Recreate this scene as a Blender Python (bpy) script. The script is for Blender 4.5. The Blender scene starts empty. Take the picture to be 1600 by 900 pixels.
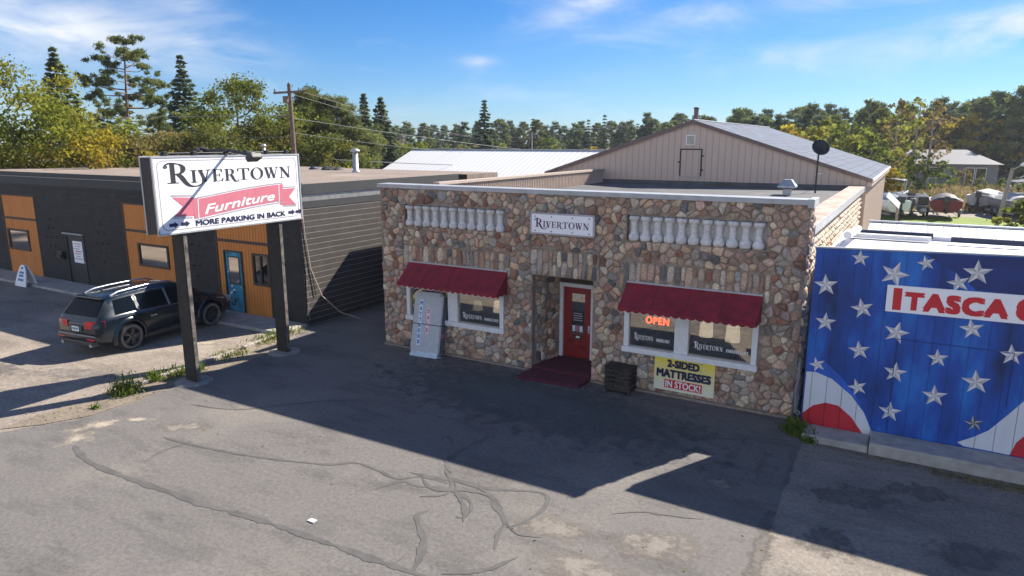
import bpy, bmesh, math, random
import numpy as np
from mathutils import Matrix, Vector, Euler

# ------------------------------------------------------------------ scene, camera, light
SC = bpy.context.scene
COL = SC.collection
PI = math.pi
rad = math.radians
cam_d = bpy.data.cameras.new('camera')
cam_d.sensor_width = 36.0
cam_d.lens = 36.0 * 1074.97 / 1600.0
cam_d.clip_start = 0.1
cam_d.clip_end = 6000.0
cam = bpy.data.objects.new('camera', cam_d)
COL.objects.link(cam)
cam.location = (0, 0, 6.2)
cam.rotation_euler = (rad(90 - 11.935), 0, rad(30.215))
SC.camera = cam

HAZE = 0.00028
SUN = Vector((2.83, 5.68, 4.98)).normalized()          # direction towards the sun
world = bpy.data.worlds.new('World')
SC.world = world
world.use_nodes = True
SKY_STRENGTH = 0.051
SUN_STRENGTH = 5.0
SC.view_settings.view_transform = 'Standard'
SC.view_settings.look = 'None'
SC.view_settings.gamma = 1.0
SC.view_settings.use_curve_mapping = False
SC.view_settings.exposure = 1.16
SC.cycles.use_denoising = True
try:
    SC.cycles.denoiser = 'OPENIMAGEDENOISE'
except Exception:
    pass
SC.cycles.max_bounces = 8
SC.cycles.transparent_max_bounces = 12


def build_world():
    nt = world.node_tree
    N = nt.nodes
    N.clear()
    L = nt.links.new
    def mth(op, a, b=None, clamp=False):
        n = N.new('ShaderNodeMath'); n.operation = op; n.use_clamp = clamp
        for k, v in enumerate((a, b)):
            if v is None: continue
            if isinstance(v, (int, float)): n.inputs[k].default_value = v
            else: L(v, n.inputs[k])
        return n.outputs[0]
    out = N.new('ShaderNodeOutputWorld')
    bg = N.new('ShaderNodeBackground')
    bg.inputs['Strength'].default_value = SKY_STRENGTH
    sky = N.new('ShaderNodeTexSky')
    sky.sky_type = 'NISHITA'
    sky.sun_disc = False
    sky.sun_elevation = math.asin(SUN.z)
    sky.sun_rotation = math.atan2(SUN.x, SUN.y)
    sky.altitude = 400
    sky.air_density = 1.0
    sky.dust_density = 0.2
    sky.ozone_density = 4.0
    tint = N.new('ShaderNodeVectorMath'); tint.operation = 'MULTIPLY'
    tint.inputs[1].default_value = (0.72, 0.90, 1.17)
    L(sky.outputs[0], tint.inputs[0])
    hs = N.new('ShaderNodeHueSaturation'); hs.inputs['Saturation'].default_value = 1.17
    L(tint.outputs[0], hs.inputs['Color'])
    tc = N.new('ShaderNodeTexCoord')
    sep = N.new('ShaderNodeSeparateXYZ')
    L(tc.outputs['Generated'], sep.inputs[0])
    az = mth('ARCTAN2', sep.outputs['X'], sep.outputs['Y'])
    el = mth('ARCSINE', sep.outputs['Z'])
    # wind-drawn cirrus: stretched noise over bearing and height, gathered in a few banks
    cmb = N.new('ShaderNodeCombineXYZ')
    L(az, cmb.inputs[0]); L(el, cmb.inputs[1])
    mp = N.new('ShaderNodeMapping')
    mp.inputs['Rotation'].default_value = (0, 0, rad(-12))
    mp.inputs['Scale'].default_value = (5.0, 17.0, 1.0)
    L(cmb.outputs[0], mp.inputs['Vector'])
    n1 = N.new('ShaderNodeTexNoise')
    n1.inputs['Scale'].default_value = 1.0
    n1.inputs['Detail'].default_value = 9
    n1.inputs['Roughness'].default_value = 0.6
    n1.inputs['Distortion'].default_value = 0.5
    L(mp.outputs[0], n1.inputs['Vector'])
    total = None
    for (a, e, wa, we, tilt, amp) in CLOUDS:
        da = mth('SUBTRACT', az, rad(a)); de = mth('SUBTRACT', el, rad(e))
        de2 = mth('SUBTRACT', de, mth('MULTIPLY', da, tilt))
        q = mth('ADD', mth('POWER', mth('DIVIDE', da, rad(wa)), 2.0), mth('POWER', mth('DIVIDE', de2, rad(we)), 2.0))
        g = mth('MULTIPLY', mth('POWER', 2.718, mth('MULTIPLY', q, -1.0)), amp)
        total = g if total is None else mth('ADD', total, g)
    nn = mth('MULTIPLY', mth('SUBTRACT', n1.outputs['Fac'], 0.34), 3.2, True)
    fac = mth('MULTIPLY', total, nn, True)
    veil = mth('MULTIPLY', mth('SUBTRACT', n1.outputs['Fac'], 0.52), 0.9, True)
    fac = mth('ADD', fac, veil, True)
    mix = N.new('ShaderNodeMix'); mix.data_type = 'RGBA'
    mix.inputs['B'].default_value = (8.3, 8.6, 9.1, 1)
    L(fac, mix.inputs['Factor'])
    L(hs.outputs[0], mix.inputs['A'])
    # unseen bright cloud bank behind the camera, added to fill the shaded front
    opp = mth('SUBTRACT', mth('MULTIPLY', sep.outputs['Y'], -0.92), mth('MULTIPLY', sep.outputs['X'], 0.40))
    deck = mth('MULTIPLY', mth('MULTIPLY', mth('ADD', opp, 0.12), 1.7, True), mth('POWER', mth('SUBTRACT', 1.0, mth('ABSOLUTE', sep.outputs['Z'])), 1.6))
    deck = mth('MULTIPLY', deck, mth('ADD', mth('MULTIPLY', n1.outputs['Fac'], 0.7), 0.45), True)
    mx2 = N.new('ShaderNodeMix'); mx2.data_type = 'RGBA'
    mx2.inputs['B'].default_value = FILL_DECK
    L(deck, mx2.inputs['Factor']); L(mix.outputs['Result'], mx2.inputs['A'])
    L(mx2.outputs['Result'], bg.inputs['Color'])
    L(bg.outputs[0], out.inputs[0])


FILL_DECK = (13.2, 13.6, 14.4, 1)  # colour of the added fill bank, out of view
# bearing and height in degrees, spread, tilt, density
CLOUDS = [(-65.5, 8.3, 9, 3.2, -.18, 1.0), (-56.5, 11.3, 3.6, 1.3, -.35, .8), (-51.5, 6.6, 3.8, 1.0, -.05, .8), (-22.5, 11.0, 4.0, 1.0, .30, .7),
          (4.5, 7.6, 5.5, 1.3, .12, 1.0), (-12, 9.6, 14, 1.1, .10, .4), (-2, 6.5, 16, 1.5, .06, .45), (-33, 6.3, 1.6, .4, 0, .6), (14, 14, 10, 3, .1, .8), (-90, 14, 12, 5, 0, .8)]
build_world()
sun_d = bpy.data.lights.new('sun', 'SUN')
sun_d.energy = SUN_STRENGTH
sun_d.angle = rad(0.55)
sun_d.color = (1.0, 0.93, 0.82)
sun = bpy.data.objects.new('sun', sun_d)
COL.objects.link(sun)
sun.rotation_euler = SUN.to_track_quat('Z', 'Y').to_euler()
sun.location = (20, 40, 60)

# ------------------------------------------------------------------ helpers
rnd = random.Random(7)


def srgb(r, g, b):
    f = lambda c: (c / 255 / 12.92) if c / 255 <= 0.04045 else ((c / 255 + 0.055) / 1.055) ** 2.4
    return (f(r), f(g), f(b), 1)


def new_mat(name):
    m = bpy.data.materials.new(name)
    m.use_nodes = True
    nt = m.node_tree
    return m, nt, nt.nodes, nt.links.new, nt.nodes['Principled BSDF']


def plain(name, col, rough=0.7, metal=0.0, vary=0.12, scale=6.0, bump=0.0, bscale=40.0, spec=None):
    """a base colour broken by a little soft noise, with optional fine bump"""
    m, nt, N, L, P = new_mat(name)
    c = tuple(col[:3])
    tc = N.new('ShaderNodeTexCoord')
    nz = N.new('ShaderNodeTexNoise')
    nz.inputs['Scale'].default_value = scale
    nz.inputs['Detail'].default_value = 6
    L(tc.outputs['Object'], nz.inputs['Vector'])
    mx = N.new('ShaderNodeMix'); mx.data_type = 'RGBA'
    mx.inputs['A'].default_value = tuple(max(0, v * (1 - vary)) for v in c) + (1,)
    mx.inputs['B'].default_value = tuple(min(1, v * (1 + vary)) for v in c) + (1,)
    rg = N.new('ShaderNodeMapRange')
    rg.inputs['From Min'].default_value = 0.3; rg.inputs['From Max'].default_value = 0.7
    L(nz.outputs['Fac'], rg.inputs['Value'])
    L(rg.outputs[0], mx.inputs['Factor'])
    L(mx.outputs['Result'], P.inputs['Base Color'])
    P.inputs['Roughness'].default_value = rough
    P.inputs['Metallic'].default_value = metal
    if spec is not None:
        P.inputs['Specular IOR Level'].default_value = spec
    if bump:
        n2 = N.new('ShaderNodeTexNoise')
        n2.inputs['Scale'].default_value = bscale
        n2.inputs['Detail'].default_value = 5
        L(tc.outputs['Object'], n2.inputs['Vector'])
        b = N.new('ShaderNodeBump')
        b.inputs['Strength'].default_value = bump
        b.inputs['Distance'].default_value = 0.02
        L(n2.outputs['Fac'], b.inputs['Height'])
        L(b.outputs[0], P.inputs['Normal'])
    return m


def emit(name, col, s):
    m, nt, N, L, P = new_mat(name)
    P.inputs['Base Color'].default_value = (*col[:3], 1)
    P.inputs['Emission Color'].default_value = (*col[:3], 1)
    P.inputs['Emission Strength'].default_value = s
    return m


class MB:
    """collects shapes; build() links them as ONE mesh object"""
    def __init__(self):
        self.v = []; self.f = []; self.m = []; self.c = []; self.sm = []

    def face(self, pts, mi=0, col=None, smooth=False):
        b = len(self.v)
        self.v += [tuple(p) for p in pts]
        self.f.append(list(range(b, b + len(pts))))
        self.m.append(mi); self.c.append(col); self.sm.append(smooth)

    def mesh(self, verts, faces, mi=0, col=None, smooth=False):
        b = len(self.v)
        self.v += [tuple(p) for p in verts]
        for f in faces:
            self.f.append([i + b for i in f])
            self.m.append(mi); self.c.append(col); self.sm.append(smooth)

    def box(self, x0, x1, y0, y1, z0, z1, mi=0, col=None, M=None):
        vs = [Vector((x, y, z)) for z in (z0, z1) for y in (y0, y1) for x in (x0, x1)]
        if M is not None:
            vs = [M @ p for p in vs]
        self.mesh(vs, [(0, 2, 3, 1), (4, 5, 7, 6), (0, 1, 5, 4), (2, 6, 7, 3), (0, 4, 6, 2), (1, 3, 7, 5)], mi, col)

    def bbox(self, x0, x1, y0, y1, z0, z1, b=0.01, mi=0, col=None, M=None):
        """box with chamfered edges"""
        bm = bmesh.new()
        bmesh.ops.create_cube(bm, size=1.0)
        for v in bm.verts:
            v.co = Vector(((x0 + x1) / 2 + v.co.x * (x1 - x0), (y0 + y1) / 2 + v.co.y * (y1 - y0), (z0 + z1) / 2 + v.co.z * (z1 - z0)))
        b = min(b, abs(x1 - x0) * .45, abs(y1 - y0) * .45, abs(z1 - z0) * .45)
        bmesh.ops.bevel(bm, geom=list(bm.edges), offset=b, segments=2, affect='EDGES', profile=0.6)
        self.bm(bm, mi, col, M)

    def bm(self, bm, mi=0, col=None, M=None, smooth=False):
        bm.verts.ensure_lookup_table()
        bm.verts.index_update()
        vs = [(M @ v.co) if M is not None else v.co.copy() for v in bm.verts]
        self.mesh(vs, [[v.index for v in f.verts] for f in bm.faces], mi, col, smooth)
        bm.free()

    def tube(self, pts, r, n=8, mi=0, cap=True, smooth=True):
        pts = [Vector(p) for p in pts]
        rs = r if isinstance(r, (list, tuple)) else [r] * len(pts)
        rings = []
        up = Vector((0, 0, 1))
        for i, p in enumerate(pts):
            d = (pts[min(i + 1, len(pts) - 1)] - pts[max(i - 1, 0)]).normalized()
            a = d.cross(up)
            if a.length < 1e-3:
                a = d.cross(Vector((1, 0, 0)))
            a.normalize()
            b = a.cross(d)
            rings.append([p + (a * math.cos(2 * PI * k / n) + b * math.sin(2 * PI * k / n)) * rs[i] for k in range(n)])
        vs = [q for rg in rings for q in rg]
        fs = []
        for i in range(len(pts) - 1):
            for k in range(n):
                k2 = (k + 1) % n
                fs.append((i * n + k, i * n + k2, (i + 1) * n + k2, (i + 1) * n + k))
        self.mesh(vs, fs, mi, None, smooth)
        if cap:
            self.face(rings[0][::-1], mi); self.face(rings[-1], mi)

    def lathe(self, prof, n=16, mi=0, M=None, smooth=True, ang=2 * PI, a0=0.0):
        full = abs(ang - 2 * PI) < 1e-6
        m = n if full else n + 1
        vs = []
        for (r, z) in prof:
            for k in range(m):
                a = a0 + ang * k / n
                p = Vector((r * math.cos(a), r * math.sin(a), z))
                vs.append(M @ p if M is not None else p)
        fs = []
        for i in range(len(prof) - 1):
            for k in range(n):
                k2 = (k + 1) % m
                fs.append((i * m + k, i * m + k2, (i + 1) * m + k2, (i + 1) * m + k))
        self.mesh(vs, fs, mi, None, smooth)

    def prism(self, poly, h, M=None, mi=0, col=None):
        """polygon in local xy extruded from z=0 to z=h"""
        n = len(poly)
        vs = [Vector((p[0], p[1], 0)) for p in poly] + [Vector((p[0], p[1], h)) for p in poly]
        if M is not None:
            vs = [M @ v for v in vs]
        fs = [tuple(range(n, 2 * n)), tuple(range(n - 1, -1, -1))]
        fs += [(i, (i + 1) % n, n + (i + 1) % n, n + i) for i in range(n)]
        self.mesh(vs, fs, mi, col)

    def build(self, name, mats, parent=None, loc=None):
        me = bpy.data.meshes.new(name)
        me.from_pydata(self.v, [], self.f)
        for m in (mats if isinstance(mats, (list, tuple)) else [mats]):
            me.materials.append(m)
        me.polygons.foreach_set('material_index', self.m)
        me.polygons.foreach_set('use_smooth', self.sm)
        if any(c is not None for c in self.c):
            at = me.color_attributes.new('Col', 'FLOAT_COLOR', 'CORNER')
            buf = []
            for f, c in zip(self.f, self.c):
                c = c or (0.5, 0.5, 0.5)
                buf += [c[0], c[1], c[2], 1.0] * len(f)
            at.data.foreach_set('color', buf)
        me.update()
        o = bpy.data.objects.new(name, me)
        COL.objects.link(o)
        if loc is not None:
            o.location = loc
        if parent is not None:
            o.parent = parent
        return o


def tag(o, label=None, cat=None, group=None, kind=None):
    if label: o['label'] = label
    if cat: o['category'] = cat
    if group: o['group'] = group
    if kind: o['kind'] = kind
    return o


def thing(name, label, cat, loc=(0, 0, 0), rz=0, group=None):
    o = bpy.data.objects.new(name, None)
    o.empty_display_size = 0.2
    COL.objects.link(o)
    o.location = loc
    o.rotation_euler = (0, 0, rz)
    return tag(o, label, cat, group)


def kids(o):
    return [c for c in ALLOBJ() if c.parent == o]


def ALLOBJ():
    return list(COL.objects)


def dup(root, loc, rz=0, s=1.0, label=None, group=None):
    r = root.copy(); COL.objects.link(r)
    r.location = loc; r.rotation_euler = (0, 0, rz)
    r.scale = (s, s, s) if not isinstance(s, tuple) else s
    if label: r['label'] = label
    if group: r['group'] = group
    for ch in list(root.children):
        c = ch.copy(); COL.objects.link(c); c.parent = r
        for g in list(ch.children):
            d = g.copy(); COL.objects.link(d); d.parent = c
    return r


def FM(origin, side='front'):
    """frame for flat work: local x right, local y up, local z out of the wall"""
    if side == 'front':       # wall facing -Y
        R = Matrix(((1, 0, 0), (0, 0, -1), (0, 1, 0)))
    elif side == 'right':     # wall facing +X
        R = Matrix(((0, 0, 1), (1, 0, 0), (0, 1, 0)))
    elif side == 'back':
        R = Matrix(((-1, 0, 0), (0, 0, 1), (0, 1, 0)))
    elif side == 'left':
        R = Matrix(((0, 0, -1), (-1, 0, 0), (0, 1, 0)))
    return Matrix.Translation(Vector(origin)) @ R.to_4x4()


def text_data(body, size=1.0, bold=0.0, shear=0.0, align='LEFT', ext=0.0, spacing=1.0, res=3):
    cu = bpy.data.curves.new('lettering', 'FONT')
    cu.body = body; cu.size = size; cu.offset = bold; cu.shear = shear
    cu.align_x = align; cu.extrude = ext; cu.space_character = spacing; cu.resolution_u = res
    ob = bpy.data.objects.new('lettering', cu)
    COL.objects.link(ob)
    dg = bpy.context.evaluated_depsgraph_get()
    me = bpy.data.meshes.new_from_object(ob.evaluated_get(dg))
    COL.objects.unlink(ob)
    bpy.data.objects.remove(ob); bpy.data.curves.remove(cu)
    vs = [v.co.copy() for v in me.vertices]
    fs = [list(p.vertices) for p in me.polygons]
    bpy.data.meshes.remove(me)
    return vs, fs


def fit_text(mb, M, body, x0, x1, y0, y1, bold=0.0, shear=0.0, warp=None, mi=0, z=0.004, spacing=1.0):
    """lettering stretched to fill the rectangle x0..x1, y0..y1 of frame M"""
    vs, fs = text_data(body, 1.0, 0.0, shear, spacing=spacing)
    ax = min(v.x for v in vs); bx = max(v.x for v in vs)
    ay = min(v.y for v in vs); by = max(v.y for v in vs)
    # heavier weight: the same letters laid a hair apart on top of each other
    f = bold * 1.25 * (y1 - y0) / (by - ay)
    offs = [(0, 0)] if not bold else [(-f, -f), (f, -f), (-f, f), (f, f), (0, f), (0, -f), (0, 0)]
    x0, x1, y0, y1 = x0 + f, x1 - f, y0 + f, y1 - f
    for k, (ox, oy) in enumerate(offs):
        out = []
        for v in vs:
            x = x0 + (v.x - ax) / (bx - ax) * (x1 - x0) + ox
            y = y0 + (v.y - ay) / (by - ay) * (y1 - y0) + oy
            if warp:
                y += warp(x)
            out.append(M @ Vector((x, y, z + k * 0.00025)))
        mb.mesh(out, fs, mi)


# ------------------------------------------------------------------ old-style serif capitals drawn as strokes
def band(pts, ws):
    """polyline with a width at each point -> list of quads"""
    out = []
    L_, R_ = [], []
    for i, p in enumerate(pts):
        a = pts[max(0, i - 1)]; b = pts[min(len(pts) - 1, i + 1)]
        d = Vector((b[0] - a[0], b[1] - a[1], 0))
        d.normalize()
        n = Vector((-d.y, d.x, 0))
        w = ws[i] / 2
        L_.append((p[0] + n.x * w, p[1] + n.y * w)); R_.append((p[0] - n.x * w, p[1] - n.y * w))
    for i in range(len(pts) - 1):
        out.append([R_[i], R_[i + 1], L_[i + 1], L_[i]])
    return out


def bez(p0, p1, p2, p3, n=12):
    r = []
    for i in range(n + 1):
        t = i / n; s = 1 - t
        r.append((s**3 * p0[0] + 3 * s * s * t * p1[0] + 3 * s * t * t * p2[0] + t**3 * p3[0],
                  s**3 * p0[1] + 3 * s * s * t * p1[1] + 3 * s * t * t * p2[1] + t**3 * p3[1]))
    return r


def rect(x0, y0, x1, y1):
    return [[(x0, y0), (x1, y0), (x1, y1), (x0, y1)]]


def ring(cx, cy, rx, ry, tx, ty, a0=0, a1=2 * PI, n=28):
    q = []
    for i in range(n):
        a = a0 + (a1 - a0) * i / n; b = a0 + (a1 - a0) * (i + 1) / n
        o1 = (cx + rx * math.cos(a), cy + ry * math.sin(a)); o2 = (cx + rx * math.cos(b), cy + ry * math.sin(b))
        i1 = (cx + (rx - tx) * math.cos(a), cy + (ry - ty) * math.sin(a)); i2 = (cx + (rx - tx) * math.cos(b), cy + (ry - ty) * math.sin(b))
        q.append([i1, o1, o2, i2])
    return q


def glyph(ch):
    S, T = 0.17, 0.05     # thick, thin
    if ch == 'I':
        return rect(.12, 0, .12 + S, 1) + rect(0, 0, .41, T) + rect(0, 1 - T, .41, 1), .41
    if ch == 'T':
        return (rect(.35, 0, .35 + S, 1) + rect(.22, 0, .65, T) + rect(.02, 1 - T, .85, 1) +
                [[(.0, .74), (.05, .74), (.12, .96), (.0, .98)], [(.82, .74), (.87, .74), (.87, .98), (.75, .96)]]), .87
    if ch == 'E':
        return (rect(.1, 0, .1 + S, 1) + rect(0, 0, .68, T) + rect(0, 1 - T, .66, 1) + rect(.2, .49, .5, .49 + T) +
                rect(.46, .38, .52, .64) + [[(.70, .0), (.74, .27), (.69, .27), (.58, .03)], [(.66, .99), (.69, .74), (.64, .74), (.54, .97)]]), .74
    if ch == 'R':
        q = rect(.1, 0, .1 + S, 1) + rect(0, 0, .38, T) + rect(0, 1 - T, .36, 1) + rect(.2, .46, .4, .46 + T)
        q += ring(.38, .735, .3, .265, .17, .05, -PI / 2, PI / 2, 14)
        leg = bez((.40, .5), (.60, .44), (.58, -.14), (.88, -.08), 12)
        q += band(leg, [.10, .14, .16, .17, .17, .17, .16, .15, .14, .12, .10, .08, .05])
        q += ring(.92, -.02, .085, .085, .05, .05, -2.0, 2.2, 10)
        return q, .82
    if ch == 'V':
        return (band([(.13, .98), (.42, .02)], [.19, .19]) + band([(.40, .02), (.66, .98)], [.06, .06]) +
                rect(0, 1 - T, .34, 1) + rect(.52, 1 - T, .82, 1)), .80
    if ch == 'W':
        return (band([(.13, .98), (.36, .02)], [.18, .18]) + band([(.35, .02), (.58, .98)], [.055, .055]) +
                band([(.50, .98), (.76, .02)], [.18, .18]) + band([(.75, .02), (.99, .98)], [.055, .055]) +
                rect(0, 1 - T, .30, 1) + rect(.36, 1 - T, .66, 1) + rect(.86, 1 - T, 1.12, 1)), 1.10
    if ch == 'N':
        return (rect(.14, 0, .20, 1) + rect(.72, 0, .78, 1) + band([(.15, .98), (.75, .02)], [.19, .19]) +
                rect(0, 1 - T, .24, 1) + rect(.02, 0, .34, T) + rect(.60, 1 - T, .92, 1)), .92
    if ch == 'O':
        return ring(.47, .5, .47, .53, .19, .05, 0, 2 * PI, 32), .94
    if ch == 'BIGR':
        q = rect(.24, 0, .24 + .19, 1.0) + rect(.10, 0, .56, .05)
        q += band(bez((.52, 1.0), (.30, 1.08), (.05, 1.04), (.02, .86), 12), [.06, .07, .08, .08, .08, .08, .08, .08, .07, .06, .06, .05, .05])
        q += ring(.07, .86, .085, .085, .06, .06, 0, 2 * PI, 14)
        q += ring(.52, .74, .34, .29, .19, .06, -PI / 2, PI / 2, 16) + rect(.40, .44, .55, .50)
        q += band(bez((.48, .47), (.78, .40), (.74, -.22), (1.20, -.20), 16), [.10, .14, .17, .19, .20, .20, .20, .20, .19, .18, .17, .16, .14, .12, .10, .08, .06])
        q += band(bez((1.20, -.20), (1.46, -.19), (1.62, .02), (1.50, .16), 10), [.06, .06, .06, .06, .06, .06, .06, .06, .05, .05, .04])
        return q, .94
    return [], .4


def serif_word(mb, M, x0, x1, y0, cap, small, mi=0, z=0.004, word='IVERTOWN', big=True, gap=0.08):
    """RIVERTOWN with a swash capital R, fitted to x0..x1"""
    items = []
    pen = 0.0
    if big:
        q, w = glyph('BIGR'); items.append((q, pen, cap)); pen += (w + .10) * cap
    for ch in word:
        q, w = glyph(ch); items.append((q, pen, small)); pen += (w + gap) * small
    sx = (x1 - x0) / (pen - gap * small)
    k = 0
    for q, px, s in items:
        for poly in q:
            k += 1
            zz = z + (k % 40) * 0.00012
            mb.face([M @ Vector((x0 + (px + p[0] * s) * sx, y0 + p[1] * s, zz)) for p in poly], mi)



# ------------------------------------------------------------------ materials
def asphalt_mat(name, base, tan, speck=0.35, tanpos=(0.52, 0.78), stain=(0.35, 0.5)):
    m, nt, N, L, P = new_mat(name)
    tc = N.new('ShaderNodeTexCoord')
    big = N.new('ShaderNodeTexNoise'); big.inputs['Scale'].default_value = 0.33; big.inputs['Detail'].default_value = 7; big.inputs['Roughness'].default_value = 0.62
    L(tc.outputs['Object'], big.inputs['Vector'])
    r = N.new('ShaderNodeMapRange'); r.inputs['From Min'].default_value = tanpos[0]; r.inputs['From Max'].default_value = tanpos[1]
    L(big.outputs['Fac'], r.inputs['Value'])
    m1 = N.new('ShaderNodeMix'); m1.data_type = 'RGBA'
    m1.inputs['A'].default_value = (*base, 1); m1.inputs['B'].default_value = (*tan, 1)
    L(r.outputs[0], m1.inputs['Factor'])
    # darker oily areas
    mid = N.new('ShaderNodeTexNoise'); mid.inputs['Scale'].default_value = 0.9; mid.inputs['Detail'].default_value = 8; mid.inputs['Roughness'].default_value = 0.7
    mpp = N.new('ShaderNodeMapping'); mpp.inputs['Location'].default_value = (7, 3, 0); mpp.inputs['Scale'].default_value = (0.5, 1.3, 1)
    L(tc.outputs['Object'], mpp.inputs['Vector']); L(mpp.outputs[0], mid.inputs['Vector'])
    r2 = N.new('ShaderNodeMapRange'); r2.inputs['From Min'].default_value = stain[0]; r2.inputs['From Max'].default_value = stain[1]
    r2.inputs['To Min'].default_value = 0.72; r2.inputs['To Max'].default_value = 1.0
    L(mid.outputs['Fac'], r2.inputs['Value'])
    # aggregate grains
    fine = N.new('ShaderNodeTexNoise'); fine.inputs['Scale'].default_value = 13; fine.inputs['Detail'].default_value = 6; fine.inputs['Roughness'].default_value = 0.95
    L(tc.outputs['Object'], fine.inputs['Vector'])
    r3 = N.new('ShaderNodeMapRange'); r3.inputs['From Min'].default_value = 0.3; r3.inputs['From Max'].default_value = 0.7
    r3.inputs['To Min'].default_value = 1 - speck; r3.inputs['To Max'].default_value = 1 + speck
    L(fine.outputs['Fac'], r3.inputs['Value'])
    mu = N.new('ShaderNodeMath'); mu.operation = 'MULTIPLY'
    L(r2.outputs[0], mu.inputs[0]); L(r3.outputs[0], mu.inputs[1])
    vm = N.new('ShaderNodeVectorMath'); vm.operation = 'SCALE'
    L(m1.outputs['Result'], vm.inputs[0]); L(mu.outputs[0], vm.inputs['Scale'])
    L(vm.outputs[0], P.inputs['Base Color'])
    P.inputs['Roughness'].default_value = 0.88
    P.inputs['Specular IOR Level'].default_value = 0.3
    b = N.new('ShaderNodeBump'); b.inputs['Strength'].default_value = 0.55; b.inputs['Distance'].default_value = 0.01
    L(fine.outputs['Fac'], b.inputs['Height']); L(b.outputs[0], P.inputs['Normal'])
    return m


def attr_mat(name, rough=0.8, noise=0.25, nscale=14.0, bump=0.3, bscale=30.0, gain=1.0, spec=0.4):
    """colour comes from the mesh's own per-piece colour, broken by noise"""
    m, nt, N, L, P = new_mat(name)
    at = N.new('ShaderNodeVertexColor'); at.layer_name = 'Col'
    tc = N.new('ShaderNodeTexCoord')
    nz = N.new('ShaderNodeTexNoise'); nz.inputs['Scale'].default_value = nscale; nz.inputs['Detail'].default_value = 6; nz.inputs['Roughness'].default_value = 0.7
    L(tc.outputs['Object'], nz.inputs['Vector'])
    r = N.new('ShaderNodeMapRange'); r.inputs['From Min'].default_value = 0.3; r.inputs['From Max'].default_value = 0.7
    r.inputs['To Min'].default_value = gain * (1 - noise); r.inputs['To Max'].default_value = gain * (1 + noise)
    L(nz.outputs['Fac'], r.inputs['Value'])
    vm = N.new('ShaderNodeVectorMath'); vm.operation = 'SCALE'
    L(at.outputs['Color'], vm.inputs[0]); L(r.outputs[0], vm.inputs['Scale'])
    L(vm.outputs[0], P.inputs['Base Color'])
    P.inputs['Roughness'].default_value = rough
    P.inputs['Specular IOR Level'].default_value = spec
    if bump:
        n2 = N.new('ShaderNodeTexNoise'); n2.inputs['Scale'].default_value = bscale; n2.inputs['Detail'].default_value = 6
        L(tc.outputs['Object'], n2.inputs['Vector'])
        b = N.new('ShaderNodeBump'); b.inputs['Strength'].default_value = bump; b.inputs['Distance'].default_value = 0.02
        L(n2.outputs['Fac'], b.inputs['Height']); L(b.outputs[0], P.inputs['Normal'])
    return m


def block_mat(name, c1, c2, mortar, bw=0.4, bh=0.2, msize=0.008, axis='x', patchy=0.0):
    """painted concrete block: running bond with slim joints"""
    m, nt, N, L, P = new_mat(name)
    tc = N.new('ShaderNodeTexCoord')
    sp = N.new('ShaderNodeSeparateXYZ'); L(tc.outputs['Object'], sp.inputs[0])
    cb = N.new('ShaderNodeCombineXYZ')
    L(sp.outputs['X' if axis == 'x' else 'Y'], cb.inputs[0]); L(sp.outputs['Z'], cb.inputs[1])
    br = N.new('ShaderNodeTexBrick')
    br.inputs['Scale'].default_value = 1.0
    br.inputs['Brick Width'].default_value = bw; br.inputs['Row Height'].default_value = bh
    br.inputs['Mortar Size'].default_value = msize; br.inputs['Mortar Smooth'].default_value = 0.3
    br.inputs['Color1'].default_value = (*c1, 1); br.inputs['Color2'].default_value = (*c2, 1); br.inputs['Mortar'].default_value = (*mortar, 1)
    L(cb.outputs[0], br.inputs['Vector'])
    nz = N.new('ShaderNodeTexNoise'); nz.inputs['Scale'].default_value = 2.2; nz.inputs['Detail'].default_value = 7; nz.inputs['Roughness'].default_value = 0.7
    L(tc.outputs['Object'], nz.inputs['Vector'])
    r = N.new('ShaderNodeMapRange'); r.inputs['From Min'].default_value = 0.3; r.inputs['From Max'].default_value = 0.7
    r.inputs['To Min'].default_value = 0.78; r.inputs['To Max'].default_value = 1.2
    L(nz.outputs['Fac'], r.inputs['Value'])
    vm = N.new('ShaderNodeVectorMath'); vm.operation = 'SCALE'
    L(br.outputs['Color'], vm.inputs[0]); L(r.outputs[0], vm.inputs['Scale'])
    L(vm.outputs[0], P.inputs['Base Color'])
    P.inputs['Roughness'].default_value = 0.75
    P.inputs['Specular IOR Level'].default_value = 0.3
    b = N.new('ShaderNodeBump'); b.inputs['Strength'].default_value = 0.7; b.inputs['Distance'].default_value = 0.015; b.invert = True
    L(br.outputs['Fac'], b.inputs['Height']); L(b.outputs[0], P.inputs['Normal'])
    return m


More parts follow.
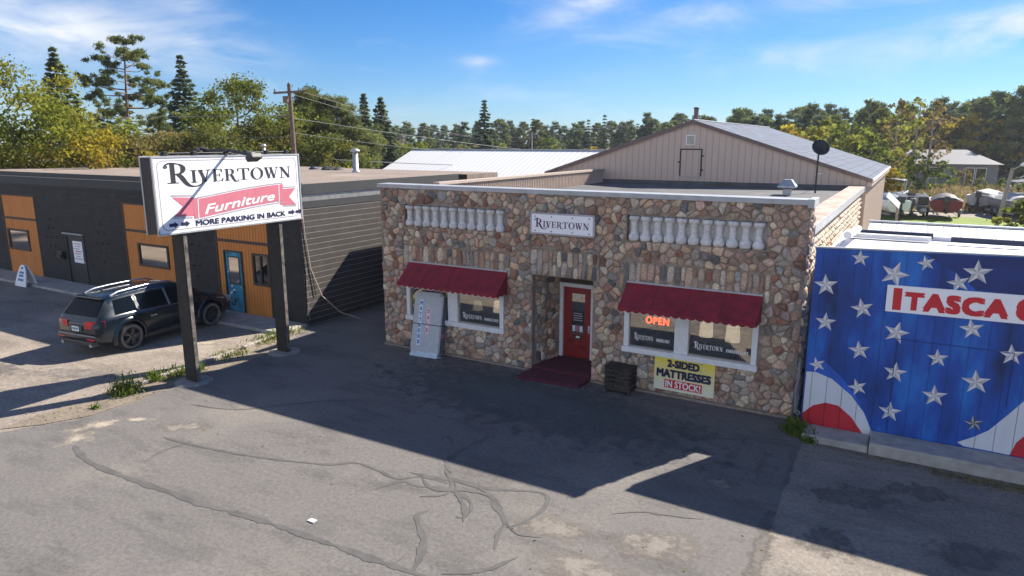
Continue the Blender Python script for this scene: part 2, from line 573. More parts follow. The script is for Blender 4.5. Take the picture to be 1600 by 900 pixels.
def leaf_mat(name, dark, light, alt, trans=0.35, rand=0.25):
    m, nt, N, L, P = new_mat(name)
    N.remove(P)
    out = N['Material Output']
    at = N.new('ShaderNodeVertexColor'); at.layer_name = 'Col'
    sp = N.new('ShaderNodeSeparateColor'); L(at.outputs['Color'], sp.inputs[0])
    oi = N.new('ShaderNodeObjectInfo')
    m1 = N.new('ShaderNodeMix'); m1.data_type = 'RGBA'
    m1.inputs['A'].default_value = (*dark, 1); m1.inputs['B'].default_value = (*light, 1)
    L(sp.outputs['Red'], m1.inputs['Factor'])
    m2 = N.new('ShaderNodeMix'); m2.data_type = 'RGBA'
    L(m1.outputs['Result'], m2.inputs['A']); m2.inputs['B'].default_value = (*alt, 1)
    fa = N.new('ShaderNodeMath'); fa.operation = 'MULTIPLY_ADD'; fa.use_clamp = True
    L(sp.outputs['Green'], fa.inputs[0]); fa.inputs[1].default_value = 0.8
    ra = N.new('ShaderNodeMath'); ra.operation = 'MULTIPLY_ADD'; ra.inputs[1].default_value = rand * 1.6; ra.inputs[2].default_value = -rand * 0.8
    L(oi.outputs['Random'], ra.inputs[0]); L(ra.outputs[0], fa.inputs[2])
    L(fa.outputs[0], m2.inputs['Factor'])
    d = N.new('ShaderNodeBsdfDiffuse'); t = N.new('ShaderNodeBsdfTranslucent')
    L(m2.outputs['Result'], d.inputs['Color']); L(m2.outputs['Result'], t.inputs['Color'])
    mx = N.new('ShaderNodeMixShader'); mx.inputs[0].default_value = trans
    L(d.outputs[0], mx.inputs[1]); L(t.outputs[0], mx.inputs[2])
    L(mx.outputs[0], out.inputs[0])
    return m


def glass_mat(name, tint=(0.6, 0.62, 0.6), refl=0.3, rtint=(1, .93, .84), rough=0.02):
    m, nt, N, L, P = new_mat(name)
    N.remove(P)
    out = N['Material Output']
    tr = N.new('ShaderNodeBsdfTransparent'); tr.inputs[0].default_value = (*tint, 1)
    gl = N.new('ShaderNodeBsdfGlossy'); gl.inputs['Color'].default_value = (*rtint, 1); gl.inputs['Roughness'].default_value = rough
    fr = N.new('ShaderNodeFresnel'); fr.inputs[0].default_value = 1.5
    ad = N.new('ShaderNodeMath'); ad.operation = 'ADD'; ad.inputs[1].default_value = refl; ad.use_clamp = True
    L(fr.outputs[0], ad.inputs[0])
    mx = N.new('ShaderNodeMixShader')
    L(ad.outputs[0], mx.inputs[0]); L(tr.outputs[0], mx.inputs[1]); L(gl.outputs[0], mx.inputs[2])
    L(mx.outputs[0], out.inputs[0])
    return m


def siding_mat(name, c, groove, pitch=0.2, axis='x', gw=0.12, rough=0.6, vary=0.15, bump=0.8, metal=0.0):
    """vertical ribs or grooves every pitch metres"""
    m, nt, N, L, P = new_mat(name)
    tc = N.new('ShaderNodeTexCoord')
    sp = N.new('ShaderNodeSeparateXYZ'); L(tc.outputs['Object'], sp.inputs[0])
    md = N.new('ShaderNodeMath'); md.operation = 'PINGPONG'; md.inputs[1].default_value = pitch / 2
    L(sp.outputs['X' if axis == 'x' else 'Y'], md.inputs[0])
    r = N.new('ShaderNodeMapRange'); r.inputs['From Min'].default_value = 0; r.inputs['From Max'].default_value = pitch * gw
    r.interpolation_type = 'SMOOTHSTEP'
    L(md.outputs[0], r.inputs['Value'])
    nz = N.new('ShaderNodeTexNoise'); nz.inputs['Scale'].default_value = 1.0; nz.inputs['Detail'].default_value = 6
    mp = N.new('ShaderNodeMapping'); mp.inputs['Scale'].default_value = (5, 5, 0.8)
    L(tc.outputs['Object'], mp.inputs[0]); L(mp.outputs[0], nz.inputs['Vector'])
    m0 = N.new('ShaderNodeMix'); m0.data_type = 'RGBA'
    m0.inputs['A'].default_value = tuple(v * (1 - vary) for v in c) + (1,); m0.inputs['B'].default_value = tuple(v * (1 + vary) for v in c) + (1,)
    L(nz.outputs['Fac'], m0.inputs['Factor'])
    m1 = N.new('ShaderNodeMix'); m1.data_type = 'RGBA'
    m1.inputs['A'].default_value = (*groove, 1)
    L(m0.outputs['Result'], m1.inputs['B']); L(r.outputs[0], m1.inputs['Factor'])
    L(m1.outputs['Result'], P.inputs['Base Color'])
    P.inputs['Roughness'].default_value = rough; P.inputs['Metallic'].default_value = metal
    b = N.new('ShaderNodeBump'); b.inputs['Strength'].default_value = bump; b.inputs['Distance'].default_value = 0.02
    L(r.outputs[0], b.inputs['Height']); L(b.outputs[0], P.inputs['Normal'])
    return m


M = {}
M['asphalt'] = asphalt_mat('asphalt', (0.150, 0.139, 0.131), (0.225, 0.20, 0.172), 0.5)
M['asphalt_worn'] = asphalt_mat('asphalt_worn', (0.18, 0.16, 0.14), (0.30, 0.26, 0.215), 0.6, (0.4, 0.66))
M['asphalt_new_shade_tint'] = asphalt_mat('asphalt_new_shade_tint', (0.098, 0.110, 0.114), (0.15, 0.14, 0.13), 0.5, (0.55, 0.8))  # bluish cast of the shade is mixed into this dark asphalt
M['gravel'] = asphalt_mat('gravel', (0.22, 0.185, 0.155), (0.33, 0.28, 0.23), 0.7, (0.4, 0.66))
M['verge'] = asphalt_mat('verge_dirt', (0.19, 0.155, 0.12), (0.28, 0.235, 0.18), 0.7, (0.4, 0.66))
M['sand'] = asphalt_mat('sand', (0.33, 0.28, 0.22), (0.40, 0.34, 0.27), 0.25)
M['seal'] = plain('crack_sealer', (0.095, 0.090, 0.086), 0.8, vary=0.22, scale=3)
M['concrete'] = plain('concrete', (0.36, 0.34, 0.31), 0.9, vary=0.22, scale=3.5, bump=0.4, bscale=45)
M['soil'] = asphalt_mat('soil', (0.14, 0.11, 0.075), (0.17, 0.15, 0.08), 0.4)
M['mortar'] = plain('mortar', (0.27, 0.215, 0.17), 0.95, vary=0.25, scale=10, bump=0.5, bscale=60)
M['stone'] = attr_mat('field_stone', 0.72, 0.55, 22, 0.7, 30, 1.55)
M['rockface'] = attr_mat('rock_face_block', 0.9, 0.2, 18, 0.5, 40)
M['white_paint'] = plain('white_paint', (0.72, 0.72, 0.72), 0.6, vary=0.08, scale=9, bump=0.1)
M['white_clean'] = plain('white_clean', (0.80, 0.80, 0.79), 0.45, vary=0.03)
M['old_white'] = plain('old_white_plaster', (0.66, 0.64, 0.62), 0.8, vary=0.2, scale=14, bump=0.3)
M['flashing'] = plain('galvanised_flashing', (0.40, 0.41, 0.42), 0.5, 0.25, vary=0.12, scale=4)
M['rusty'] = plain('rusty_coping', (0.40, 0.29, 0.23), 0.75, 0.0, vary=0.4, scale=2.2)
M['membrane'] = plain('roof_membrane', (0.10, 0.10, 0.105), 0.85, vary=0.25, scale=1.2)
M['awning'] = plain('burgundy_canvas', (0.21, 0.011, 0.027), 0.85, vary=0.3, scale=4, bump=0.55, bscale=7)
M['awning_seam'] = plain('canvas_seam', (0.13, 0.008, 0.018), 0.9)
M['awning_trim'] = plain('cream_trim', (0.55, 0.47, 0.38), 0.8)
M['carpet'] = plain('burgundy_carpet', (0.085, 0.012, 0.028), 0.95, vary=0.25, scale=30, bump=0.5, bscale=160)
M['red_door'] = plain('red_door_paint', (0.26, 0.012, 0.012), 0.4, vary=0.1)
M['red_trim'] = plain('dark_red_trim', (0.14, 0.010, 0.010), 0.45)
M['glass'] = glass_mat('window_glass', (0.82, 0.82, 0.78), 0.30)
M['glass_far'] = glass_mat('window_glass_dark', (0.06, 0.08, 0.10), 0.10, (1, 1, 1))
M['glass_tan'] = glass_mat('window_glass_warm', (0.25, 0.22, 0.2), 0.55, (1, .92, .84), 0.06)
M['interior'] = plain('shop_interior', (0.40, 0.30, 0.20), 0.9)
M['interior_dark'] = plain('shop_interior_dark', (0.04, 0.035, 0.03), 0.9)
M['black_text'] = plain('black_lettering', (0.022, 0.022, 0.028), 0.6, vary=0.05)
M['navy_text'] = plain('navy_lettering', (0.012, 0.015, 0.06), 0.6, vary=0.05)
M['red_text'] = plain('red_lettering', (0.62, 0.015, 0.025), 0.55, vary=0.05)
M['purple_text'] = plain('purple_lettering', (0.07, 0.01, 0.05), 0.6, vary=0.05)
M['rose'] = plain('rose_ribbon', (0.60, 0.17, 0.22), 0.6, vary=0.05)
M['grey_line'] = plain('grey_line', (0.42, 0.38, 0.41), 0.6)
M['sign_white'] = plain('sign_white', (0.90, 0.89, 0.91), 0.5, vary=0.025, scale=2)
M['black_wood'] = plain('black_painted_timber', (0.020, 0.017, 0.015), 0.8, vary=0.5, scale=8, bump=0.5)
M['worn_wood'] = plain('weathered_timber', (0.33, 0.29, 0.25), 0.9, vary=0.35, scale=9, bump=0.5)
M['post_lit_worn'] = plain('lit_worn_black_timber', (0.13, 0.115, 0.10), 0.9, vary=0.7, scale=6, bump=0.5)  # worn timber, made paler to stand for sun on the post
M['footing'] = plain('stained_footing', (0.27, 0.245, 0.215), 0.95, vary=0.35, scale=4, bump=0.4, bscale=45)
M['cabinet'] = plain('sign_cabinet', (0.035, 0.03, 0.028), 0.7, vary=0.2)
M['dark_metal'] = plain('dark_metal', (0.03, 0.032, 0.035), 0.5, 0.4)
M['galv'] = plain('galvanised_pipe', (0.45, 0.47, 0.49), 0.45, 0.5, vary=0.15)
M['block_black'] = block_mat('black_block', (0.030, 0.028, 0.027), (0.038, 0.034, 0.033), (0.024, 0.023, 0.023), 0.4, 0.2)
M['block_sunlit'] = block_mat('black_block_sunlit', (0.060, 0.052, 0.049), (0.070, 0.060, 0.055), (0.42, 0.40, 0.38), 8.2, 0.2, 0.0075, 'y')  # sun on the black side wall is put into paler blocks and joints
M['wood_panel'] = siding_mat('orange_wood_panel', (0.62, 0.215, 0.036), (0.24, 0.075, 0.014), 0.15, 'x', 0.10, 0.7, 0.28)
M['brown_trim'] = plain('brown_trim', (0.07, 0.045, 0.03), 0.7)
M['black_paint'] = plain('black_paint', (0.022, 0.022, 0.022), 0.55)
M['pebble_roof'] = asphalt_mat('pebble_roof', (0.25, 0.20, 0.165), (0.34, 0.28, 0.23), 0.45)
M['fascia'] = plain('dark_fascia', (0.035, 0.037, 0.04), 0.7, vary=0.2)
M['fascia_grey'] = plain('grey_fascia', (0.20, 0.20, 0.205), 0.7, vary=0.2)
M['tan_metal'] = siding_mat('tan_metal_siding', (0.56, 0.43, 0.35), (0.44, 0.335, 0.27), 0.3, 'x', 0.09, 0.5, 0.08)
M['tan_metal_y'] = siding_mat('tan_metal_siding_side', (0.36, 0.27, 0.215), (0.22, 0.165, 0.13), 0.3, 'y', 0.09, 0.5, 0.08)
M['tan_trim'] = plain('tan_trim', (0.16, 0.11, 0.10), 0.6)
M['tan_light'] = plain('tan_trim_light', (0.45, 0.36, 0.30), 0.6)
M['shingle'] = block_mat('grey_shingle', (0.15, 0.17, 0.21), (0.18, 0.20, 0.245), (0.125, 0.14, 0.175), 0.9, 0.14, 0.008, 'y')
_p = M['shingle'].node_tree.nodes['Principled BSDF']; _p.inputs['Roughness'].default_value = .95; _p.inputs['Specular IOR Level'].default_value = .08
M['white_roof'] = siding_mat('white_metal_roof', (0.80, 0.79, 0.77), (0.50, 0.49, 0.47), 0.45, 'x', 0.10, 0.5, 0.05)
M['white_mem'] = plain('white_roof_membrane', (0.74, 0.74, 0.75), 0.7, vary=0.1, scale=1.2)
M['yellow'] = None
def shade_mat(name, c, s):
    m = plain(name, c, 0.8)
    P = m.node_tree.nodes['Principled BSDF']
    P.inputs['Emission Color'].default_value = (1.0, .86, .70, 1); P.inputs['Emission Strength'].default_value = s
    return m
M['lamp_shade'] = shade_mat('lamp_shade', (0.75, 0.70, 0.64), .34)
M['beige_shade'] = shade_mat('beige_shade', (0.48, 0.37, 0.24), .12)
M['mattress'] = plain('mattress_cover', (0.42, 0.44, 0.47), 0.35, vary=0.12, scale=16, bump=0.25, bscale=18)
M['mattress_side'] = plain('mattress_border', (0.13, 0.14, 0.17), 0.6)
M['plastic'] = plain('plastic_wrap', (0.50, 0.60, 0.66), 0.25)
M['strap'] = plain('navy_strap', (0.02, 0.03, 0.07), 0.6)
M['pale_blue'] = plain('pale_blue_strip', (0.68, 0.76, 0.84), 0.5)
M['pale_pink'] = plain('pale_pink_strip', (0.78, 0.62, 0.64), 0.5)
M['mid_blue'] = plain('blue_lettering', (0.03, 0.16, 0.42), 0.5)
M['crate'] = plain('dark_crate_wood', (0.028, 0.022, 0.02), 0.75, vary=0.4, scale=12)
M['neon'] = emit('neon_orange', (1.0, 0.09, 0.02), 3.2)
M['neon_dot'] = emit('neon_green_dots', (0.25, 0.8, 0.6), 0.35)
M['car_paint'] = plain('black_car_paint', (0.004, 0.010, 0.018), 0.2, 0.0, vary=0.1)
M['car_paint'].node_tree.nodes['Principled BSDF'].inputs['Coat Weight'].default_value = 0.35
M['car_paint'].node_tree.nodes['Principled BSDF'].inputs['Coat Roughness'].default_value = 0.04
M['car_glass'] = plain('car_glass', (0.004, 0.007, 0.010), 0.06, 0.0, vary=0.0, spec=0.12)
M['car_trim'] = plain('car_trim', (0.05, 0.047, 0.045), 0.5)
M['chrome'] = plain('brushed_rail', (0.75, 0.75, 0.77), 0.28, 0.9, vary=0.03)
M['tail'] = plain('tail_lamp', (0.55, 0.012, 0.02), 0.15)
M['tyre'] = plain('tyre', (0.02, 0.02, 0.02), 0.85)
M['tyre_wall'] = plain('dusty_tyre_wall', (0.16, 0.15, 0.14), 0.85)
M['rim'] = plain('dark_rim', (0.10, 0.10, 0.105), 0.3, 0.7)
M['bark'] = plain('bark', (0.13, 0.10, 0.08), 0.95, vary=0.35, scale=9, bump=0.6, bscale=22)
M['bark_red'] = plain('red_pine_bark', (0.20, 0.125, 0.09), 0.95, vary=0.35, scale=9, bump=0.6, bscale=22)
M['bark_pale'] = plain('pale_bark', (0.34, 0.29, 0.24), 0.95, vary=0.3, scale=9)
M['utility_wood'] = plain('utility_wood', (0.17, 0.115, 0.09), 0.9, vary=0.25, scale=5)
M['wire'] = plain('pale_wire', (0.26, 0.26, 0.26), 0.7)
M['leaf_yellow'] = leaf_mat('leaf_yellow_green', (0.085, 0.125, 0.024), (0.27, 0.30, 0.045), (0.40, 0.33, 0.04), 0.5)
M['leaf_green'] = leaf_mat('leaf_green', (0.07, 0.105, 0.022), (0.20, 0.25, 0.045), (0.29, 0.25, 0.04), 0.5)
M['leaf_gold'] = leaf_mat('leaf_gold', (0.20, 0.165, 0.025), (0.44, 0.35, 0.035), (0.45, 0.22, 0.03), 0.5)
M['leaf_rust'] = leaf_mat('leaf_rust', (0.14, 0.115, 0.04), (0.30, 0.24, 0.09), (0.36, 0.20, 0.06), 0.45)
M['needle'] = leaf_mat('pine_needles', (0.070, 0.105, 0.042), (0.21, 0.26, 0.090), (0.28, 0.25, 0.08), 0.5)
M['needle_dark'] = leaf_mat('spruce_needles', (0.050, 0.085, 0.052), (0.17, 0.22, 0.11), (0.21, 0.22, 0.08), 0.45)
M['needle_olive'] = leaf_mat('olive_needles', (0.075, 0.100, 0.028), (0.21, 0.235, 0.055), (0.28, 0.22, 0.05), 0.45)
M['weed'] = leaf_mat('weed_leaf', (0.05, 0.09, 0.015), (0.16, 0.24, 0.035), (0.25, 0.24, 0.05), 0.4)
M['straw'] = leaf_mat('dry_grass', (0.20, 0.15, 0.07), (0.34, 0.27, 0.13), (0.16, 0.17, 0.05), 0.35)
M['lawn'] = asphalt_mat('lawn', (0.17, 0.235, 0.03), (0.24, 0.28, 0.045), 0.4)
M['marsh'] = asphalt_mat('marsh', (0.20, 0.165, 0.075), (0.17, 0.18, 0.05), 0.5)
M['dry_leaf'] = plain('fallen_leaf', (0.30, 0.18, 0.06), 0.8, vary=0.4, scale=20)

# banner print: yellow at the top fading to near white
def banner_mat():
    m, nt, N, L, P = new_mat('yellow_banner_print')
    tc = N.new('ShaderNodeTexCoord'); sp = N.new('ShaderNodeSeparateXYZ')
    L(tc.outputs['Object'], sp.inputs[0])
    r = N.new('ShaderNodeMapRange'); r.inputs['From Min'].default_value = 0.3; r.inputs['From Max'].default_value = 1.0
    L(sp.outputs['Z'], r.inputs['Value'])
    mx = N.new('ShaderNodeMix'); mx.data_type = 'RGBA'
    mx.inputs['A'].default_value = (0.78, 0.74, 0.55, 1); mx.inputs['B'].default_value = (0.80, 0.62, 0.03, 1)
    L(r.outputs[0], mx.inputs['Factor']); L(mx.outputs['Result'], P.inputs['Base Color'])
    P.inputs['Roughness'].default_value = 0.5
    return m
M['yellow'] = banner_mat()

# painted mural blue: mottled brush-work and board grooves
def mural_mat():
    m, nt, N, L, P = new_mat('mural_blue_paint')
    tc = N.new('ShaderNodeTexCoord')
    mp = N.new('ShaderNodeMapping'); mp.inputs['Rotation'].default_value = (0, rad(35), 0); mp.inputs['Scale'].default_value = (1.5, 1, 0.55)
    L(tc.outputs['Object'], mp.inputs[0])
    n = N.new('ShaderNodeTexNoise'); n.inputs['Scale'].default_value = 0.85; n.inputs['Detail'].default_value = 5; n.inputs['Roughness'].default_value = 0.55
    L(mp.outputs[0], n.inputs['Vector'])
    cr = N.new('ShaderNodeValToRGB'); e = cr.color_ramp.elements
    e[0].position = 0.30; e[0].color = (0.003, 0.018, 0.085, 1)
    e[1].position = 0.72; e[1].color = (0.02, 0.23, 0.70, 1)
    k = e.new(0.5); k.color = (0.006, 0.072, 0.38, 1)
    L(n.outputs['Fac'], cr.inputs['Fac'])
    sp = N.new('ShaderNodeSeparateXYZ'); L(tc.outputs['Object'], sp.inputs[0])
    pp = N.new('ShaderNodeMath'); pp.operation = 'PINGPONG'; pp.inputs[1].default_value = 0.1525
    L(sp.outputs['X'], pp.inputs[0])
    r = N.new('ShaderNodeMapRange'); r.inputs['From Min'].default_value = 0.0; r.inputs['From Max'].default_value = 0.012
    r.inputs['To Min'].default_value = 0.45
    L(pp.outputs[0], r.inputs['Value'])
    vm = N.new('ShaderNodeVectorMath'); vm.operation = 'SCALE'
    L(cr.outputs[0], vm.inputs[0]); L(r.outputs[0], vm.inputs['Scale'])
    L(vm.outputs[0], P.inputs['Base Color'])
    P.inputs['Roughness'].default_value = 0.55
    b = N.new('ShaderNodeBump'); b.inputs['Strength'].default_value = 0.5; b.inputs['Distance'].default_value = 0.01
    L(r.outputs[0], b.inputs['Height']); L(b.outputs[0], P.inputs['Normal'])
    return m
M['mural'] = mural_mat()
M['mural_white'] = siding_mat('mural_white_paint', (0.62, 0.64, 0.68), (0.36, 0.38, 0.44), 0.305, 'x', 0.03, 0.55, 0.12)
M['mural_red'] = siding_mat('mural_red_paint', (0.50, 0.012, 0.025), (0.28, 0.01, 0.015), 0.305, 'x', 0.03, 0.55, 0.22)
M['mural_fold'] = plain('mural_fold_blue', (0.02, 0.10, 0.48), 0.55, vary=0.3, scale=2)
M['mural_deep'] = plain('mural_deep_blue', (0.008, 0.03, 0.17), 0.55, vary=0.35, scale=2)
M['star_a'] = plain('star_light', (0.70, 0.69, 0.70), 0.55, vary=0.08)
M['star_b'] = plain('star_grey', (0.42, 0.41, 0.43), 0.55, vary=0.12)
M['star_c'] = plain('star_dark', (0.06, 0.06, 0.07), 0.55, vary=0.2)
M['mural_door'] = plain('teal_door_mural', (0.012, 0.22, 0.34), 0.5, vary=0.5, scale=3)

# ------------------------------------------------------------------ ground and paving
def sheet(name, poly, z, mat):
    mb = MB(); mb.face([(x, y, z) for x, y in poly], 0)
    return tag(mb.build(name, mat), kind='structure')

tg = MB()
tg.face([(-2500, -300, -0.03), (2500, -300, -0.03), (2500, 4000, -0.03), (-2500, 4000, -0.03)])
tag(tg.build('ground', M['soil']), kind='structure')
sheet('gravel_lot', [(-90, -6), (-14.5, -6), (-14.5, 16.3), (-90, 16.3)], -0.010, M['gravel'])
sheet('parking_lot', [(-16.76, -6), (-16.74, 6.51), (-16.43, 7.14), (-16.0, 7.75), (-15.93, 8.89), (-16.12, 10.57), (-16.2, 12.0), (-16.35, 13.5), (-16.9, 14.9), (-17.45, 16.2),
      (-17.45, 34), (-13.9, 34), (-13.9, 17.5), (-1.3, 17.5), (14, 17.5), (14, -6)], 0.0, M['asphalt'])
sheet('worn_asphalt', [(-1.5, 15.6), (-1.52, 12.5), (-1.47, 11.2), (-1.52, 9.6), (-1.66, 8.4), (-1.7, 4), (13, 4), (13, 15.6)], 0.002, M['asphalt_worn'])
def patch_mat(name, c1, c2):
    """worn patch whose ragged edge breaks up into the paving below"""
    m = asphalt_mat(name, c1, c2, 0.3)
    nt = m.node_tree; N = nt.nodes; L = nt.links.new
    P = N['Principled BSDF']; out = N['Material Output']
    at = N.new('ShaderNodeVertexColor'); at.layer_name = 'Col'
    sp = N.new('ShaderNodeSeparateColor'); L(at.outputs['Color'], sp.inputs[0])
    tc = N.new('ShaderNodeTexCoord')
    nz = N.new('ShaderNodeTexNoise'); nz.inputs['Scale'].default_value = 3.2; nz.inputs['Detail'].default_value = 8; nz.inputs['Roughness'].default_value = 0.7
    L(tc.outputs['Object'], nz.inputs['Vector'])
    ad = N.new('ShaderNodeMath'); ad.operation = 'MULTIPLY_ADD'; ad.inputs[1].default_value = 2.2
    L(nz.outputs['Fac'], ad.inputs[0]); L(sp.outputs['Red'], ad.inputs[2])
    r = N.new('ShaderNodeMapRange'); r.inputs['From Min'].default_value = 1.45; r.inputs['From Max'].default_value = 1.95
    L(ad.outputs[0], r.inputs['Value'])
    tr = N.new('ShaderNodeBsdfTransparent'); mx = N.new('ShaderNodeMixShader')
    L(r.outputs[0], mx.inputs[0]); L(tr.outputs[0], mx.inputs[1]); L(P.outputs[0], mx.inputs[2]); L(mx.outputs[0], out.inputs[0])
    return m
M['sand_patch'] = patch_mat('sand_patch', (.36, .31, .25), (.42, .36, .29))
M['worn_patch'] = patch_mat('worn_patch', (.22, .195, .17), (.27, .24, .20))
M['new_patch_shade_tint'] = patch_mat('new_patch_shade_tint', (.098, .108, .112), (.125, .125, .122))  # newer asphalt, with the blue of the shade put into its colour
M['dark_patch'] = patch_mat('dark_patch', (.150, .136, .121), (.16, .145, .13))
def blob(name, cx, cy, rx, ry, z, mat, seed, n=26, rot=0.0):
    mb = MB()
    v = [(cx, cy, z)]; c = [1.0]
    for f, cv in ((.5, .62), (1.0, .25), (1.5, -.3)):
        for k in range(n):
            a = 2 * PI * k / n
            x, y = rx * f * math.cos(a), ry * f * math.sin(a)
            v.append((cx + x * math.cos(rot) - y * math.sin(rot), cy + x * math.sin(rot) + y * math.cos(rot), z)); c.append(cv)
    fs = [(0, 1 + k, 1 + (k + 1) % n) for k in range(n)]
    for r in range(2):
        fs += [(1 + r * n + k, 1 + (r + 1) * n + k, 1 + (r + 1) * n + (k + 1) % n, 1 + r * n + (k + 1) % n) for k in range(n)]
    me = bpy.data.meshes.new(name); me.from_pydata(v, [], fs); me.materials.append(mat)
    at = me.color_attributes.new('Col', 'FLOAT_COLOR', 'POINT')
    at.data.foreach_set('color', [w for q in c for w in (q, q, q, 1)])
    o = bpy.data.objects.new(name, me); COL.objects.link(o)
    return tag(o, kind='structure')
for k, (cx, cy, rx, ry, mt_, rot) in enumerate([(-15.35, 7.75, .30, .85, 'sand_patch', -.35), (-14.85, 8.45, .45, .16, 'sand_patch', .5), (-14.95, 7.2, .35, .5, 'sand_patch', .3),
        (-2.9, 9.6, 1.0, .55, 'worn_patch', .4), (-3.6, 8.4, 1.1, .5, 'worn_patch', .1), (-2.6, 12.2, .35, .45, 'worn_patch', .1), (-4.6, 9.2, .9, .5, 'worn_patch', .2), (-2.2, 8.2, .5, .9, 'worn_patch', .0),
         (-13.6, 8.7, .8, .3, 'worn_patch', .5), 
        (-0.4, 12.8, 1.0, .5, 'dark_patch', .3), (.6, 13.6, .8, .4, 'dark_patch', .1), (1.3, 11.7, .7, .5, 'dark_patch', .4), (-.6, 11.0, .5, .6, 'dark_patch', .2), 
        (-1.5, 10.2, .18, 1.6, 'dark_patch', .02),  (-19.5, 9.5, 1.8, .5, 'worn_patch', .4), (-22, 8.6, 1.5, .6, 'dark_patch', .1), (-19, 13.2, .9, .4, 'sand_patch', .5)]):
    blob(mt_, cx, cy, rx, ry, .0028 + k * .0001 if cx > -17 else -.006 + k * .0002, M[mt_], k, rot=rot)
blob('fresh_asphalt_shade_tint', -7.6, 14.0, 5.6, 2.1, .0022, M['new_patch_shade_tint'], 3, 40, -.12)  # fresh patch that also carries a painted shade tint
# strip of soil and grass along the lot edge, pavement along the black building
sheet('verge', [(-16.95, 6.6), (-16.43, 7.2), (-16.02, 8.0), (-16.0, 9.0), (-16.2, 10.6), (-16.28, 12.0), (-16.45, 13.5), (-17.0, 14.9), (-17.5, 16.1), (-17.95, 16.1), (-17.75, 14.6), (-17.6, 12.5), (-17.35, 10.5), (-17.2, 8.5)], 0.003, M['verge'])
wk = MB(); wk.bbox(-60, -17.6, 15.0, 16.27, -0.05, 0.09, 0.03)
tag(wk.build('pavement', M['concrete']), kind='structure')
lw = MB()
lw.face([(-30, 33, -0.02), (-1.9, 57, -0.02), (-6, 66, -0.02), (-30, 66, -0.02)])
tag(lw.build('back_yard', M['gravel']), kind='structure')
sheet('lawn', [(-4, 58), (9.5, 58), (9.5, 67.5), (4.5, 70.2), (0.5, 69.0), (-4, 67.5)], -0.012, M['lawn'])
sheet('gravel_drive', [(-4, 67.2), (0.5, 68.8), (4.5, 70.0), (9.5, 67.3), (25, 66), (25, 73), (9, 76), (3, 74.6), (-4, 73)], -0.016, M['gravel'])
sheet('marsh_field', [(-25, 72), (-4, 72.8), (3, 74.4), (9, 75.8), (30, 73), (40, 112), (-25, 108)], -0.020, M['marsh'])
sheet('far_car_park', [(6.5, 126), (40, 126), (40, 152), (6.5, 150)], -0.012, M['sand'])

# tar sealed cracks across the parking lot
CR = dict(
 c1=([(-14.64, 6.95), (-13.6, 6.7), (-12.5, 6.69), (-11.19, 6.74), (-10.15, 6.78), (-9.73, 6.85), (-8.74, 6.95), (-7.88, 6.99), (-7.1, 7.03), (-6.34, 7.05), (-5.6, 7.1)], .11),
 c2=([(-13.44, 8.16), (-12.56, 8.23), (-11.23, 8.45), (-10.24, 8.72), (-9.4, 9.02), (-9.03, 9.33), (-8.43, 9.31), (-7.89, 9.23), (-7.52, 9.53), (-6.95, 9.57)], .06),
 c3=([(-7.97, 8.7), (-7.77, 9.18), (-7.34, 9.21), (-6.96, 9.37), (-6.43, 9.33), (-6.13, 9.12), (-6.0, 8.76), (-6.15, 8.67)], .08),
 c4=([(-7.31, 9.66), (-6.79, 9.75), (-6.17, 9.67), (-5.76, 9.33), (-5.35, 8.97), (-5.29, 8.67), (-5.09, 8.2)], .09),
 c5=([(-7.84, 9.55), (-7.16, 9.66), (-6.57, 9.74), (-6.06, 9.82), (-5.47, 10.08), (-5.14, 10.08), (-4.99, 9.66), (-5.07, 9.13), (-5.25, 8.81)], .07),
 c6=([(-6.67, 8.61), (-6.75, 8.39), (-6.48, 8.09), (-6.19, 7.83), (-5.93, 7.38), (-5.84, 7.03)], .11),
 c7=([(-7.36, 11.94), (-7.45, 11.32), (-7.52, 10.82), (-7.46, 10.28), (-7.12, 9.91)], .11),
 c8=([(-8.13, 10.99), (-8.25, 11.23), (-8.1, 11.23), (-7.85, 11.01)], .09),
 c9=([(-6.18, 7.34), (-6.19, 7.05)], .09),
 c10=([(-14.59, 9.67), (-13.38, 10.0), (-12.59, 10.84), (-11.46, 11.84), (-10.15, 12.46), (-9.34, 12.93), (-8.44, 13.26), (-7.64, 13.12), (-6.6, 12.74), (-5.81, 12.72), (-5.18, 13.01), (-4.89, 13.57), (-4.79, 14.34)], .04),
 c11=([(-1.62, 14.4), (-1.55, 13.5), (-1.53, 12.59)], .09),
 c12=([(-2.06, 13.65), (-2.07, 13.01), (-2.02, 12.59)], .08),
 c13=([(-4.67, 8.21), (-4.92, 7.69), (-5.43, 7.27)], .07),
 c14=([(-3.9, 10.1), (-3.51, 10.4), (-3.1, 10.52), (-2.5, 10.7)], .035),
 c17=([(-6.9, 9.72), (-6.6, 9.35), (-6.2, 9.0), (-5.95, 8.6)], .07),
 c18=([(-7.5, 9.5), (-7.05, 9.25), (-6.5, 9.5), (-6.0, 9.55), (-5.6, 9.3)], .06),
 c19=([(-5.35, 8.97), (-5.0, 8.75), (-4.6, 8.85)], .05),
 c20=([(-7.3, 9.95), (-6.9, 9.6), (-6.75, 9.2), (-7.1, 8.9)], .05),
 c16=([(-12.7, 8.33), (-12.8, 7.74), (-12.67, 7.25)], .03))
cm = MB(); kk = 0
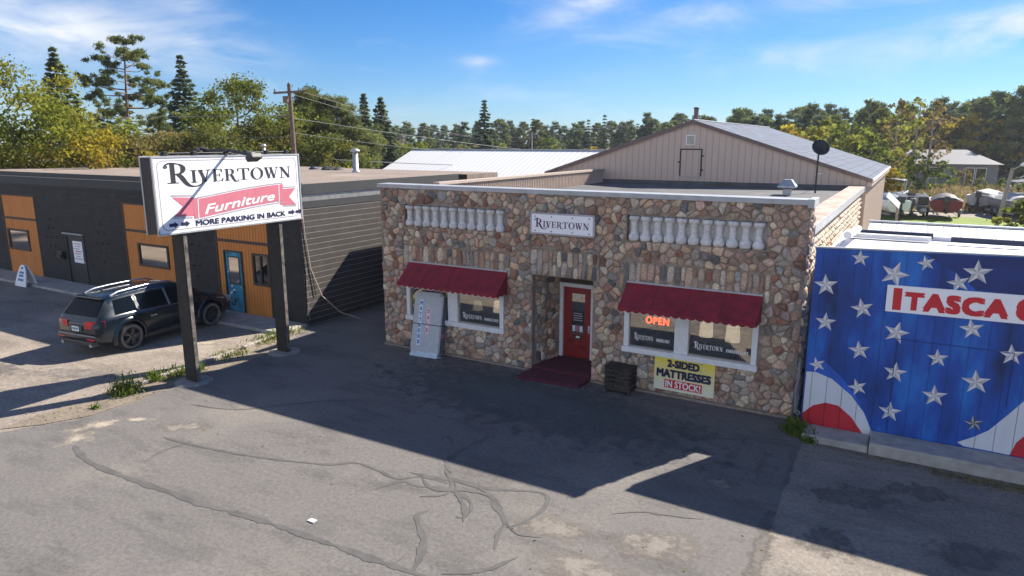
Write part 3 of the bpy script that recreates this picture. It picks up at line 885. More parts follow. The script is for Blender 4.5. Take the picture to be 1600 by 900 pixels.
for nm, (pts, w) in CR.items():
    # wander: subdivide and jitter
    q = random.Random(nm)
    fine = []
    for i in range(len(pts) - 1):
        p0, p1, p2, p3 = pts[max(0, i - 1)], pts[i], pts[i + 1], pts[min(len(pts) - 1, i + 2)]
        n = max(2, int(math.dist(p1, p2) / 0.06))
        for k in range(n):
            t = k / n
            fine.append(tuple(.5 * (2 * p1[c] + (p2[c] - p0[c]) * t + (2 * p0[c] - 5 * p1[c] + 4 * p2[c] - p3[c]) * t * t + (3 * p1[c] - p0[c] - 3 * p2[c] + p3[c]) * t ** 3) + q.gauss(0, .004) for c in (0, 1)))
    fine.append(pts[-1])
    ph = [q.uniform(0, 6) for _ in range(3)]
    ws = [w * 1.05 * (1 + .3 * math.sin(k * .31 + ph[0]) + .22 * math.sin(k * .83 + ph[1]) + .15 * q.gauss(0, 1)) * min(1, .25 + k / 7, .25 + (len(fine) - 1 - k) / 7) for k in range(len(fine))]
    ws = [max(.008, v) for v in ws]
    L_, R_ = [], []
    for k, p in enumerate(fine):
        a = fine[max(0, k - 2)]; b = fine[min(len(fine) - 1, k + 2)]
        d = Vector((b[0] - a[0], b[1] - a[1])).normalized()
        L_.append((p[0] - d.y * ws[k] / 2, p[1] + d.x * ws[k] / 2)); R_.append((p[0] + d.y * ws[k] / 2, p[1] - d.x * ws[k] / 2))
    kk += 1
    z = 0.0052 + kk * 0.00012
    for k in range(len(fine) - 1):
        cm.face([(*R_[k], z), (*R_[k + 1], z), (*L_[k + 1], z), (*L_[k], z)])
tag(cm.build('crack_sealer', M['seal']), kind='structure')

# ------------------------------------------------------------------ field stone wall builder
STONE_PAL = [(.33, .225, .17), (.27, .18, .14), (.38, .285, .21), (.26, .22, .20), (.16, .14, .135), (.29, .25, .225), (.41, .335, .26), (.22, .105, .078),
             (.35, .22, .17), (.25, .185, .155), (.10, .10, .105), (.31, .21, .175), (.33, .285, .25), (.25, .155, .12), (.31, .245, .195), (.42, .36, .30),
             (.36, .25, .175), (.20, .155, .135), (.31, .21, .16), (.17, .095, .075), (.21, .205, .205), (.29, .23, .195), (.34, .235, .20)]


def stone_col(q):
    c = q.choice(STONE_PAL); s = q.uniform(.68, 1.16)
    return (c[0] * s, c[1] * s * .985, c[2] * s * .90)


def clip(poly, nx, ny, d):
    """keep the side nx*x+ny*y <= d"""
    out = []
    n = len(poly)
    for i in range(n):
        a, b = poly[i], poly[(i + 1) % n]
        da = nx * a[0] + ny * a[1] - d; db = nx * b[0] + ny * b[1] - d
        if da <= 0: out.append(a)
        if (da < 0 < db) or (db < 0 < da):
            t = da / (da - db)
            out.append((a[0] + (b[0] - a[0]) * t, a[1] + (b[1] - a[1]) * t))
    return out


def one_stone(mb, F, poly, q, relief, inset=0.010, mi=1):
    cx = sum(p[0] for p in poly) / len(poly); cy = sum(p[1] for p in poly) / len(poly)
    for _ in range(2):            # round the corners
        pp = []
        for i in range(len(poly)):
            a, b = poly[i], poly[(i + 1) % len(poly)]
            pp.append((a[0] * .78 + b[0] * .22, a[1] * .78 + b[1] * .22)); pp.append((a[0] * .22 + b[0] * .78, a[1] * .22 + b[1] * .78))
        poly = pp
        if len(poly) > 22: break
    rr = sum(math.hypot(p[0] - cx, p[1] - cy) for p in poly) / len(poly)
    if rr < 0.025: return
    h = relief * q.uniform(.6, 1.25)
    col = stone_col(q)
    tx, ty = q.gauss(0, .12), q.gauss(0, .12)
    n = len(poly)
    def ringp(s, z):
        return [F @ Vector((cx + (p[0] - cx) * s, cy + (p[1] - cy) * s, max(0.001, z + ((p[0] - cx) * tx + (p[1] - cy) * ty) * (z > .006)))) for p in poly]
    s0 = 1 - inset / rr
    vs = ringp(s0, 0.001) + ringp(s0 * .93, h * .62) + ringp(s0 * .70, h * .95) + [F @ Vector((cx, cy, h))]
    fs = []
    for r in range(2):
        for i in range(n):
            j = (i + 1) % n
            fs.append((r * n + i, r * n + j, (r + 1) * n + j, (r + 1) * n + i))
    for i in range(n):
        fs.append((2 * n + i, 2 * n + (i + 1) % n, 3 * n))
    mb.mesh(vs, fs, mi, col, True)


def field_stones(mb, F, x0, x1, y0, y1, holes=(), sp=0.2, relief=0.035, seed=1, mi=1):
    q = random.Random(seed)
    pts = []
    ny = int((y1 - y0) / (sp * .82)) + 1; nx = int((x1 - x0) / sp) + 1
    for j in range(-1, ny + 1):
        for i in range(-1, nx + 1):
            if q.random() < .16: continue
            x = x0 + (i + .5 + (.5 if j % 2 else 0) + q.uniform(-.44, .44)) * sp
            y = y0 + (j + .5 + q.uniform(-.42, .42)) * sp * .82
            pts.append((x, y))
    grid = {}
    cs = sp * 1.5
    for k, p in enumerate(pts):
        grid.setdefault((int(p[0] // cs), int(p[1] // cs)), []).append(k)
    for k, p in enumerate(pts):
        if not (x0 < p[0] < x1 and y0 < p[1] < y1): continue
        if any(h[0] < p[0] < h[1] and h[2] < p[1] < h[3] for h in holes): continue
        poly = [(p[0] - sp * 1.3, p[1] - sp * 1.3), (p[0] + sp * 1.3, p[1] - sp * 1.3), (p[0] + sp * 1.3, p[1] + sp * 1.3), (p[0] - sp * 1.3, p[1] + sp * 1.3)]
        gx, gy = int(p[0] // cs), int(p[1] // cs)
        for ax in (-2, -1, 0, 1, 2):
            for ay in (-2, -1, 0, 1, 2):
                for m in grid.get((gx + ax, gy + ay), ()):
                    if m == k: continue
                    o = pts[m]; dx, dy = o[0] - p[0], o[1] - p[1]
                    poly = clip(poly, dx, dy, dx * (o[0] + p[0]) / 2 + dy * (o[1] + p[1]) / 2)
                    if len(poly) < 3: break
                if len(poly) < 3: break
            if len(poly) < 3: break
        if len(poly) < 3: continue
        for (nx_, ny_, d) in ((1, 0, x1), (-1, 0, -x0), (0, 1, y1), (0, -1, -y0)):
            poly = clip(poly, nx_, ny_, d)
        for h in holes:
            # the one edge of the opening that parts it from this stone
            c = [(h[0] - p[0], (1, 0, h[0])), (p[0] - h[1], (-1, 0, -h[1])), (h[2] - p[1], (0, 1, h[2])), (p[1] - h[3], (0, -1, -h[3]))]
            c.sort(key=lambda t: -t[0])
            if c[0][0] > 0: poly = clip(poly, *c[0][1])
        if len(poly) >= 3:
            one_stone(mb, F, poly, q, relief)


def soldier(mb, F, x0, x1, y0, y1, w=0.15, rows=2, seed=3, relief=0.03):
    """upright cut stones above an opening"""
    q = random.Random(seed)
    x = x0
    while x < x1 - .03:
        ww = min(q.uniform(w * .7, w * 1.3), x1 - x)
        if x1 - x - ww < .06: ww = x1 - x
        ym = y0 + (y1 - y0) * (q.uniform(.35, .65))
        spans = [(y0, ym), (ym, y1)] if q.random() < .72 else [(y0, y1)]
        for a, b in spans:
            if b - a > .03:
                one_stone(mb, F, [(x, a), (x + ww * q.uniform(.9, 1), a), (x + ww, b), (x + q.uniform(0, .015), b)], q, relief, .009)
        x += ww


def holed(mb, F, x0, x1, y0, y1, holes, depth=0.0, mi=0, mi_rev=None):
    """flat wall with rectangular openings and their reveals"""
    xs = sorted({x0, x1, *[h[0] for h in holes], *[h[1] for h in holes]})
    ys = sorted({y0, y1, *[h[2] for h in holes], *[h[3] for h in holes]})
    for a, b in zip(xs[:-1], xs[1:]):
        for c, d in zip(ys[:-1], ys[1:]):
            mx, my = (a + b) / 2, (c + d) / 2
            if any(h[0] < mx < h[1] and h[2] < my < h[3] for h in holes): continue
            mb.face([F @ Vector(p) for p in ((a, c, 0), (b, c, 0), (b, d, 0), (a, d, 0))], mi)
    if depth:
        r = mi if mi_rev is None else mi_rev
        for h in holes:
            for (p, s) in (((h[0], h[2]), (h[1], h[2])), ((h[1], h[2]), (h[1], h[3])), ((h[1], h[3]), (h[0], h[3])), ((h[0], h[3]), (h[0], h[2]))):
                mb.face([F @ Vector(v) for v in ((p[0], p[1], 0), (s[0], s[1], 0), (s[0], s[1], -depth), (p[0], p[1], -depth))], r)


# ------------------------------------------------------------------ the stone fronted shop
FX0, FX1, FY, FH = -13.94, -1.905, 16.04, 4.98
store = thing('furniture_store', 'field stone fronted shop with two burgundy awnings and a row of white balusters each side', 'shop', ((FX0 + FX1) / 2, FY, 0))
SO = Vector(((FX0 + FX1) / 2, FY, 0))


def part(mb, name, mats, parent=store):
    """world-placed mesh hung under a thing without moving it"""
    o = mb.build(name, mats)
    o.parent = parent
    root = parent
    while root.parent is not None: root = root.parent
    if parent is root:
        o.matrix_parent_inverse = Matrix.Translation(root.location).inverted() if not any(root.rotation_euler) else (Matrix.Translation(root.location) @ root.rotation_euler.to_matrix().to_4x4()).inverted()
    return o


WL = (-13.03, -9.60, 0.93, 2.55)
WR = (-6.04, -2.78, 1.00, 2.60)
AL = (-8.70, -6.92, 0.0, 2.72)
BL = (-13.03, -9.55, 3.80, 4.42)
BR = (-6.06, -2.76, 3.84, 4.48)
F0 = FM((0, FY, 0), 'front')
w = MB()
holed(w, F0, FX0, FX1, 0, FH - .06, [WL, WR, AL, BL, BR], 0.16)
SOL = [(-13.1, -9.4, 2.56, 3.22), (-6.2, -2.6, 2.61, 3.30), (-8.75, -6.75, 2.72, 3.42)]
holes = [WL, WR, AL, BL, BR] + SOL
field_stones(w, F0, FX0, FX1, 0.05, FH - .07, holes, 0.200, 0.045, 5)
for k, s in enumerate(SOL):
    soldier(w, F0, *s, seed=20 + k)
soldier(w, F0, WL[0] + .05, WL[1], .76, .925, .13, 1, 31)
soldier(w, F0, WR[0], WR[1], .82, .995, .13, 1, 32)
# concrete footing strip along the foot of the wall
w.box(FX0 - .02, AL[0], FY - .06, FY + .0, -.05, .05, 0)
w.box(AL[1], FX1 + .02, FY - .07, FY + .0, -.05, .06, 0)
# stone returns at both corners
FRt = FM((FX1, 0, 0), 'right')
w.face([(FX1, FY, 0), (FX1, FY + .62, 0), (FX1, FY + .62, FH - .06), (FX1, FY, FH - .06)], 0)
field_stones(w, FRt, FY + .0, FY + .62, 0.05, FH - .07, [], 0.19, 0.05, 8)
w.face([(FX0, FY, 0), (FX0, FY, FH - .06), (FX0, FY + .4, FH - .06), (FX0, FY + .4, 0)], 0)
w.face([(FX0, FY + .4, 0), (FX0, FY + .4, FH - .06), (FX1, FY + .4, FH - .06), (FX1, FY + .4, 4.0), (FX0, FY + .4, 4.0)], 0) if False else None
# back of the parapet
w.face([(FX0, FY + .4, 4.1), (FX1, FY + .4, 4.1), (FX1, FY + .4, FH - .06), (FX0, FY + .4, FH - .06)], 0)
w.face([(FX1, FY + .4, 4.1), (FX1, FY + .62, 4.1), (FX1 - .3, FY + .62, 4.1), (FX1 - .3, FY + .4, 4.1)], 0)
w.face([(FX1, FY + .62, 3.9), (FX1 - .35, FY + .62, 3.9), (FX1 - .35, FY + .62, FH - .06), (FX1, FY + .62, FH - .06)], 0)
w.face([(FX1 - .35, FY + .62, 3.9), (FX1 - .35, FY + .4, 3.9), (FX1 - .35, FY + .4, FH - .06), (FX1 - .35, FY + .62, FH - .06)], 0)
# alcove: side walls of stone, back wall, ceiling
AD = 1.26
ang = [Vector((AL[0], FY + .16, 0)), Vector((-8.46, FY + AD, 0))]
d = (ang[1] - ang[0]); ln = d.length; d.normalize()
FA = Matrix.Translation(ang[0]) @ Matrix(((d.x, 0, d.y), (d.y, 0, -d.x), (0, 1, 0))).to_4x4()
w.face([FA @ Vector(p) for p in ((-.0, 0, 0), (ln, 0, 0), (ln, AL[3], 0), (0, AL[3], 0))], 0)
field_stones(w, FA, 0.0, ln, 0.05, AL[3], [], 0.215, 0.035, 14)
w.face([(AL[1], FY + .16, 0), (AL[1], FY + AD, 0), (AL[1], FY + AD, AL[3]), (AL[1], FY + .16, AL[3])], 0)
field_stones(w, FM((AL[1], 0, 0), 'left'), -(FY + AD), -(FY + .16), .05, AL[3], [], .215, .03, 15)
w.face([(AL[0], FY + .16, AL[3]), (AL[1], FY + .16, AL[3]), (AL[1], FY + AD, AL[3]), (AL[0], FY + AD, AL[3])], 0)
w.face([(-7.40, FY + AD, 0), (AL[1], FY + AD, 0), (AL[1], FY + AD, AL[3]), (-7.40, FY + AD, AL[3])], 0)
front = part(w, 'front_wall', [M['mortar'], M['stone']])

# recessed niches behind the balusters
for h in (BL, BR):
    nb = MB(); nb.box(h[0] + .003, h[1] - .003, FY + .162, FY + .2, h[2], h[3])
    part(nb, 'niche_back', M['old_white'])


def baluster(x, z0, h, jitter):
    mb = MB()
    s = h / 0.60
    prof = [(0, 0), (.125, 0), (.140, .03), (.150, .08), (.140, .13), (.105, .17), (.088, .20), (.083, .26), (.083, .44), (.092, .47), (.115, .50), (.138, .515), (.142, .57), (.125, .60), (0, .60)]
    mb.lathe([(r * .93, z * s) for r, z in prof], 14, 0, Matrix.Translation((x, FY + .045, z0)) @ Matrix.Rotation(jitter, 4, 'Y'))
    return part(mb, 'baluster', M['old_white'])
for k in range(11):
    baluster(-12.86 + k * (3.13 / 10), BL[2] + .005, .585, rnd.uniform(-.015, .015))
    baluster(-5.88 + k * (2.95 / 10), BR[2] + .005, .60, rnd.uniform(-.015, .015))

# parapet coping of folded light metal
cp = MB()
cp.bbox(FX0 - .06, FX1 + .05, FY - .07, FY + .46, FH - .10, FH + .02, .012)
part(cp, 'parapet_coping', M['flashing'])
cc = MB()
cc.bbox(FX1 - .06, FX1 + .075, FY - .085, FY + .66, FH - .16, FH + .035, .012)
part(cc, 'corner_flashing', M['flashing'])

# right-hand side wall of rock faced block
sw = MB()
SX = -1.99; SY0, SY1 = FY + .62, 33.0
sw.face([(SX, SY0, -.1), (SX, SY1, -.1), (SX, SY1, 4.28), (SX, SY0, 4.28)], 0)
q = random.Random(77)
row = 0; z = 0.0
while z < 4.22:
    y = SY0 + (.0 if row % 2 == 0 else -.2)
    if z > 1.6 or True:
        while y < SY1:
            a, b = max(SY0, y + .006), min(SY1, y + .394)
            if b - a > .06:
                c = q.choice([(.48, .40, .31), (.52, .44, .34), (.45, .37, .28), (.50, .41, .31), (.47, .395, .315)])
                if q.random() < .012: c = (.18, .07, .05)
                nseg = 4
                pts = []
                for i in range(nseg + 1):
                    for j in range(3):
                        edge = (i in (0, nseg)) or (j in (0, 2))
                        dx = .006 if edge else q.uniform(.060, .090)
                        pts.append((SX + dx, a + (b - a) * i / nseg, z + .018 + .164 * j / 2 + (0 if edge else q.uniform(-.02, .03))))
                fs = [(i * 3 + j, (i + 1) * 3 + j, (i + 1) * 3 + j + 1, i * 3 + j + 1) for i in range(nseg) for j in range(2)]
                sw.mesh(pts, fs, 1, c)
            y += .4
    row += 1; z += .2
part(sw, 'side_wall', [M['mortar'], M['rockface']])
sc_ = MB()
sc_.bbox(-2.46, -1.86, SY0 - .02, SY1, 4.30, 4.40, .012)
part(sc_, 'side_coping', M['rusty'])
se = MB()
se.box(-1.859, -1.845, SY0 - .02, SY1, 4.19, 4.402)
part(se, 'coping_edge', M['flashing'])
iw = MB()
iw.box(-2.44, -2.0, SY0, SY1, 3.9, 4.298)
iw.box(FX0 + .0, FX0 + .1, FY + .41, SY1, 0, 4.1)
part(iw, 'inner_parapet', M['mortar'])
rf = MB()
rf.face([(FX0, FY + .40, 4.12), (-2.44, FY + .40, 4.12), (-2.44, 33.0, 4.22), (FX0, 33.0, 4.22)])
part(rf, 'roof', M['membrane'])
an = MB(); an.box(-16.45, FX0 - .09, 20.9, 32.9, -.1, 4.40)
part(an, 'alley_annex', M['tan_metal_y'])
# ribbed tan parapet along the left edge of the roof
wp = MB()
q0 = 18.9
n = int((33 - q0) / .15)
for i in range(n):
    y = q0 + i * .15
    wp.mesh([(FX0 + .02, y, 4.1), (FX0 + .02, y + .06, 4.1), (FX0 + .07, y + .085, 4.1), (FX0 + .07, y + .125, 4.1), (FX0 + .02, y + .15, 4.1),
             (FX0 + .02, y, 4.80), (FX0 + .02, y + .06, 4.80), (FX0 + .07, y + .085, 4.80), (FX0 + .07, y + .125, 4.80), (FX0 + .02, y + .15, 4.80)],
            [(k, k + 1, k + 6, k + 5) for k in range(4)], 0)
wp.box(FX0 - .08, FX0 + .015, q0, 33, 3.9, 4.80, 0)
part(wp, 'ribbed_parapet', M['tan_light'])
wc = MB()
wc.bbox(FX0 - .12, FX0 + .13, q0 - .03, 33, 4.80, 4.90, .01)
wc.box(FX0 + .015, FX0 + .12, q0, 33, 4.07, 4.16, 0)
part(wc, 'ribbed_parapet_cap', M['tan_light'])

# windows with deep white frames
def shop_window(h, mullion, mw):
    f = MB()
    y0, y1 = FY - .035, FY + .10
    f.bbox(h[0], h[0] + .13, y0, y1, h[2] + .14, h[3], .01)
    f.bbox(h[1] - .13, h[1], y0, y1, h[2] + .14, h[3], .01)
    f.bbox(h[0] - .03, h[1] + .03, y0 - .05, y1, h[2], h[2] + .139, .01)
    f.bbox(h[0] + .131, h[1] - .131, y0, y1, h[3] - .12, h[3] + .002, .01)
    f.bbox(mullion - mw / 2, mullion + mw / 2, y0, y1, h[2] + .14, h[3] - .121, .01)
    win = part(f, 'window', M['white_paint'])
    for a, b in ((h[0] + .13, mullion - mw / 2), (mullion + mw / 2, h[1] - .13)):
        g = MB(); g.box(a, b, FY + .04, FY + .05, h[2] + .139, h[3] - .12)
        p = g.build('pane', M['glass']); p.parent = win
    r = MB()     # display bay behind the glass
    x0, x1, z0, z1, yb = h[0], h[1], h[2] + .02, h[3] + .05, FY + 1.7
    r.face([(x0, yb, z0), (x1, yb, z0), (x1, yb, z1), (x0, yb, z1)], 0)
    r.face([(x0, FY + .165, z0), (x0, yb, z0), (x0, yb, z1), (x0, FY + .165, z1)], 0)
    r.face([(x1, yb, z0), (x1, FY + .165, z0), (x1, FY + .165, z1), (x1, yb, z1)], 0)
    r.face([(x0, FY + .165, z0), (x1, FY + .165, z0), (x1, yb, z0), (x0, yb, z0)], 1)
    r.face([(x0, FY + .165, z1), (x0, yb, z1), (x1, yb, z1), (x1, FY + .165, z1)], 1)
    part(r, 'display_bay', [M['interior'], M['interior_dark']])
    return win
win_l = shop_window(WL, -11.33, .34)
win_r = shop_window(WR, -4.56, .34)

# white lettering stuck on the panes
def pane_letters(x0, x1, z):
    mb = MB(); Fp = FM((0, FY + .037, 0), 'front')
    mid = x0 + (x1 - x0) * .54
    serif_word(mb, Fp, x0, mid, z, .155, .11, 0, .0)
    fit_text(mb, Fp, 'PARKING ONLY', mid + .08, x1, z, z + .085, .012, z=0)
    return mb
for win, x0, x1, z in ((win_l, -11.02, -9.80, 1.22), (win_r, -5.78, -4.86, 1.34), (win_r, -4.26, -2.98, 1.33)):
    o = pane_letters(x0, x1, z).build('pane_lettering', M['white_clean']); o.parent = win

# awnings
def awning(x0, x1, zt, zb, out):
    mb = MB()
    yf = FY - out
    n = 12
    def prof(t):            # gentle sag of the canvas of the canvas
        return (FY - .05 - (out - .05) * t, zt + (zb - zt) * t - .03 * math.sin(PI * t))
    m = 10
    for k in range(m):
        a0, a1 = prof(k / m), prof((k + 1) / m)
        mb.mesh([(x0, *a0), (x1, *a0), (x1, *a1), (x0, *a1)], [(0, 3, 2, 1)], 0, None, True)
    for x, s in ((x0, 1), (x1, -1)):
        for k in range(m):
            a0, a1 = prof(k / m), prof((k + 1) / m)
            mb.face([(x, *a0), (x, *a1), (x, a1[0], zb - .0), (x, a0[0], zb)], 0)
    o = part(mb, 'awning', M['awning'])
    for k in range(1, 4):       # sewn seams running down the canvas
        sm = MB(); xs_ = x0 + (x1 - x0) * k / 4
        for j in range(m):
            a0, a1 = prof(j / m), prof((j + 1) / m)
            sm.face([(xs_ - .012, a0[0] - .004, a0[1] + .004), (xs_ + .012, a0[0] - .004, a0[1] + .004), (xs_ + .012, a1[0] - .004, a1[1] + .004), (xs_ - .012, a1[0] - .004, a1[1] + .004)])
        sp_ = sm.build('seam', M['awning_seam']); sp_.parent = o
    vb = MB(); tb = MB()
    sc = .19; ns = int(round((x1 - x0) / sc)); sc = (x1 - x0) / ns
    def scallop(P):
        nonlocal vb
        for k in range(ns):
            for j in range(6):
                t0, t1 = j / 6, (j + 1) / 6
                xa, xb = x0 + (k + t0) * sc, x0 + (k + t1) * sc
                za, zb_ = zb - .075 - .045 * math.sin(PI * t0), zb - .075 - .045 * math.sin(PI * t1)
                vb.face([(xa, yf, zb), (xb, yf, zb), (xb, yf, zb_), (xa, yf, za)])
                tb.face([(xa, yf - .004, za + .008), (xb, yf - .004, zb_ + .008), (xb, yf - .004, zb_ - .008), (xa, yf - .004, za - .008)])
    scallop(None)
    for x in (x0, x1):
        m2 = 3
        for k in range(m2):
            for j in range(5):
                t0, t1 = (k + j / 5) / m2, (k + (j + 1) / 5) / m2
                ya, yb = yf + (out - .02) * t0, yf + (out - .02) * t1
                za, zc = zb - .07 - .04 * math.sin(PI * (j / 5)), zb - .07 - .04 * math.sin(PI * ((j + 1) / 5))
                vb.face([(x, ya, zb), (x, yb, zb), (x, yb, zc), (x, ya, za)])
    v = vb.build('valance', M['awning']); v.parent = o
    t = tb.build('valance_edging', M['awning_trim']); t.parent = o
    r = MB(); r.bbox(x0, x1, FY - .07, FY - .03, zt - .01, zt + .035, .008)
    for x in (x0 + .02, x1 - .02):
        r.tube([(x, FY - .04, zb - .02), (x, yf + .02, zb - .01)], .014, 6)
    r.tube([(x0 + .01, yf + .02, zb - .005), (x1 - .01, yf + .02, zb - .005)], .014, 6)
    rr = r.build('awning_frame', M['flashing']); rr.parent = o
    return o
awning(-12.88, -9.46, 2.72, 2.19, .64)
awning(-5.99, -2.74, 2.80, 2.28, .64)

# entrance door
DY = FY + AD
dm = MB()
dm.bbox(-8.46, -8.35, DY - .08, DY + .05, .15, 2.33, .01)
dm.bbox(-7.49, -7.39, DY - .08, DY + .05, .15, 2.33, .01)
dm.bbox(-8.349, -7.491, DY - .08, DY + .05, 2.22, 2.33, .01)
dfr = part(dm, 'door_frame', M['white_paint'])
dt = MB()
dt.box(-8.46, -7.39, DY - .02, DY + .05, 2.332, 2.72)
dt.box(-8.46, -7.39, DY - .10, DY - .021, 2.40, 2.47)
tr_ = part(dt, 'transom', M['brown_trim'])
dd = MB()
X0, X1, Z0, Z1 = -8.345, -7.495, .165, 2.215
dd.box(X0, X1, DY + .0, DY + .045, Z0, .86, 0)
dd.box(X0, -8.12, DY, DY + .045, .861, Z1, 0)
dd.box(-7.70, X1, DY, DY + .045, .861, Z1, 0)
dd.box(-8.119, -7.701, DY, DY + .045, 2.03, Z1, 0)
for a in (35, -35, 145, -145):       # crossed mouldings on the lower panel
    R_ = Matrix.Translation((-7.92, DY - .012, .55)) @ Matrix.Rotation(rad(a), 4, 'Y')
    dd.box(.06, .30, -.008, .010, -.012, .012, 1, M=R_)
    dd.box(.12, .30, -.008, .010, .065, .085, 1, M=R_)
door = part(dd, 'door', [M['red_door'], M['red_trim']])
g = MB(); g.box(-8.119, -7.701, DY + .015, DY + .025, .861, 2.029)
p = g.build('pane', M['glass']); p.parent = door
g = MB()
g.tube([(-7.56, DY - .05, 1.03), (-7.56, DY - .005, 1.03)], .03, 10)
g.bbox(-7.59, -7.53, DY - .012, DY - .001, .92, 1.14, .006)
p = g.build('handle', M['chrome']); p.parent = door
g = MB(); g.box(-8.05, -7.78, DY - .006, DY - .001, .70, .83, 0); g.box(-7.96, -7.84, DY - .010, DY - .0065, .74, .80, 1)
p = g.build('letter_plate', [M['black_paint'], M['white_clean']]); p.parent = door
g = MB(); Fd = FM((0, DY + .012, 0), 'front')
g.face([Fd @ Vector(v) for v in ((-8.09, 1.16, .001), (-7.73, 1.16, .001), (-7.73, 1.52, .001), (-8.09, 1.52, .001))], 1)
for k in range(4):
    g.face([Fd @ Vector(v) for v in ((-8.05, 1.44 - k * .065, .003), (-7.79 + .03 * (k % 2), 1.44 - k * .065, .003), (-7.79 + .03 * (k % 2), 1.465 - k * .065, .003), (-8.05, 1.465 - k * .065, .003))], 2)
for k, (a, b, mi) in enumerate(((-8.08, -7.99, 3), (-7.97, -7.88, 4), (-7.86, -7.76, 3))):
    g.face([Fd @ Vector(v) for v in ((a, .92, .002), (b, .92, .002), (b, 1.10, .002), (a, 1.10, .002))], mi)
fit_text(g, Fd, '816', -8.02, -7.82, 1.90, 1.99, .02, mi=0, z=.002)
p = g.build('door_stickers', [M['white_clean'], M['black_paint'], M['grey_line'], M['pale_blue'], M['rose']]); p.parent = door
ib = MB()
ib.box(-8.4, -7.45, DY + .9, DY + .95, .1, 2.4, 0)
ib.box(-8.42, -7.43, DY + .06, DY + .9, .1, .16, 0)
ib.box(-8.42, -7.43, DY + .06, DY + .9, 2.3, 2.36, 0)
part(ib, 'entrance_lobby', M['interior'])
# carpeted steps
st = MB()
st.prism([(AL[0] + .02, FY - .05), (AL[1] - .04, FY + .0), (AL[1] - .04, DY - .01), (-8.44, DY - .01)], .165, None, 0)
st.prism([(-8.74, FY - .80), (-6.98, FY - .68), (-6.93, FY - .051), (-8.72, FY - .051)], .085, None, 0)
part(st, 'entrance_steps', M['carpet'])
# roof vent with a hipped cap
rv = MB()
rv.lathe([(.20, 0), (.20, .28)], 4, 0, Matrix.Translation((-4.35, 28.9, 4.19)) @ Matrix.Rotation(PI / 4, 4, 'Z'), False)
rv.lathe([(.30, .24), (.46, .30), (.46, .36), (.20, .60), (0.001, .60)], 4, 0, Matrix.Translation((-4.35, 28.9, 4.19)) @ Matrix.Rotation(PI / 4, 4, 'Z'), False)
part(rv, 'roof_vent', M['galv'])

# ------------------------------------------------------------------ things on and round the shop front
def rrect(x0, x1, y0, y1, r, n=6):
    p = []
    for cx, cy, a in ((x1 - r, y1 - r, 0), (x0 + r, y1 - r, 90), (x0 + r, y0 + r, 180), (x1 - r, y0 + r, 270)):
        for k in range(n + 1):
            t = rad(a + 90 * k / n); p.append((cx + r * math.cos(t), cy + r * math.sin(t)))
    return p
ws = thing('wall_sign', 'small white rounded name board on the stone wall above the entrance', 'sign', (-7.80, FY - .05, 4.12))
mb = MB(); Fs = FM((0, FY - .045, 0), 'front')
mb.prism(rrect(-8.73, -6.88, 3.84, 4.41, .05), .05, Fs)
part(mb, 'board_frame', M['grey_line'], ws)
mb = MB(); mb.prism(rrect(-8.68, -6.93, 3.885, 4.365, .04), .054, Fs)
for x in (-8.58, -8.1, -7.5, -7.03):
    for z in (3.93, 4.31):
        mb.lathe([(.018, 0), (.018, .06), (0.001, .06)], 8, 1, Fs @ Matrix.Translation((x, z, 0)))
part(mb, 'board', [M['sign_white'], M['dark_metal']], ws)
mb = MB(); serif_word(mb, Fs, -8.60, -7.03, 4.03, .22, .165, 0, .058)
part(mb, 'lettering', M['purple_text'], ws)

bn = thing('banner', 'yellow vinyl banner offering mattresses in stock below the right window', 'banner', (-4.44, FY - .1, .6))
mb = MB(); Fb = FM((0, FY - .055, 0), 'front') @ Matrix.Translation((-4.44, .6, 0)) @ Matrix.Rotation(rad(-.5), 4, 'Z')
nx = 14
for k in range(nx):
    xa, xb = -.745 + 1.49 * k / nx, -.745 + 1.49 * (k + 1) / nx
    za, zb = .018 * math.sin(k * 1.1), .018 * math.sin((k + 1) * 1.1)
    mb.mesh([Fb @ Vector(v) for v in ((xa, -.43, .01 + za * .3), (xb, -.43, .01 + zb * .3), (xb, .43, .01), (xa, .43, .01))], [(0, 1, 2, 3)], 0, None, True)
mb.box(-5.19, -3.69, FY - .054, FY - .047, .165, 1.04)
part(mb, 'vinyl_sheet', M['yellow'], bn)
mb = MB()
fit_text(mb, Fb, '2-SIDED', -.42, .38, .17, .37, .035, z=.024)
fit_text(mb, Fb, 'MATTRESSES', -.68, .67, -.10, .12, .035, z=.024)
part(mb, 'headline', M['navy_text'], bn)
mb = MB(); mb.face([Fb @ Vector(v) for v in ((-.47, -.36, .022), (.46, -.36, .022), (.46, -.145, .022), (-.47, -.145, .022))])
part(mb, 'red_panel', M['red_text'], bn)
mb = MB(); fit_text(mb, Fb, 'IN STOCK!', -.44, .43, -.34, -.165, .018, z=.027)
part(mb, 'stock_lettering', M['white_clean'], bn)

mt = thing('mattress', 'grey plastic wrapped mattress standing against the left shop window', 'mattress', (-12.05, FY - .45, 0))
Mm = Matrix.Translation((-12.06, FY - .52, 0.02)) @ Matrix.Rotation(rad(2.2), 4, 'Z') @ Matrix.Rotation(rad(-13.0), 4, 'X') @ Matrix.Rotation(rad(-1.0), 4, 'Y')
mb = MB()
bm = bmesh.new(); bmesh.ops.create_cube(bm, size=1)
for v in bm.verts: v.co = Vector((v.co.x * 1.02, v.co.y * .26 + .13, (v.co.z + .5) * 1.9))
bmesh.ops.bevel(bm, geom=[e for e in bm.edges if abs((e.verts[0].co - e.verts[1].co).y) > .2], offset=.09, segments=4, affect='EDGES')
bmesh.ops.bevel(bm, geom=list(bm.edges), offset=.025, segments=2, affect='EDGES')
mb.bm(bm, 0, None, Mm, False)
part(mb, 'cover', M['mattress'], mt)
mb = MB()
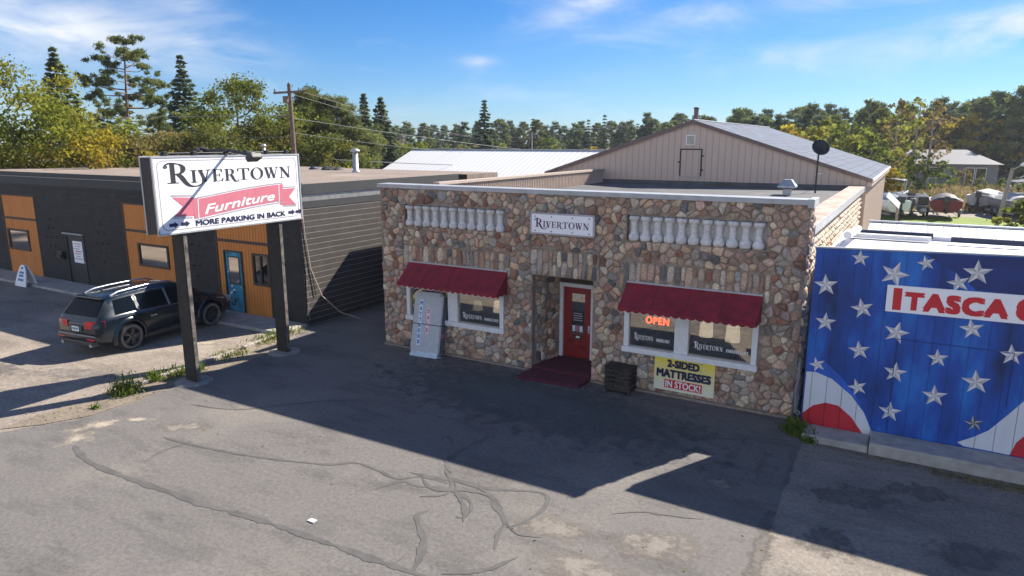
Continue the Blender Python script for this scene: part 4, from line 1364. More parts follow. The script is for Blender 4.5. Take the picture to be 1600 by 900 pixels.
for s in (-1, 1):
    mb.box(s * .5125 - .003, s * .5125 + .003, .03, .23, .12, 1.78, 0, None, Mm)
mb.box(-.42, .42, .03, .23, 1.901, 1.906, 0, None, Mm)
part(mb, 'border', M['mattress_side'], mt)
mb = MB(); Fm = Mm @ FM((0, 0, 0), 'front')
mb.face([Fm @ Vector(v) for v in ((-.30, .30, .004), (-.18, .30, .004), (-.18, 1.66, .004), (-.30, 1.66, .004))])
part(mb, 'blue_strip', M['pale_blue'], mt)
mb = MB(); mb.face([Fm @ Vector(v) for v in ((-.02, .68, .004), (.10, .68, .004), (.10, 1.44, .004), (-.02, 1.44, .004))])
part(mb, 'pink_strip', M['pale_pink'], mt)
mb = MB()
for k, ch in enumerate('MATTRESS'):
    z = 1.51 - k * .165
    fit_text(mb, Fm, ch, -.285, -.195, z, z + .115, .03, z=.008)
part(mb, 'blue_lettering', M['mid_blue'], mt)
mb = MB()
for k, ch in enumerate('SALE'):
    z = 1.28 - k * .185
    fit_text(mb, Fm, ch, -.005, .085, z, z + .125, .03, z=.008)
part(mb, 'pink_lettering', M['rose'], mt)
mb = MB(); mb.box(-.518, .518, -.007, .267, .93, .955, 0, None, Mm)
part(mb, 'strap', M['strap'], mt)
mb = MB()
q = random.Random(3)
for k in range(9):
    x = -.47 + k * .105
    mb.mesh([Fm @ Vector(v) for v in ((x, .10 + q.uniform(0, .05), .004), (x + .105, .10 + q.uniform(0, .05), .004), (x + .105 + q.uniform(-.02, .02), -.02, .03 + q.uniform(0, .03)), (x, -.02, .03 + q.uniform(0, .04)))], [(0, 1, 2, 3)], 0)
mb.box(-.525, .525, -.004, .27, .0, .03, 0, None, Mm)
part(mb, 'plastic_skirt', M['plastic'], mt)
mb = MB(); mb.box(.5165, .519, .05, .17, .58, .72, 0, None, Mm)
part(mb, 'care_label', M['rose'], mt)

cr = thing('slatted_bin', 'dark slatted wooden bin standing against the stone wall right of the entrance steps', 'bin', (-6.0, FY - .35, 0))
mb = MB()
for x in (-6.30, -5.72):
    for y in (FY - .50, FY - .12):
        mb.bbox(x, x + .06, y, y + .05, 0, .66, .006)
part(mb, 'posts', M['crate'], cr)
for k in range(5):
    mb = MB(); z = .08 + k * .118
    mb.bbox(-6.33, -5.62, FY - .53, FY - .502, z, z + .085, .006)
    mb.bbox(-6.33, -6.302, FY - .50, FY - .08, z, z + .085, .006)
    mb.bbox(-5.658, -5.63, FY - .50, FY - .08, z, z + .085, .006)
    part(mb, 'slat', M['crate'], cr)
mb = MB()
for k in range(3):
    mb.bbox(-6.34, -5.61, FY - .54 + k * .155, FY - .40 + k * .155, .665, .69, .006)
part(mb, 'lid', M['crate'], cr)

def display_lamp(x, y, z, shade, h, label, r0, r1, mat):
    t = thing('display_lamp', label, 'lamp', (x, y, z))
    mb = MB(); mb.lathe([(0, 0), (.09, 0), (.09, .02), (.03, .05), (.055, .16), (.07, .24), (.04, .34), (.02, .40), (.018, h)], 14, 0, Matrix.Translation((x, y, z)))
    part(mb, 'base', M['dark_metal'], t)
    mb = MB(); mb.lathe([(r1, h), (r0, h + shade), (r0 - .005, h + shade), (r1 - .006, h)], 18, 0, Matrix.Translation((x, y, z)))
    part(mb, 'lamp_shade', mat, t)
display_lamp(-10.67, FY + .30, .955, .25, .48, 'beige tapered lamp shade behind the left shop window glass', .10, .155, M['beige_shade'])
display_lamp(-9.97, FY + .32, .955, .31, .50, 'white drum lamp at the right end of the left shop window', .13, .165, M['lamp_shade'])
display_lamp(-4.05, FY + .30, 1.025, .36, .56, 'white drum lamp nearer the white mullion in the right shop window', .15, .165, M['lamp_shade'])
display_lamp(-3.42, FY + .32, 1.025, .36, .52, 'white drum lamp nearer the outer end of the right shop window', .155, .175, M['lamp_shade'])
t = thing('armchair', 'dark armchair standing deep inside the right shop window', 'armchair', (-5.2, FY + 1.0, WR[2] + .02))
for nm, b in (('seat', (-5.6, -4.8, FY + .7, FY + 1.3, 1.03, 1.30)), ('backrest', (-5.6, -4.8, FY + 1.31, FY + 1.5, 1.03, 1.75)), ('arm', (-5.78, -5.61, FY + .7, FY + 1.4, 1.03, 1.48)), ('arm', (-4.79, -4.62, FY + .7, FY + 1.4, 1.03, 1.48))):
    mb = MB(); mb.bbox(*b, .05); part(mb, nm, M['brown_trim'], t)
ne = thing('neon_sign', 'glowing orange open sign hanging inside the right shop window', 'neon sign', (-5.3, FY + .14, 2.02))
mb = MB(); Fn = FM((0, FY + .12, 0), 'front')
fit_text(mb, Fn, 'OPEN', -5.52, -4.92, 1.76, 1.95, .02, z=.01, spacing=1.15)
part(mb, 'tube_letters', M['neon'], ne)
mb = MB()
for k in range(26):
    a = 2 * PI * k / 26
    mb.lathe([(.0001, 0), (.011, .004), (.0001, .012)], 6, 0, Fn @ Matrix.Translation((-5.22 + .42 * math.cos(a), 1.855 + .15 * math.sin(a), .004)))
part(mb, 'border_dots', M['neon_dot'], ne)
mb = MB(); mb.prism([(-5.22 + .46 * math.cos(2 * PI * k / 28), 1.855 + .17 * math.sin(2 * PI * k / 28)) for k in range(28)], .004, Fn)
part(mb, 'backing', M['black_paint'], ne)

ds = thing('satellite_dish', 'dark satellite dish on a mast at the back corner of the shop roof', 'satellite dish', (-3.5, 30.3, 4.2))
mb = MB(); mb.tube([(-3.5, 30.3, 4.19), (-3.5, 30.3, 5.9)], .035, 8); mb.tube([(-3.5, 30.3, 4.95), (-3.5, 32.95, 4.9)], .015, 6)
part(mb, 'mast', M['dark_metal'], ds)
mb = MB()
Md = Matrix.Translation((-3.44, 30.15, 5.98)) @ Euler((rad(62), 0, rad(24))).to_matrix().to_4x4()
mb.lathe([(.001, 0), (.13, .012), (.26, .045), (.335, .075), (.34, .085), (.26, .055), (.13, .022), (.001, .01)], 20, 0, Md)
part(mb, 'reflector', M['dark_metal'], ds)
mb = MB(); mb.tube([Md @ Vector((0, -.30, .06)), Md @ Vector((0, -.22, .36))], .015, 6); mb.bbox(-.05, .05, -.27, -.17, .34, .42, .01, 0, None, Md)
part(mb, 'feed_arm', M['dark_metal'], ds)

# ------------------------------------------------------------------ the black block building on the left
BX0, BX1, BY0, BY1, BH = -62.0, -17.65, 16.27, 27.5, 4.42
bk = thing('block_building', 'long low black painted block building with orange wood panels', 'building', (-30, BY0, 0))
mb = MB(); Fk = FM((0, BY0, 0), 'front')
PAN = [(-37.75, -34.75, .02, 3.78), (-27.85, -24.55, .02, 3.78), (-22.10, -19.32, .02, 3.78), (-47.5, -44.4, .02, 3.78), (-57.0, -54.0, .02, 3.78)]
D1 = (-32.42, -30.95, .05, 2.22)
holed(mb, Fk, BX0, BX1, -.05, BH, PAN + [D1], .05)
q = random.Random(2)
for _ in range(60):       # diamond shaped relief blocks set in the wall
    pass
for cx in (-33.6, -29.6, -23.4, -40, -43, -49, -52):
    for r_ in range(5):
        for c_ in range(-2, 3):
            if (r_ + c_) % 2 == 0 and abs(c_) <= 2 - abs(r_ - 2):
                x, z = cx + c_ * .2, 1.05 + r_ * .4 + .2
                mb.mesh([Fk @ Vector(v) for v in ((x - .19, z, .001), (x, z - .1, .001), (x + .19, z, .001), (x, z + .1, .001), (x, z, .055))], [(0, 1, 4), (1, 2, 4), (2, 3, 4), (3, 0, 4)], 0)
part(mb, 'front_wall', M['block_black'], bk)
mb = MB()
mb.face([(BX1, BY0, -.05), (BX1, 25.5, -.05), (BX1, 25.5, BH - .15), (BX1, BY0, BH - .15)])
part(mb, 'side_wall', M['block_sunlit'], bk)
mb = MB()
mb.face([(BX0, BY1, -.05), (BX0, BY0, -.05), (BX0, BY0, BH), (BX0, BY1, BH)]); mb.face([(BX1, 25.5, 0), (BX0, BY1, 0), (BX0, BY1, BH), (BX1, 25.5, BH)])
part(mb, 'rear_wall', M['block_black'], bk)
mb = MB()
mb.box(BX0, BX1 + .012, BY0 - .014, BY0 + .10, BH - .08, BH + .26)
mb.box(BX1 - .05, BX1 + .012, BY0 + .101, 25.5, BH - .38, BH - .15)
mb.box(BX1 - .10, BX1 + .06, BY0 + .101, 25.5, BH + .08, BH + .42)
mb.box(BX0, BX1 + .06, BY0 - .05, BY0 + .10, BH + .281, BH + .47)
part(mb, 'roof_fascia', M['fascia'], bk)
mb = MB()
mb.box(BX0, BX1 + .03, BY0 - .028, BY0 + .09, BH + .261, BH + .28)
mb.box(BX1 - .05, BX1 + .035, BY0 + .101, 25.5, BH + .03, BH + .079)
part(mb, 'drip_edge', M['flashing'], bk)
mb = MB(); mb.box(BX1 - .05, BX1 + .018, BY0 + .101, 25.5, BH - .149, BH + .029)
part(mb, 'grey_band', M['fascia_grey'], bk)
mb = MB(); mb.face([(BX0, BY0 + .1, BH + .46), (BX1 - .02, BY0 + .1, BH + .41), (BX1 - .02, 25.5, BH + .41), (BX1 - .8, 27.6, BH + .40), (-40, 30.5, BH + .40), (BX0, 30.5, BH + .42)])
mb.box(BX0, BX1 - .9, 27.6, 30.4, 0, BH + .3)
part(mb, 'roof', M['pebble_roof'], bk)


def panel(x0, x1, z0, z1, openings):
    mb = MB()
    holed(mb, FM((0, BY0 + .02, 0), 'front'), x0, x1, z0, z1, openings, .04)
    o = part(mb, 'wood_panel', M['wood_panel'], bk)
    t = MB()
    t.box(x0, x1, BY0 - .008, BY0 + .018, 2.66, 2.76)
    t.box(x0 - .03, x0 + .03, BY0 - .012, BY0 + .019, z0, z1 + .04)
    t.box(x1 - .03, x1 + .03, BY0 - .012, BY0 + .019, z0, z1 + .04)
    t.box(x0 + .031, x1 - .031, BY0 - .012, BY0 + .019, z1 - .02, z1 + .04)
    tr = t.build('panel_trim', M['brown_trim']); tr.parent = o
    return o


def bwindow(x0, x1, z0, z1, panes, mat):
    t = MB(); y0, y1 = BY0 - .03, BY0 + .06; e = .09
    t.bbox(x0 - e, x0, y0, y1, z0 - e, z1 + e, .008); t.bbox(x1, x1 + e, y0, y1, z0 - e, z1 + e, .008)
    t.bbox(x0 + .001, x1 - .001, y0, y1, z0 - e, z0, .008); t.bbox(x0 + .001, x1 - .001, y0, y1, z1, z1 + e, .008)
    if panes == 2:
        m = (x0 + x1) / 2; t.bbox(m - .03, m + .03, y0, y1, z0 + .001, z1 - .001, .006)
    o = part(t, 'window', M['brown_trim'], bk)
    g = MB(); g.box(x0, x1, BY0 + .02, BY0 + .03, z0, z1)
    p = g.build('pane', mat); p.parent = o
    g = MB(); g.box(x0 - .05, x1 + .05, BY0 + .061, BY0 + .5, z0 - .05, z1 + .05)
    p = g.build('blind', M['interior_dark']); p.parent = o
WN = [(-37.45, -35.72, 1.28, 2.10), (-26.95, -25.15, 1.38, 2.14), (-20.12, -19.42, 1.28, 2.26)]
for pn, wn, mt_ in zip(PAN[:3], WN, ('glass_tan', 'glass_tan', 'glass_far')):
    op = [(wn[0], wn[1], wn[2], wn[3])]
    if pn[0] == -22.10: op.append((-21.72, -20.74, .06, 2.36))
    panel(*pn, op)
    bwindow(*wn, 2 if mt_ == 'glass_far' else 1, M[mt_])
panel(*PAN[3], []); panel(*PAN[4], [])


def bdoor(x0, x1, z1, leaf, name):
    t = MB(); t.bbox(x0 - .06, x0, BY0 - .03, BY0 + .06, .05, z1 + .06, .008); t.bbox(x1, x1 + .06, BY0 - .03, BY0 + .06, .05, z1 + .06, .008)
    t.bbox(x0 + .001, x1 - .001, BY0 - .03, BY0 + .06, z1, z1 + .06, .008)
    o = part(t, 'door_frame', M['black_paint'], bk)
    t = MB(); t.box(x0, x1, BY0 + .02, BY0 + .06, .09, z1 - .002)
    d_ = part(t, 'door', leaf, bk)
    t = MB(); t.tube([(x1 - .09, BY0 - .04, 1.05), (x1 - .09, BY0 + .02, 1.05)], .03, 8); h = t.build('handle', M['galv']); h.parent = d_
    return d_
da = bdoor(-32.36, -31.01, 2.16, M['black_paint'], 'a')
mb = MB(); mb.box(-31.95, -31.22, BY0 + .010, BY0 + .019, 1.0, 1.96); o = mb.build('notice', M['sign_white']); o.parent = da
mb = MB()
for k in range(7):
    mb.box(-31.88 + .1 * (k % 2), -31.30 - .07 * (k % 3), BY0 + .004, BY0 + .0095, 1.82 - k * .11, 1.86 - k * .11, 0 if k not in (3,) else 1)
o = mb.build('notice_lines', [M['grey_line'], M['red_text']]); o.parent = da
mb = MB(); mb.bbox(-32.5, -30.9, BY0 - .12, BY0 - .031, 2.26, 2.31, .006); part(mb, 'door_hood', M['flashing'], bk)
db = bdoor(-21.68, -20.80, 2.30, M['mural_door'], 'b')
mb = MB(); mb.box(-21.5, -20.98, BY0 + .008, BY0 + .019, 1.15, 2.1); o = mb.build('pane', M['glass_tan']); o.parent = db
mb = MB(); mb.box(-21.54, -20.94, BY0 + .004, BY0 + .0195, 1.10, 1.149); mb.box(-21.54, -20.94, BY0 + .004, BY0 + .0195, 2.101, 2.15); mb.box(-21.54, -21.501, BY0 + .004, BY0 + .0195, 1.149, 2.101); mb.box(-20.979, -20.94, BY0 + .004, BY0 + .0195, 1.149, 2.101)
o = mb.build('pane_frame', M['black_paint']); o.parent = db
mb = MB(); q = random.Random(8); Fdb = FM((0, BY0 + .016, 0), 'front')
for k in range(13):        # dark brush strokes of the door painting
    x = q.uniform(-21.6, -20.95); z = q.uniform(.2, 1.0) if k < 8 else q.uniform(2.16, 2.25) if k < 9 else q.uniform(.2, 2.1)
    if z > 1.05 and -21.6 < x < -20.9: x = q.choice((-21.61, -20.87))
    dx, dz_ = q.uniform(.0, .22), q.uniform(-.25, .28)
    for poly in band(bez((x, z), (x + dx * .3, z + dz_ * .8), (x + dx * .8, z + dz_ * .4), (min(x + dx, -20.86), min(max(z + dz_, .12), 2.24)), 7), [.02, .05, .065, .075, .07, .055, .03, .012]):
        mb.face([Fdb @ Vector((p[0], p[1], .0005 * (k + 1))) for p in poly], k % 3 == 0)
o = mb.build('painted_strokes', [M['navy_text'], M['pale_blue']]); o.parent = db
mb = MB(); mb.bbox(-33.0, -32.62, BY0 - .16, BY0 - .001, 1.1, 1.45, .02); mb.bbox(-32.95, -32.67, BY0 - .22, BY0 - .161, 1.15, 1.3, .02)
part(mb, 'wall_box', M['black_paint'], bk)


def vent_pipe(x, y, z0, h, r, label, hood=True):
    t = thing('vent_pipe', label, 'vent pipe', (x, y, z0))
    mb = MB(); mb.lathe([(0, 0), (r * 1.5, 0), (r * 1.4, .08), (r, .10), (r, h), (0, h)], 10, 0, Matrix.Translation((x, y, z0)))
    part(mb, 'stack', M['galv'], t)
    if hood:
        mb = MB(); mb.lathe([(0, h + .01), (r * 1.7, h + .01), (r * 1.7, h + .08), (r * .8, h + .16), (0, h + .16)], 10, 0, Matrix.Translation((x, y, z0)))
        part(mb, 'rain_cap', M['galv'], t)
RZ = BH + .40
vent_pipe(-55.2, 29.3, RZ, 1.25, .15, 'plain grey vent pipe farthest left on the pebbled roof', False)
vent_pipe(-47.6, 29.4, RZ, 1.05, .15, 'grey vent pipe on the pebbled roof just left of the tall white sign', False)
vent_pipe(-43.2, 29.6, RZ, .7, .12, 'short stub vent pipe nearest the left edge of the tall white sign', False)
vent_pipe(-38.2, 29.8, RZ, 1.2, .11, 'thin capped vent pipe showing over the left half of the tall sign')
vent_pipe(-32.3, 27.4, RZ, 1.15, .09, 'thin capped vent pipe showing over the right half of the tall sign')
vent_pipe(-22.9, 24.7, RZ, .95, .13, 'stout capped vent pipe on the roof near the stone shop')
tp = thing('tarpaulin_heap', 'crumpled blue and black tarpaulin on the pebbled roof beside the sign', 'tarpaulin', (-26.8, 26.4, RZ))
q = random.Random(5)
for nm, cx, mat, sx in (('tarpaulin', -26.9, M['strap'], .45), ('rubble', -25.9, M['fascia'], .5)):
    mb = MB()
    for k in range(7 if nm == 'rubble' else 3):
        bm = bmesh.new(); bmesh.ops.create_icosphere(bm, subdivisions=2, radius=1)
        for v in bm.verts:
            v.co = Vector((v.co.x * sx * q.uniform(.5, .6), v.co.y * .3, max(0, v.co.z) * .16)) * q.uniform(.85, 1.1)
        mb.bm(bm, 0, None, Matrix.Translation((cx + q.uniform(-.5, .5), 26.4 + q.uniform(-.3, .3), RZ + .005)))
    part(mb, nm, mat, tp)
# cable dropping from the corner of the roof to the ground
mb = MB(); mb.tube([(BX1 + .05, 16.30, 4.4), (BX1 + .06, 16.36, 3.2), (BX1 + .09, 16.5, 2.0), (BX1 + .25, 16.8, 1.0), (BX1 + .6, 17.3, .35), (BX1 + .95, 17.9, .03)], .018, 6)
tag(mb.build('loose_cable', M['tan_light']), 'pale loose cable hanging from the black building corner to the alley floor', 'cable')
mb = MB(); mb.tube([(BX1 + .03, 16.30, 4.1), (BX1 + .035, 16.5, 2.4), (BX1 + .04, 16.72, 1.0)], .014, 6)
tag(mb.build('black_cable', M['black_paint']), 'short black cable running down the sunlit side wall of the black building', 'cable')

# arched sandwich board
ab = thing('pavement_sign', 'white arched pavement sign standing by the orange panel at far left', 'sign', (-33.6, 14.9, .0))
for s, rot in ((-1, -13), (1, 13)):
    mb = MB(); Fa_ = Matrix.Translation((-33.6, 15.0 + s * .24, .0)) @ Matrix.Rotation(rad(rot), 4, 'X') @ FM((0, 0, 0), 'front')
    prof = [(-.46, 0), (.46, 0), (.40, .40), (.26, .80), (.11, .95), (-.11, .95), (-.26, .80), (-.40, .40)]
    mb.prism(prof, .05, Fa_)
    part(mb, 'board', M['white_clean'], ab)
mb = MB(); Fa_ = Matrix.Translation((-33.6, 15.0 - .24, .0)) @ Matrix.Rotation(rad(-13), 4, 'X') @ FM((0, 0, 0), 'front')
for k, (a, b, z) in enumerate(((-.09, .09, .76), (-.18, .19, .56), (-.18, .17, .42), (-.24, .22, .24))):
    mb.face([Fa_ @ Vector(v) for v in ((a, z, .056), (b, z, .056), (b, z + .1, .056), (a, z + .1, .056))])
part(mb, 'lettering', M['mid_blue'], ab)

# ------------------------------------------------------------------ pylon sign
PX, SY0_, SY1_, SZ0, SZ1 = -16.0, 10.03, 14.62, 3.97, 5.88
pl = thing('pylon_sign', 'big white two post sign with a rose ribbon and black lettering', 'sign', (PX, 12.3, 0))
for y in (10.74, 13.80):
    mb = MB()
    mb.bbox(PX - .25, PX + .19, y - .065, y + .065, .0, SZ0 + .02, .012, 0)
    post = part(mb, 'post', M['black_wood'], pl)
    mb = MB(); mb.bbox(PX + .191, PX + .205, y - .05, y + .055, .02, SZ0 - .02, .004, 0)  # worn strip painted paler, as the sun would light this side
    o = mb.build('lit_worn_face', M['post_lit_worn']); o.parent = post
    mb = MB(); q = random.Random(int(y))
    mb.lathe([(0, .035), (.38, .035), (.46, .02), (.50, -.02)], 18, 0, Matrix.Translation((PX - .02, y, 0)))
    part(mb, 'concrete_footing', M['footing'], pl)
mb = MB(); mb.bbox(PX - .24, PX + .20, SY0_ + .012, SY1_ - .012, SZ0 + .03, SZ1 - .03, .01)
part(mb, 'cabinet', M['cabinet'], pl)
mb = MB()
for sx in (1, -1):
    x = PX + sx * .225
    mb.box(x - .026, x + .026, SY0_, SY0_ + .04, SZ0, SZ1); mb.box(x - .026, x + .026, SY1_ - .04, SY1_, SZ0, SZ1)
    mb.box(x - .026, x + .026, SY0_ + .0401, SY1_ - .0401, SZ0, SZ0 + .04); mb.box(x - .026, x + .026, SY0_ + .0401, SY1_ - .0401, SZ1 - .04, SZ1)
part(mb, 'face_frame', M['flashing'], pl)
FW = SY1_ - SY0_; FHh = SZ1 - SZ0
for side in ('right', 'left'):
    x = PX + (.236 if side == 'right' else -.236)
    F = FM((x, SY0_ if side == 'right' else SY1_, SZ0), side)
    mb = MB(); mb.face([F @ Vector(v) for v in ((.03, .03, 0), (FW - .03, .03, 0), (FW - .03, FHh - .03, 0), (.03, FHh - .03, 0))])
    fp = part(mb, 'sign_face', M['sign_white'], pl)
    def sub(mb, nm, mat):
        o = mb.build(nm, mat); o.parent = fp; return o
    U = lambda u: u * FW
    V = lambda v: v * FHh
    # hairline border
    mb = MB()
    outer, inner = rrect(.12, FW - .12, .10, FHh - .10, .16), rrect(.145, FW - .145, .125, FHh - .125, .14)
    for k in range(len(outer)):
        j = (k + 1) % len(outer)
        mb.face([F @ Vector((*outer[k], .003)), F @ Vector((*outer[j], .003)), F @ Vector((*inner[j], .003)), F @ Vector((*inner[k], .003))])
    sub(mb, 'border_line', M['grey_line'])
    mb = MB(); serif_word(mb, F, U(.065), U(.925), V(.652), .47, .31, 0, .004)
    sub(mb, 'name_lettering', M['black_text'])
    # ribbon
    def rib(u):       # centre height of the ribbon's middle span
        t = (u - .24) / (.85 - .24)
        return .315 + .02 * math.sin((t - .2) * PI) * 1.0 + .105 * t
    n = 24
    def strip(u0, u1, f0, f1, z, m=n):
        for k in range(m):
            a, b = u0 + (u1 - u0) * k / m, u0 + (u1 - u0) * (k + 1) / m
            mb.face([F @ Vector((U(a), V(f0(a)), z)), F @ Vector((U(b), V(f0(b)), z)), F @ Vector((U(b), V(f1(b)), z)), F @ Vector((U(a), V(f1(a)), z))])
    hw = .125
    mb = MB()
    strip(.22, .855, lambda u: rib(u) - hw, lambda u: rib(u) + hw, .006)
    for (ua, ub, za, zb_, notch) in ((.095, .255, .36, .335, .155), (.955, .825, .365, .37, .90)):
        pts = [(ua, za + .12), (ub, zb_ + .115), (ub, zb_ - .125), (ua, za - .135), (notch, za - .005)]
        mb.face([F @ Vector((U(p[0]), V(p[1]), .004)) for p in (pts[0], pts[1], pts[4])])
        mb.face([F @ Vector((U(p[0]), V(p[1]), .004)) for p in (pts[4], pts[1], pts[2])])
        mb.face([F @ Vector((U(p[0]), V(p[1]), .004)) for p in (pts[4], pts[2], pts[3])])
    sub(mb, 'ribbon', M['rose'])
    mb = MB()
    for s in (-1, 1):
        strip(.22, .855, lambda u: rib(u) + s * (hw + .013), lambda u: rib(u) + s * (hw + .026), .0075)
    for (u0, z0, u1, z1) in ((.09, .495, .22, .475), (.86, .505, .955, .50), (.09, .205, .21, .19), (.845, .225, .955, .21)):
        strip(u0, u1, lambda u: z0 + (z1 - z0) * (u - u0) / (u1 - u0), lambda u: z0 + .014 + (z1 - z0) * (u - u0) / (u1 - u0), .0078, 2)
    sub(mb, 'ribbon_outline', M['grey_line'])
    mb = MB()
    for u, a in ((.243, .0), (.815, .0)):
        mb.face([F @ Vector(v) for v in ((U(u), V(rib(u) - hw), .0095), (U(u) + .025, V(rib(u) - hw), .0095), (U(u) + .045, V(rib(u) + hw), .0095), (U(u) + .02, V(rib(u) + hw), .0095))])
    fit_text(mb, F, 'Furniture', U(.285), U(.785), V(.215), V(.215) + .25, .022, .28, lambda x: V(rib(x / FW) - .315), z=.010)
    sub(mb, 'ribbon_lettering', M['white_clean'])
    mb = MB()
    fit_text(mb, F, 'MORE PARKING IN BACK', U(.225), U(.86), V(.078), V(.155), .03, z=.006)
    sub(mb, 'parking_lettering', M['navy_text'])
    for u in (.065, .135, .885, .945):
        mb = MB(); L_ = .055
        p = [(0, .25), (.55, .25), (.55, 0), (1, .5), (.55, 1), (.55, .75), (0, .75)]
        pp = [F @ Vector((U(u + c[0] * L_), V(.08 + c[1] * .085), .006)) for c in p]
        mb.face([pp[0], pp[1], pp[5], pp[6]]); mb.face([pp[2], pp[3], pp[4]])
        sub(mb, 'arrow', M['navy_text'])
    mb = MB()
    for u in (.27, .5, .73):
        mb.box(0, 0, 0, 0, 0, 0) if False else mb.face([F @ Vector(v) for v in ((U(u), .04, .002), (U(u) + .006, .04, .002), (U(u) + .006, FHh - .04, .002), (U(u), FHh - .04, .002))])
    sub(mb, 'panel_seams', M['grey_line'])
# lamp arms along the top
def lamp_arm(y, sx, L_, zz):
    mb = MB()
    x0 = PX
    mb.tube([(x0, y, SZ1 - .02), (x0, y, SZ1 + .07), (x0 + sx * .25, y, SZ1 + .12), (x0 + sx * L_, y, SZ1 + zz)], .038, 8)
    mb.bbox(x0 - .12, x0 + .12, y - .09, y + .09, SZ1 - .031, SZ1 + .03, .01)
    a = part(mb, 'lamp_arm', M['dark_metal'], pl)
    mb = MB()
    Mh = Matrix.Translation((x0 + sx * L_, y, SZ1 + zz)) @ Matrix.Rotation(rad(-28 * sx), 4, 'Y')
    mb.bbox(-.13, .13, -.17, .17, -.11, .04, .03, 0, None, Mh)
    mb.bbox(-.05, .05, -.06, .06, .05, .10, .01, 0, None, Mh)
    o = mb.build('floodlight', M['black_paint']); o.parent = a
lamp_arm(12.25, 1, 1.15, -.02)
lamp_arm(12.45, -1, 1.15, .10)
mb = MB()
mb.tube([(PX + .05, SY0_ + .3, SZ1 + .06), (PX + .05, SY1_ - .2, SZ1 + .06)], .022, 6)
for y in (10.5, 11.3, 12.9, 13.6, 14.3):
    mb.bbox(PX - .02, PX + .12, y - .05, y + .05, SZ1 - .031, SZ1 + .11, .01)
part(mb, 'conduit', M['dark_metal'], pl)

# ------------------------------------------------------------------ tan metal hall behind the shop
TY0, TY1, TXM, TXL, TXR = 33.02, 51.5, -9.36, -17.15, -1.62
th = thing('metal_hall', 'tan ribbed metal hall with a low gable and grey roof behind the stone shop', 'building', (TXM, TY0, 0))
slope = (7.18 - 4.62) / (TXM - TXL)
RZt = 7.18
mb = MB()
mb.face([(TXL + .25, TY0, 0), (TXR - .2, TY0, 0), (TXR - .2, TY0, RZt - slope * (TXR - .2 - TXM) - .03), (TXM, TY0, RZt - .03), (TXL + .25, TY0, RZt - slope * (TXM - TXL - .25) - .03)])
part(mb, 'gable_wall', M['tan_metal'], th)
mb = MB()
x = TXR - .2
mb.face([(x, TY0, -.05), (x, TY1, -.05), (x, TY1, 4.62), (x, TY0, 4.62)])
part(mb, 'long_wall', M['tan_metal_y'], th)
mb = MB()
mb.face([(TXL + .25, TY1, 0), (TXL + .25, TY0, 0), (TXL + .25, TY0, 4.62), (TXL + .25, TY1, 4.62)])
part(mb, 'long_wall', M['tan_metal_y'], th)
mb = MB()
mb.face([(TXR - .2, TY1, 0), (TXL + .25, TY1, 0), (TXL + .25, TY1, 4.6), (TXM, TY1, RZt - .03), (TXR - .2, TY1, 4.6)])
part(mb, 'rear_wall', M['tan_metal'], th)
for s, xe in ((1, TXR), (-1, TXL)):
    mb = MB(); ze = RZt - slope * abs(xe - TXM)
    a, b = TY0 - .12, TY1 + .3
    mb.mesh([(TXM, a, RZt), (xe, a, ze), (xe, b, ze), (TXM, b, RZt), (TXM, a, RZt + .06), (xe, a, ze + .06), (xe, b, ze + .06), (TXM, b, RZt + .06)],
            [(0, 1, 2, 3), (4, 7, 6, 5), (0, 4, 5, 1), (2, 6, 7, 3), (1, 5, 6, 2)], 0)
    part(mb, 'roof', M['shingle'], th)
mb = MB()
for s, xe in ((1, TXR), (-1, TXL)):
    ze = RZt - slope * abs(xe - TXM)
    mb.mesh([(TXM, TY0 - .15, RZt - .10), (xe, TY0 - .15, ze - .10), (xe, TY0 - .15, ze + .07), (TXM, TY0 - .15, RZt + .07), (TXM, TY0 - .121, RZt - .10), (xe, TY0 - .121, ze - .10), (xe, TY0 - .121, ze + .07), (TXM, TY0 - .121, RZt + .07)],
            [(0, 1, 2, 3), (4, 7, 6, 5), (2, 6, 7, 3), (0, 4, 5, 1), (1, 5, 6, 2)], 0)
part(mb, 'rake_trim', M['tan_trim'], th)
mb = MB(); ze = RZt - slope * (TXR - TXM)
mb.box(TXR + .002, TXR + .05, TY0 - .1, TY1 + .3, ze - .05, ze + .065)
part(mb, 'gutter', M['white_paint'], th)
mb = MB(); mb.box(TXR - .19, TXR + .0, TY0 - .1, TY1 + .3, ze - .26, ze - .06)
part(mb, 'eave_fascia', M['tan_light'], th)
mb = MB(); mb.bbox(TXM - .09, TXM + .09, TY0 - .1, TY1 + .32, RZt + .045, RZt + .10, .02)
part(mb, 'ridge_cap', M['flashing'], th)
mb = MB(); mb.bbox(-9.66, -9.22, TY0 - .05, TY0 - .001, 6.08, 6.56, .01); w_ = part(mb, 'gable_window', M['white_clean'], th)
mb = MB(); mb.box(-9.61, -9.27, TY0 - .062, TY0 - .051, 6.13, 6.51); o = mb.build('pane', M['glass_far']); o.parent = w_
mb = MB()
mb.bbox(-9.86, -8.92, TY0 - .02, TY0 - .001, 4.66, 5.86, .006, 0)
hd = part(mb, 'loft_door', M['tan_metal'], th)
mb = MB()
for a in ((-9.92, -9.861, 4.64, 5.92), (-8.919, -8.86, 4.64, 5.92), (-9.86, -8.92, 5.861, 5.92)):
    mb.box(a[0], a[1], TY0 - .04, TY0 - .001, a[2], a[3])
for z in (4.9, 5.55): mb.box(-8.90, -8.78, TY0 - .055, TY0 - .041, z, z + .07)
mb.box(-9.98, -9.87, TY0 - .06, TY0 - .041, 5.25, 5.33)
o = mb.build('door_trim', M['black_paint']); o.parent = hd
mb = MB(); mb.box(-9.92, -8.86, TY0 - .06, TY0 - .001, 4.58, 4.639); o = mb.build('door_sill', M['flashing']); o.parent = hd
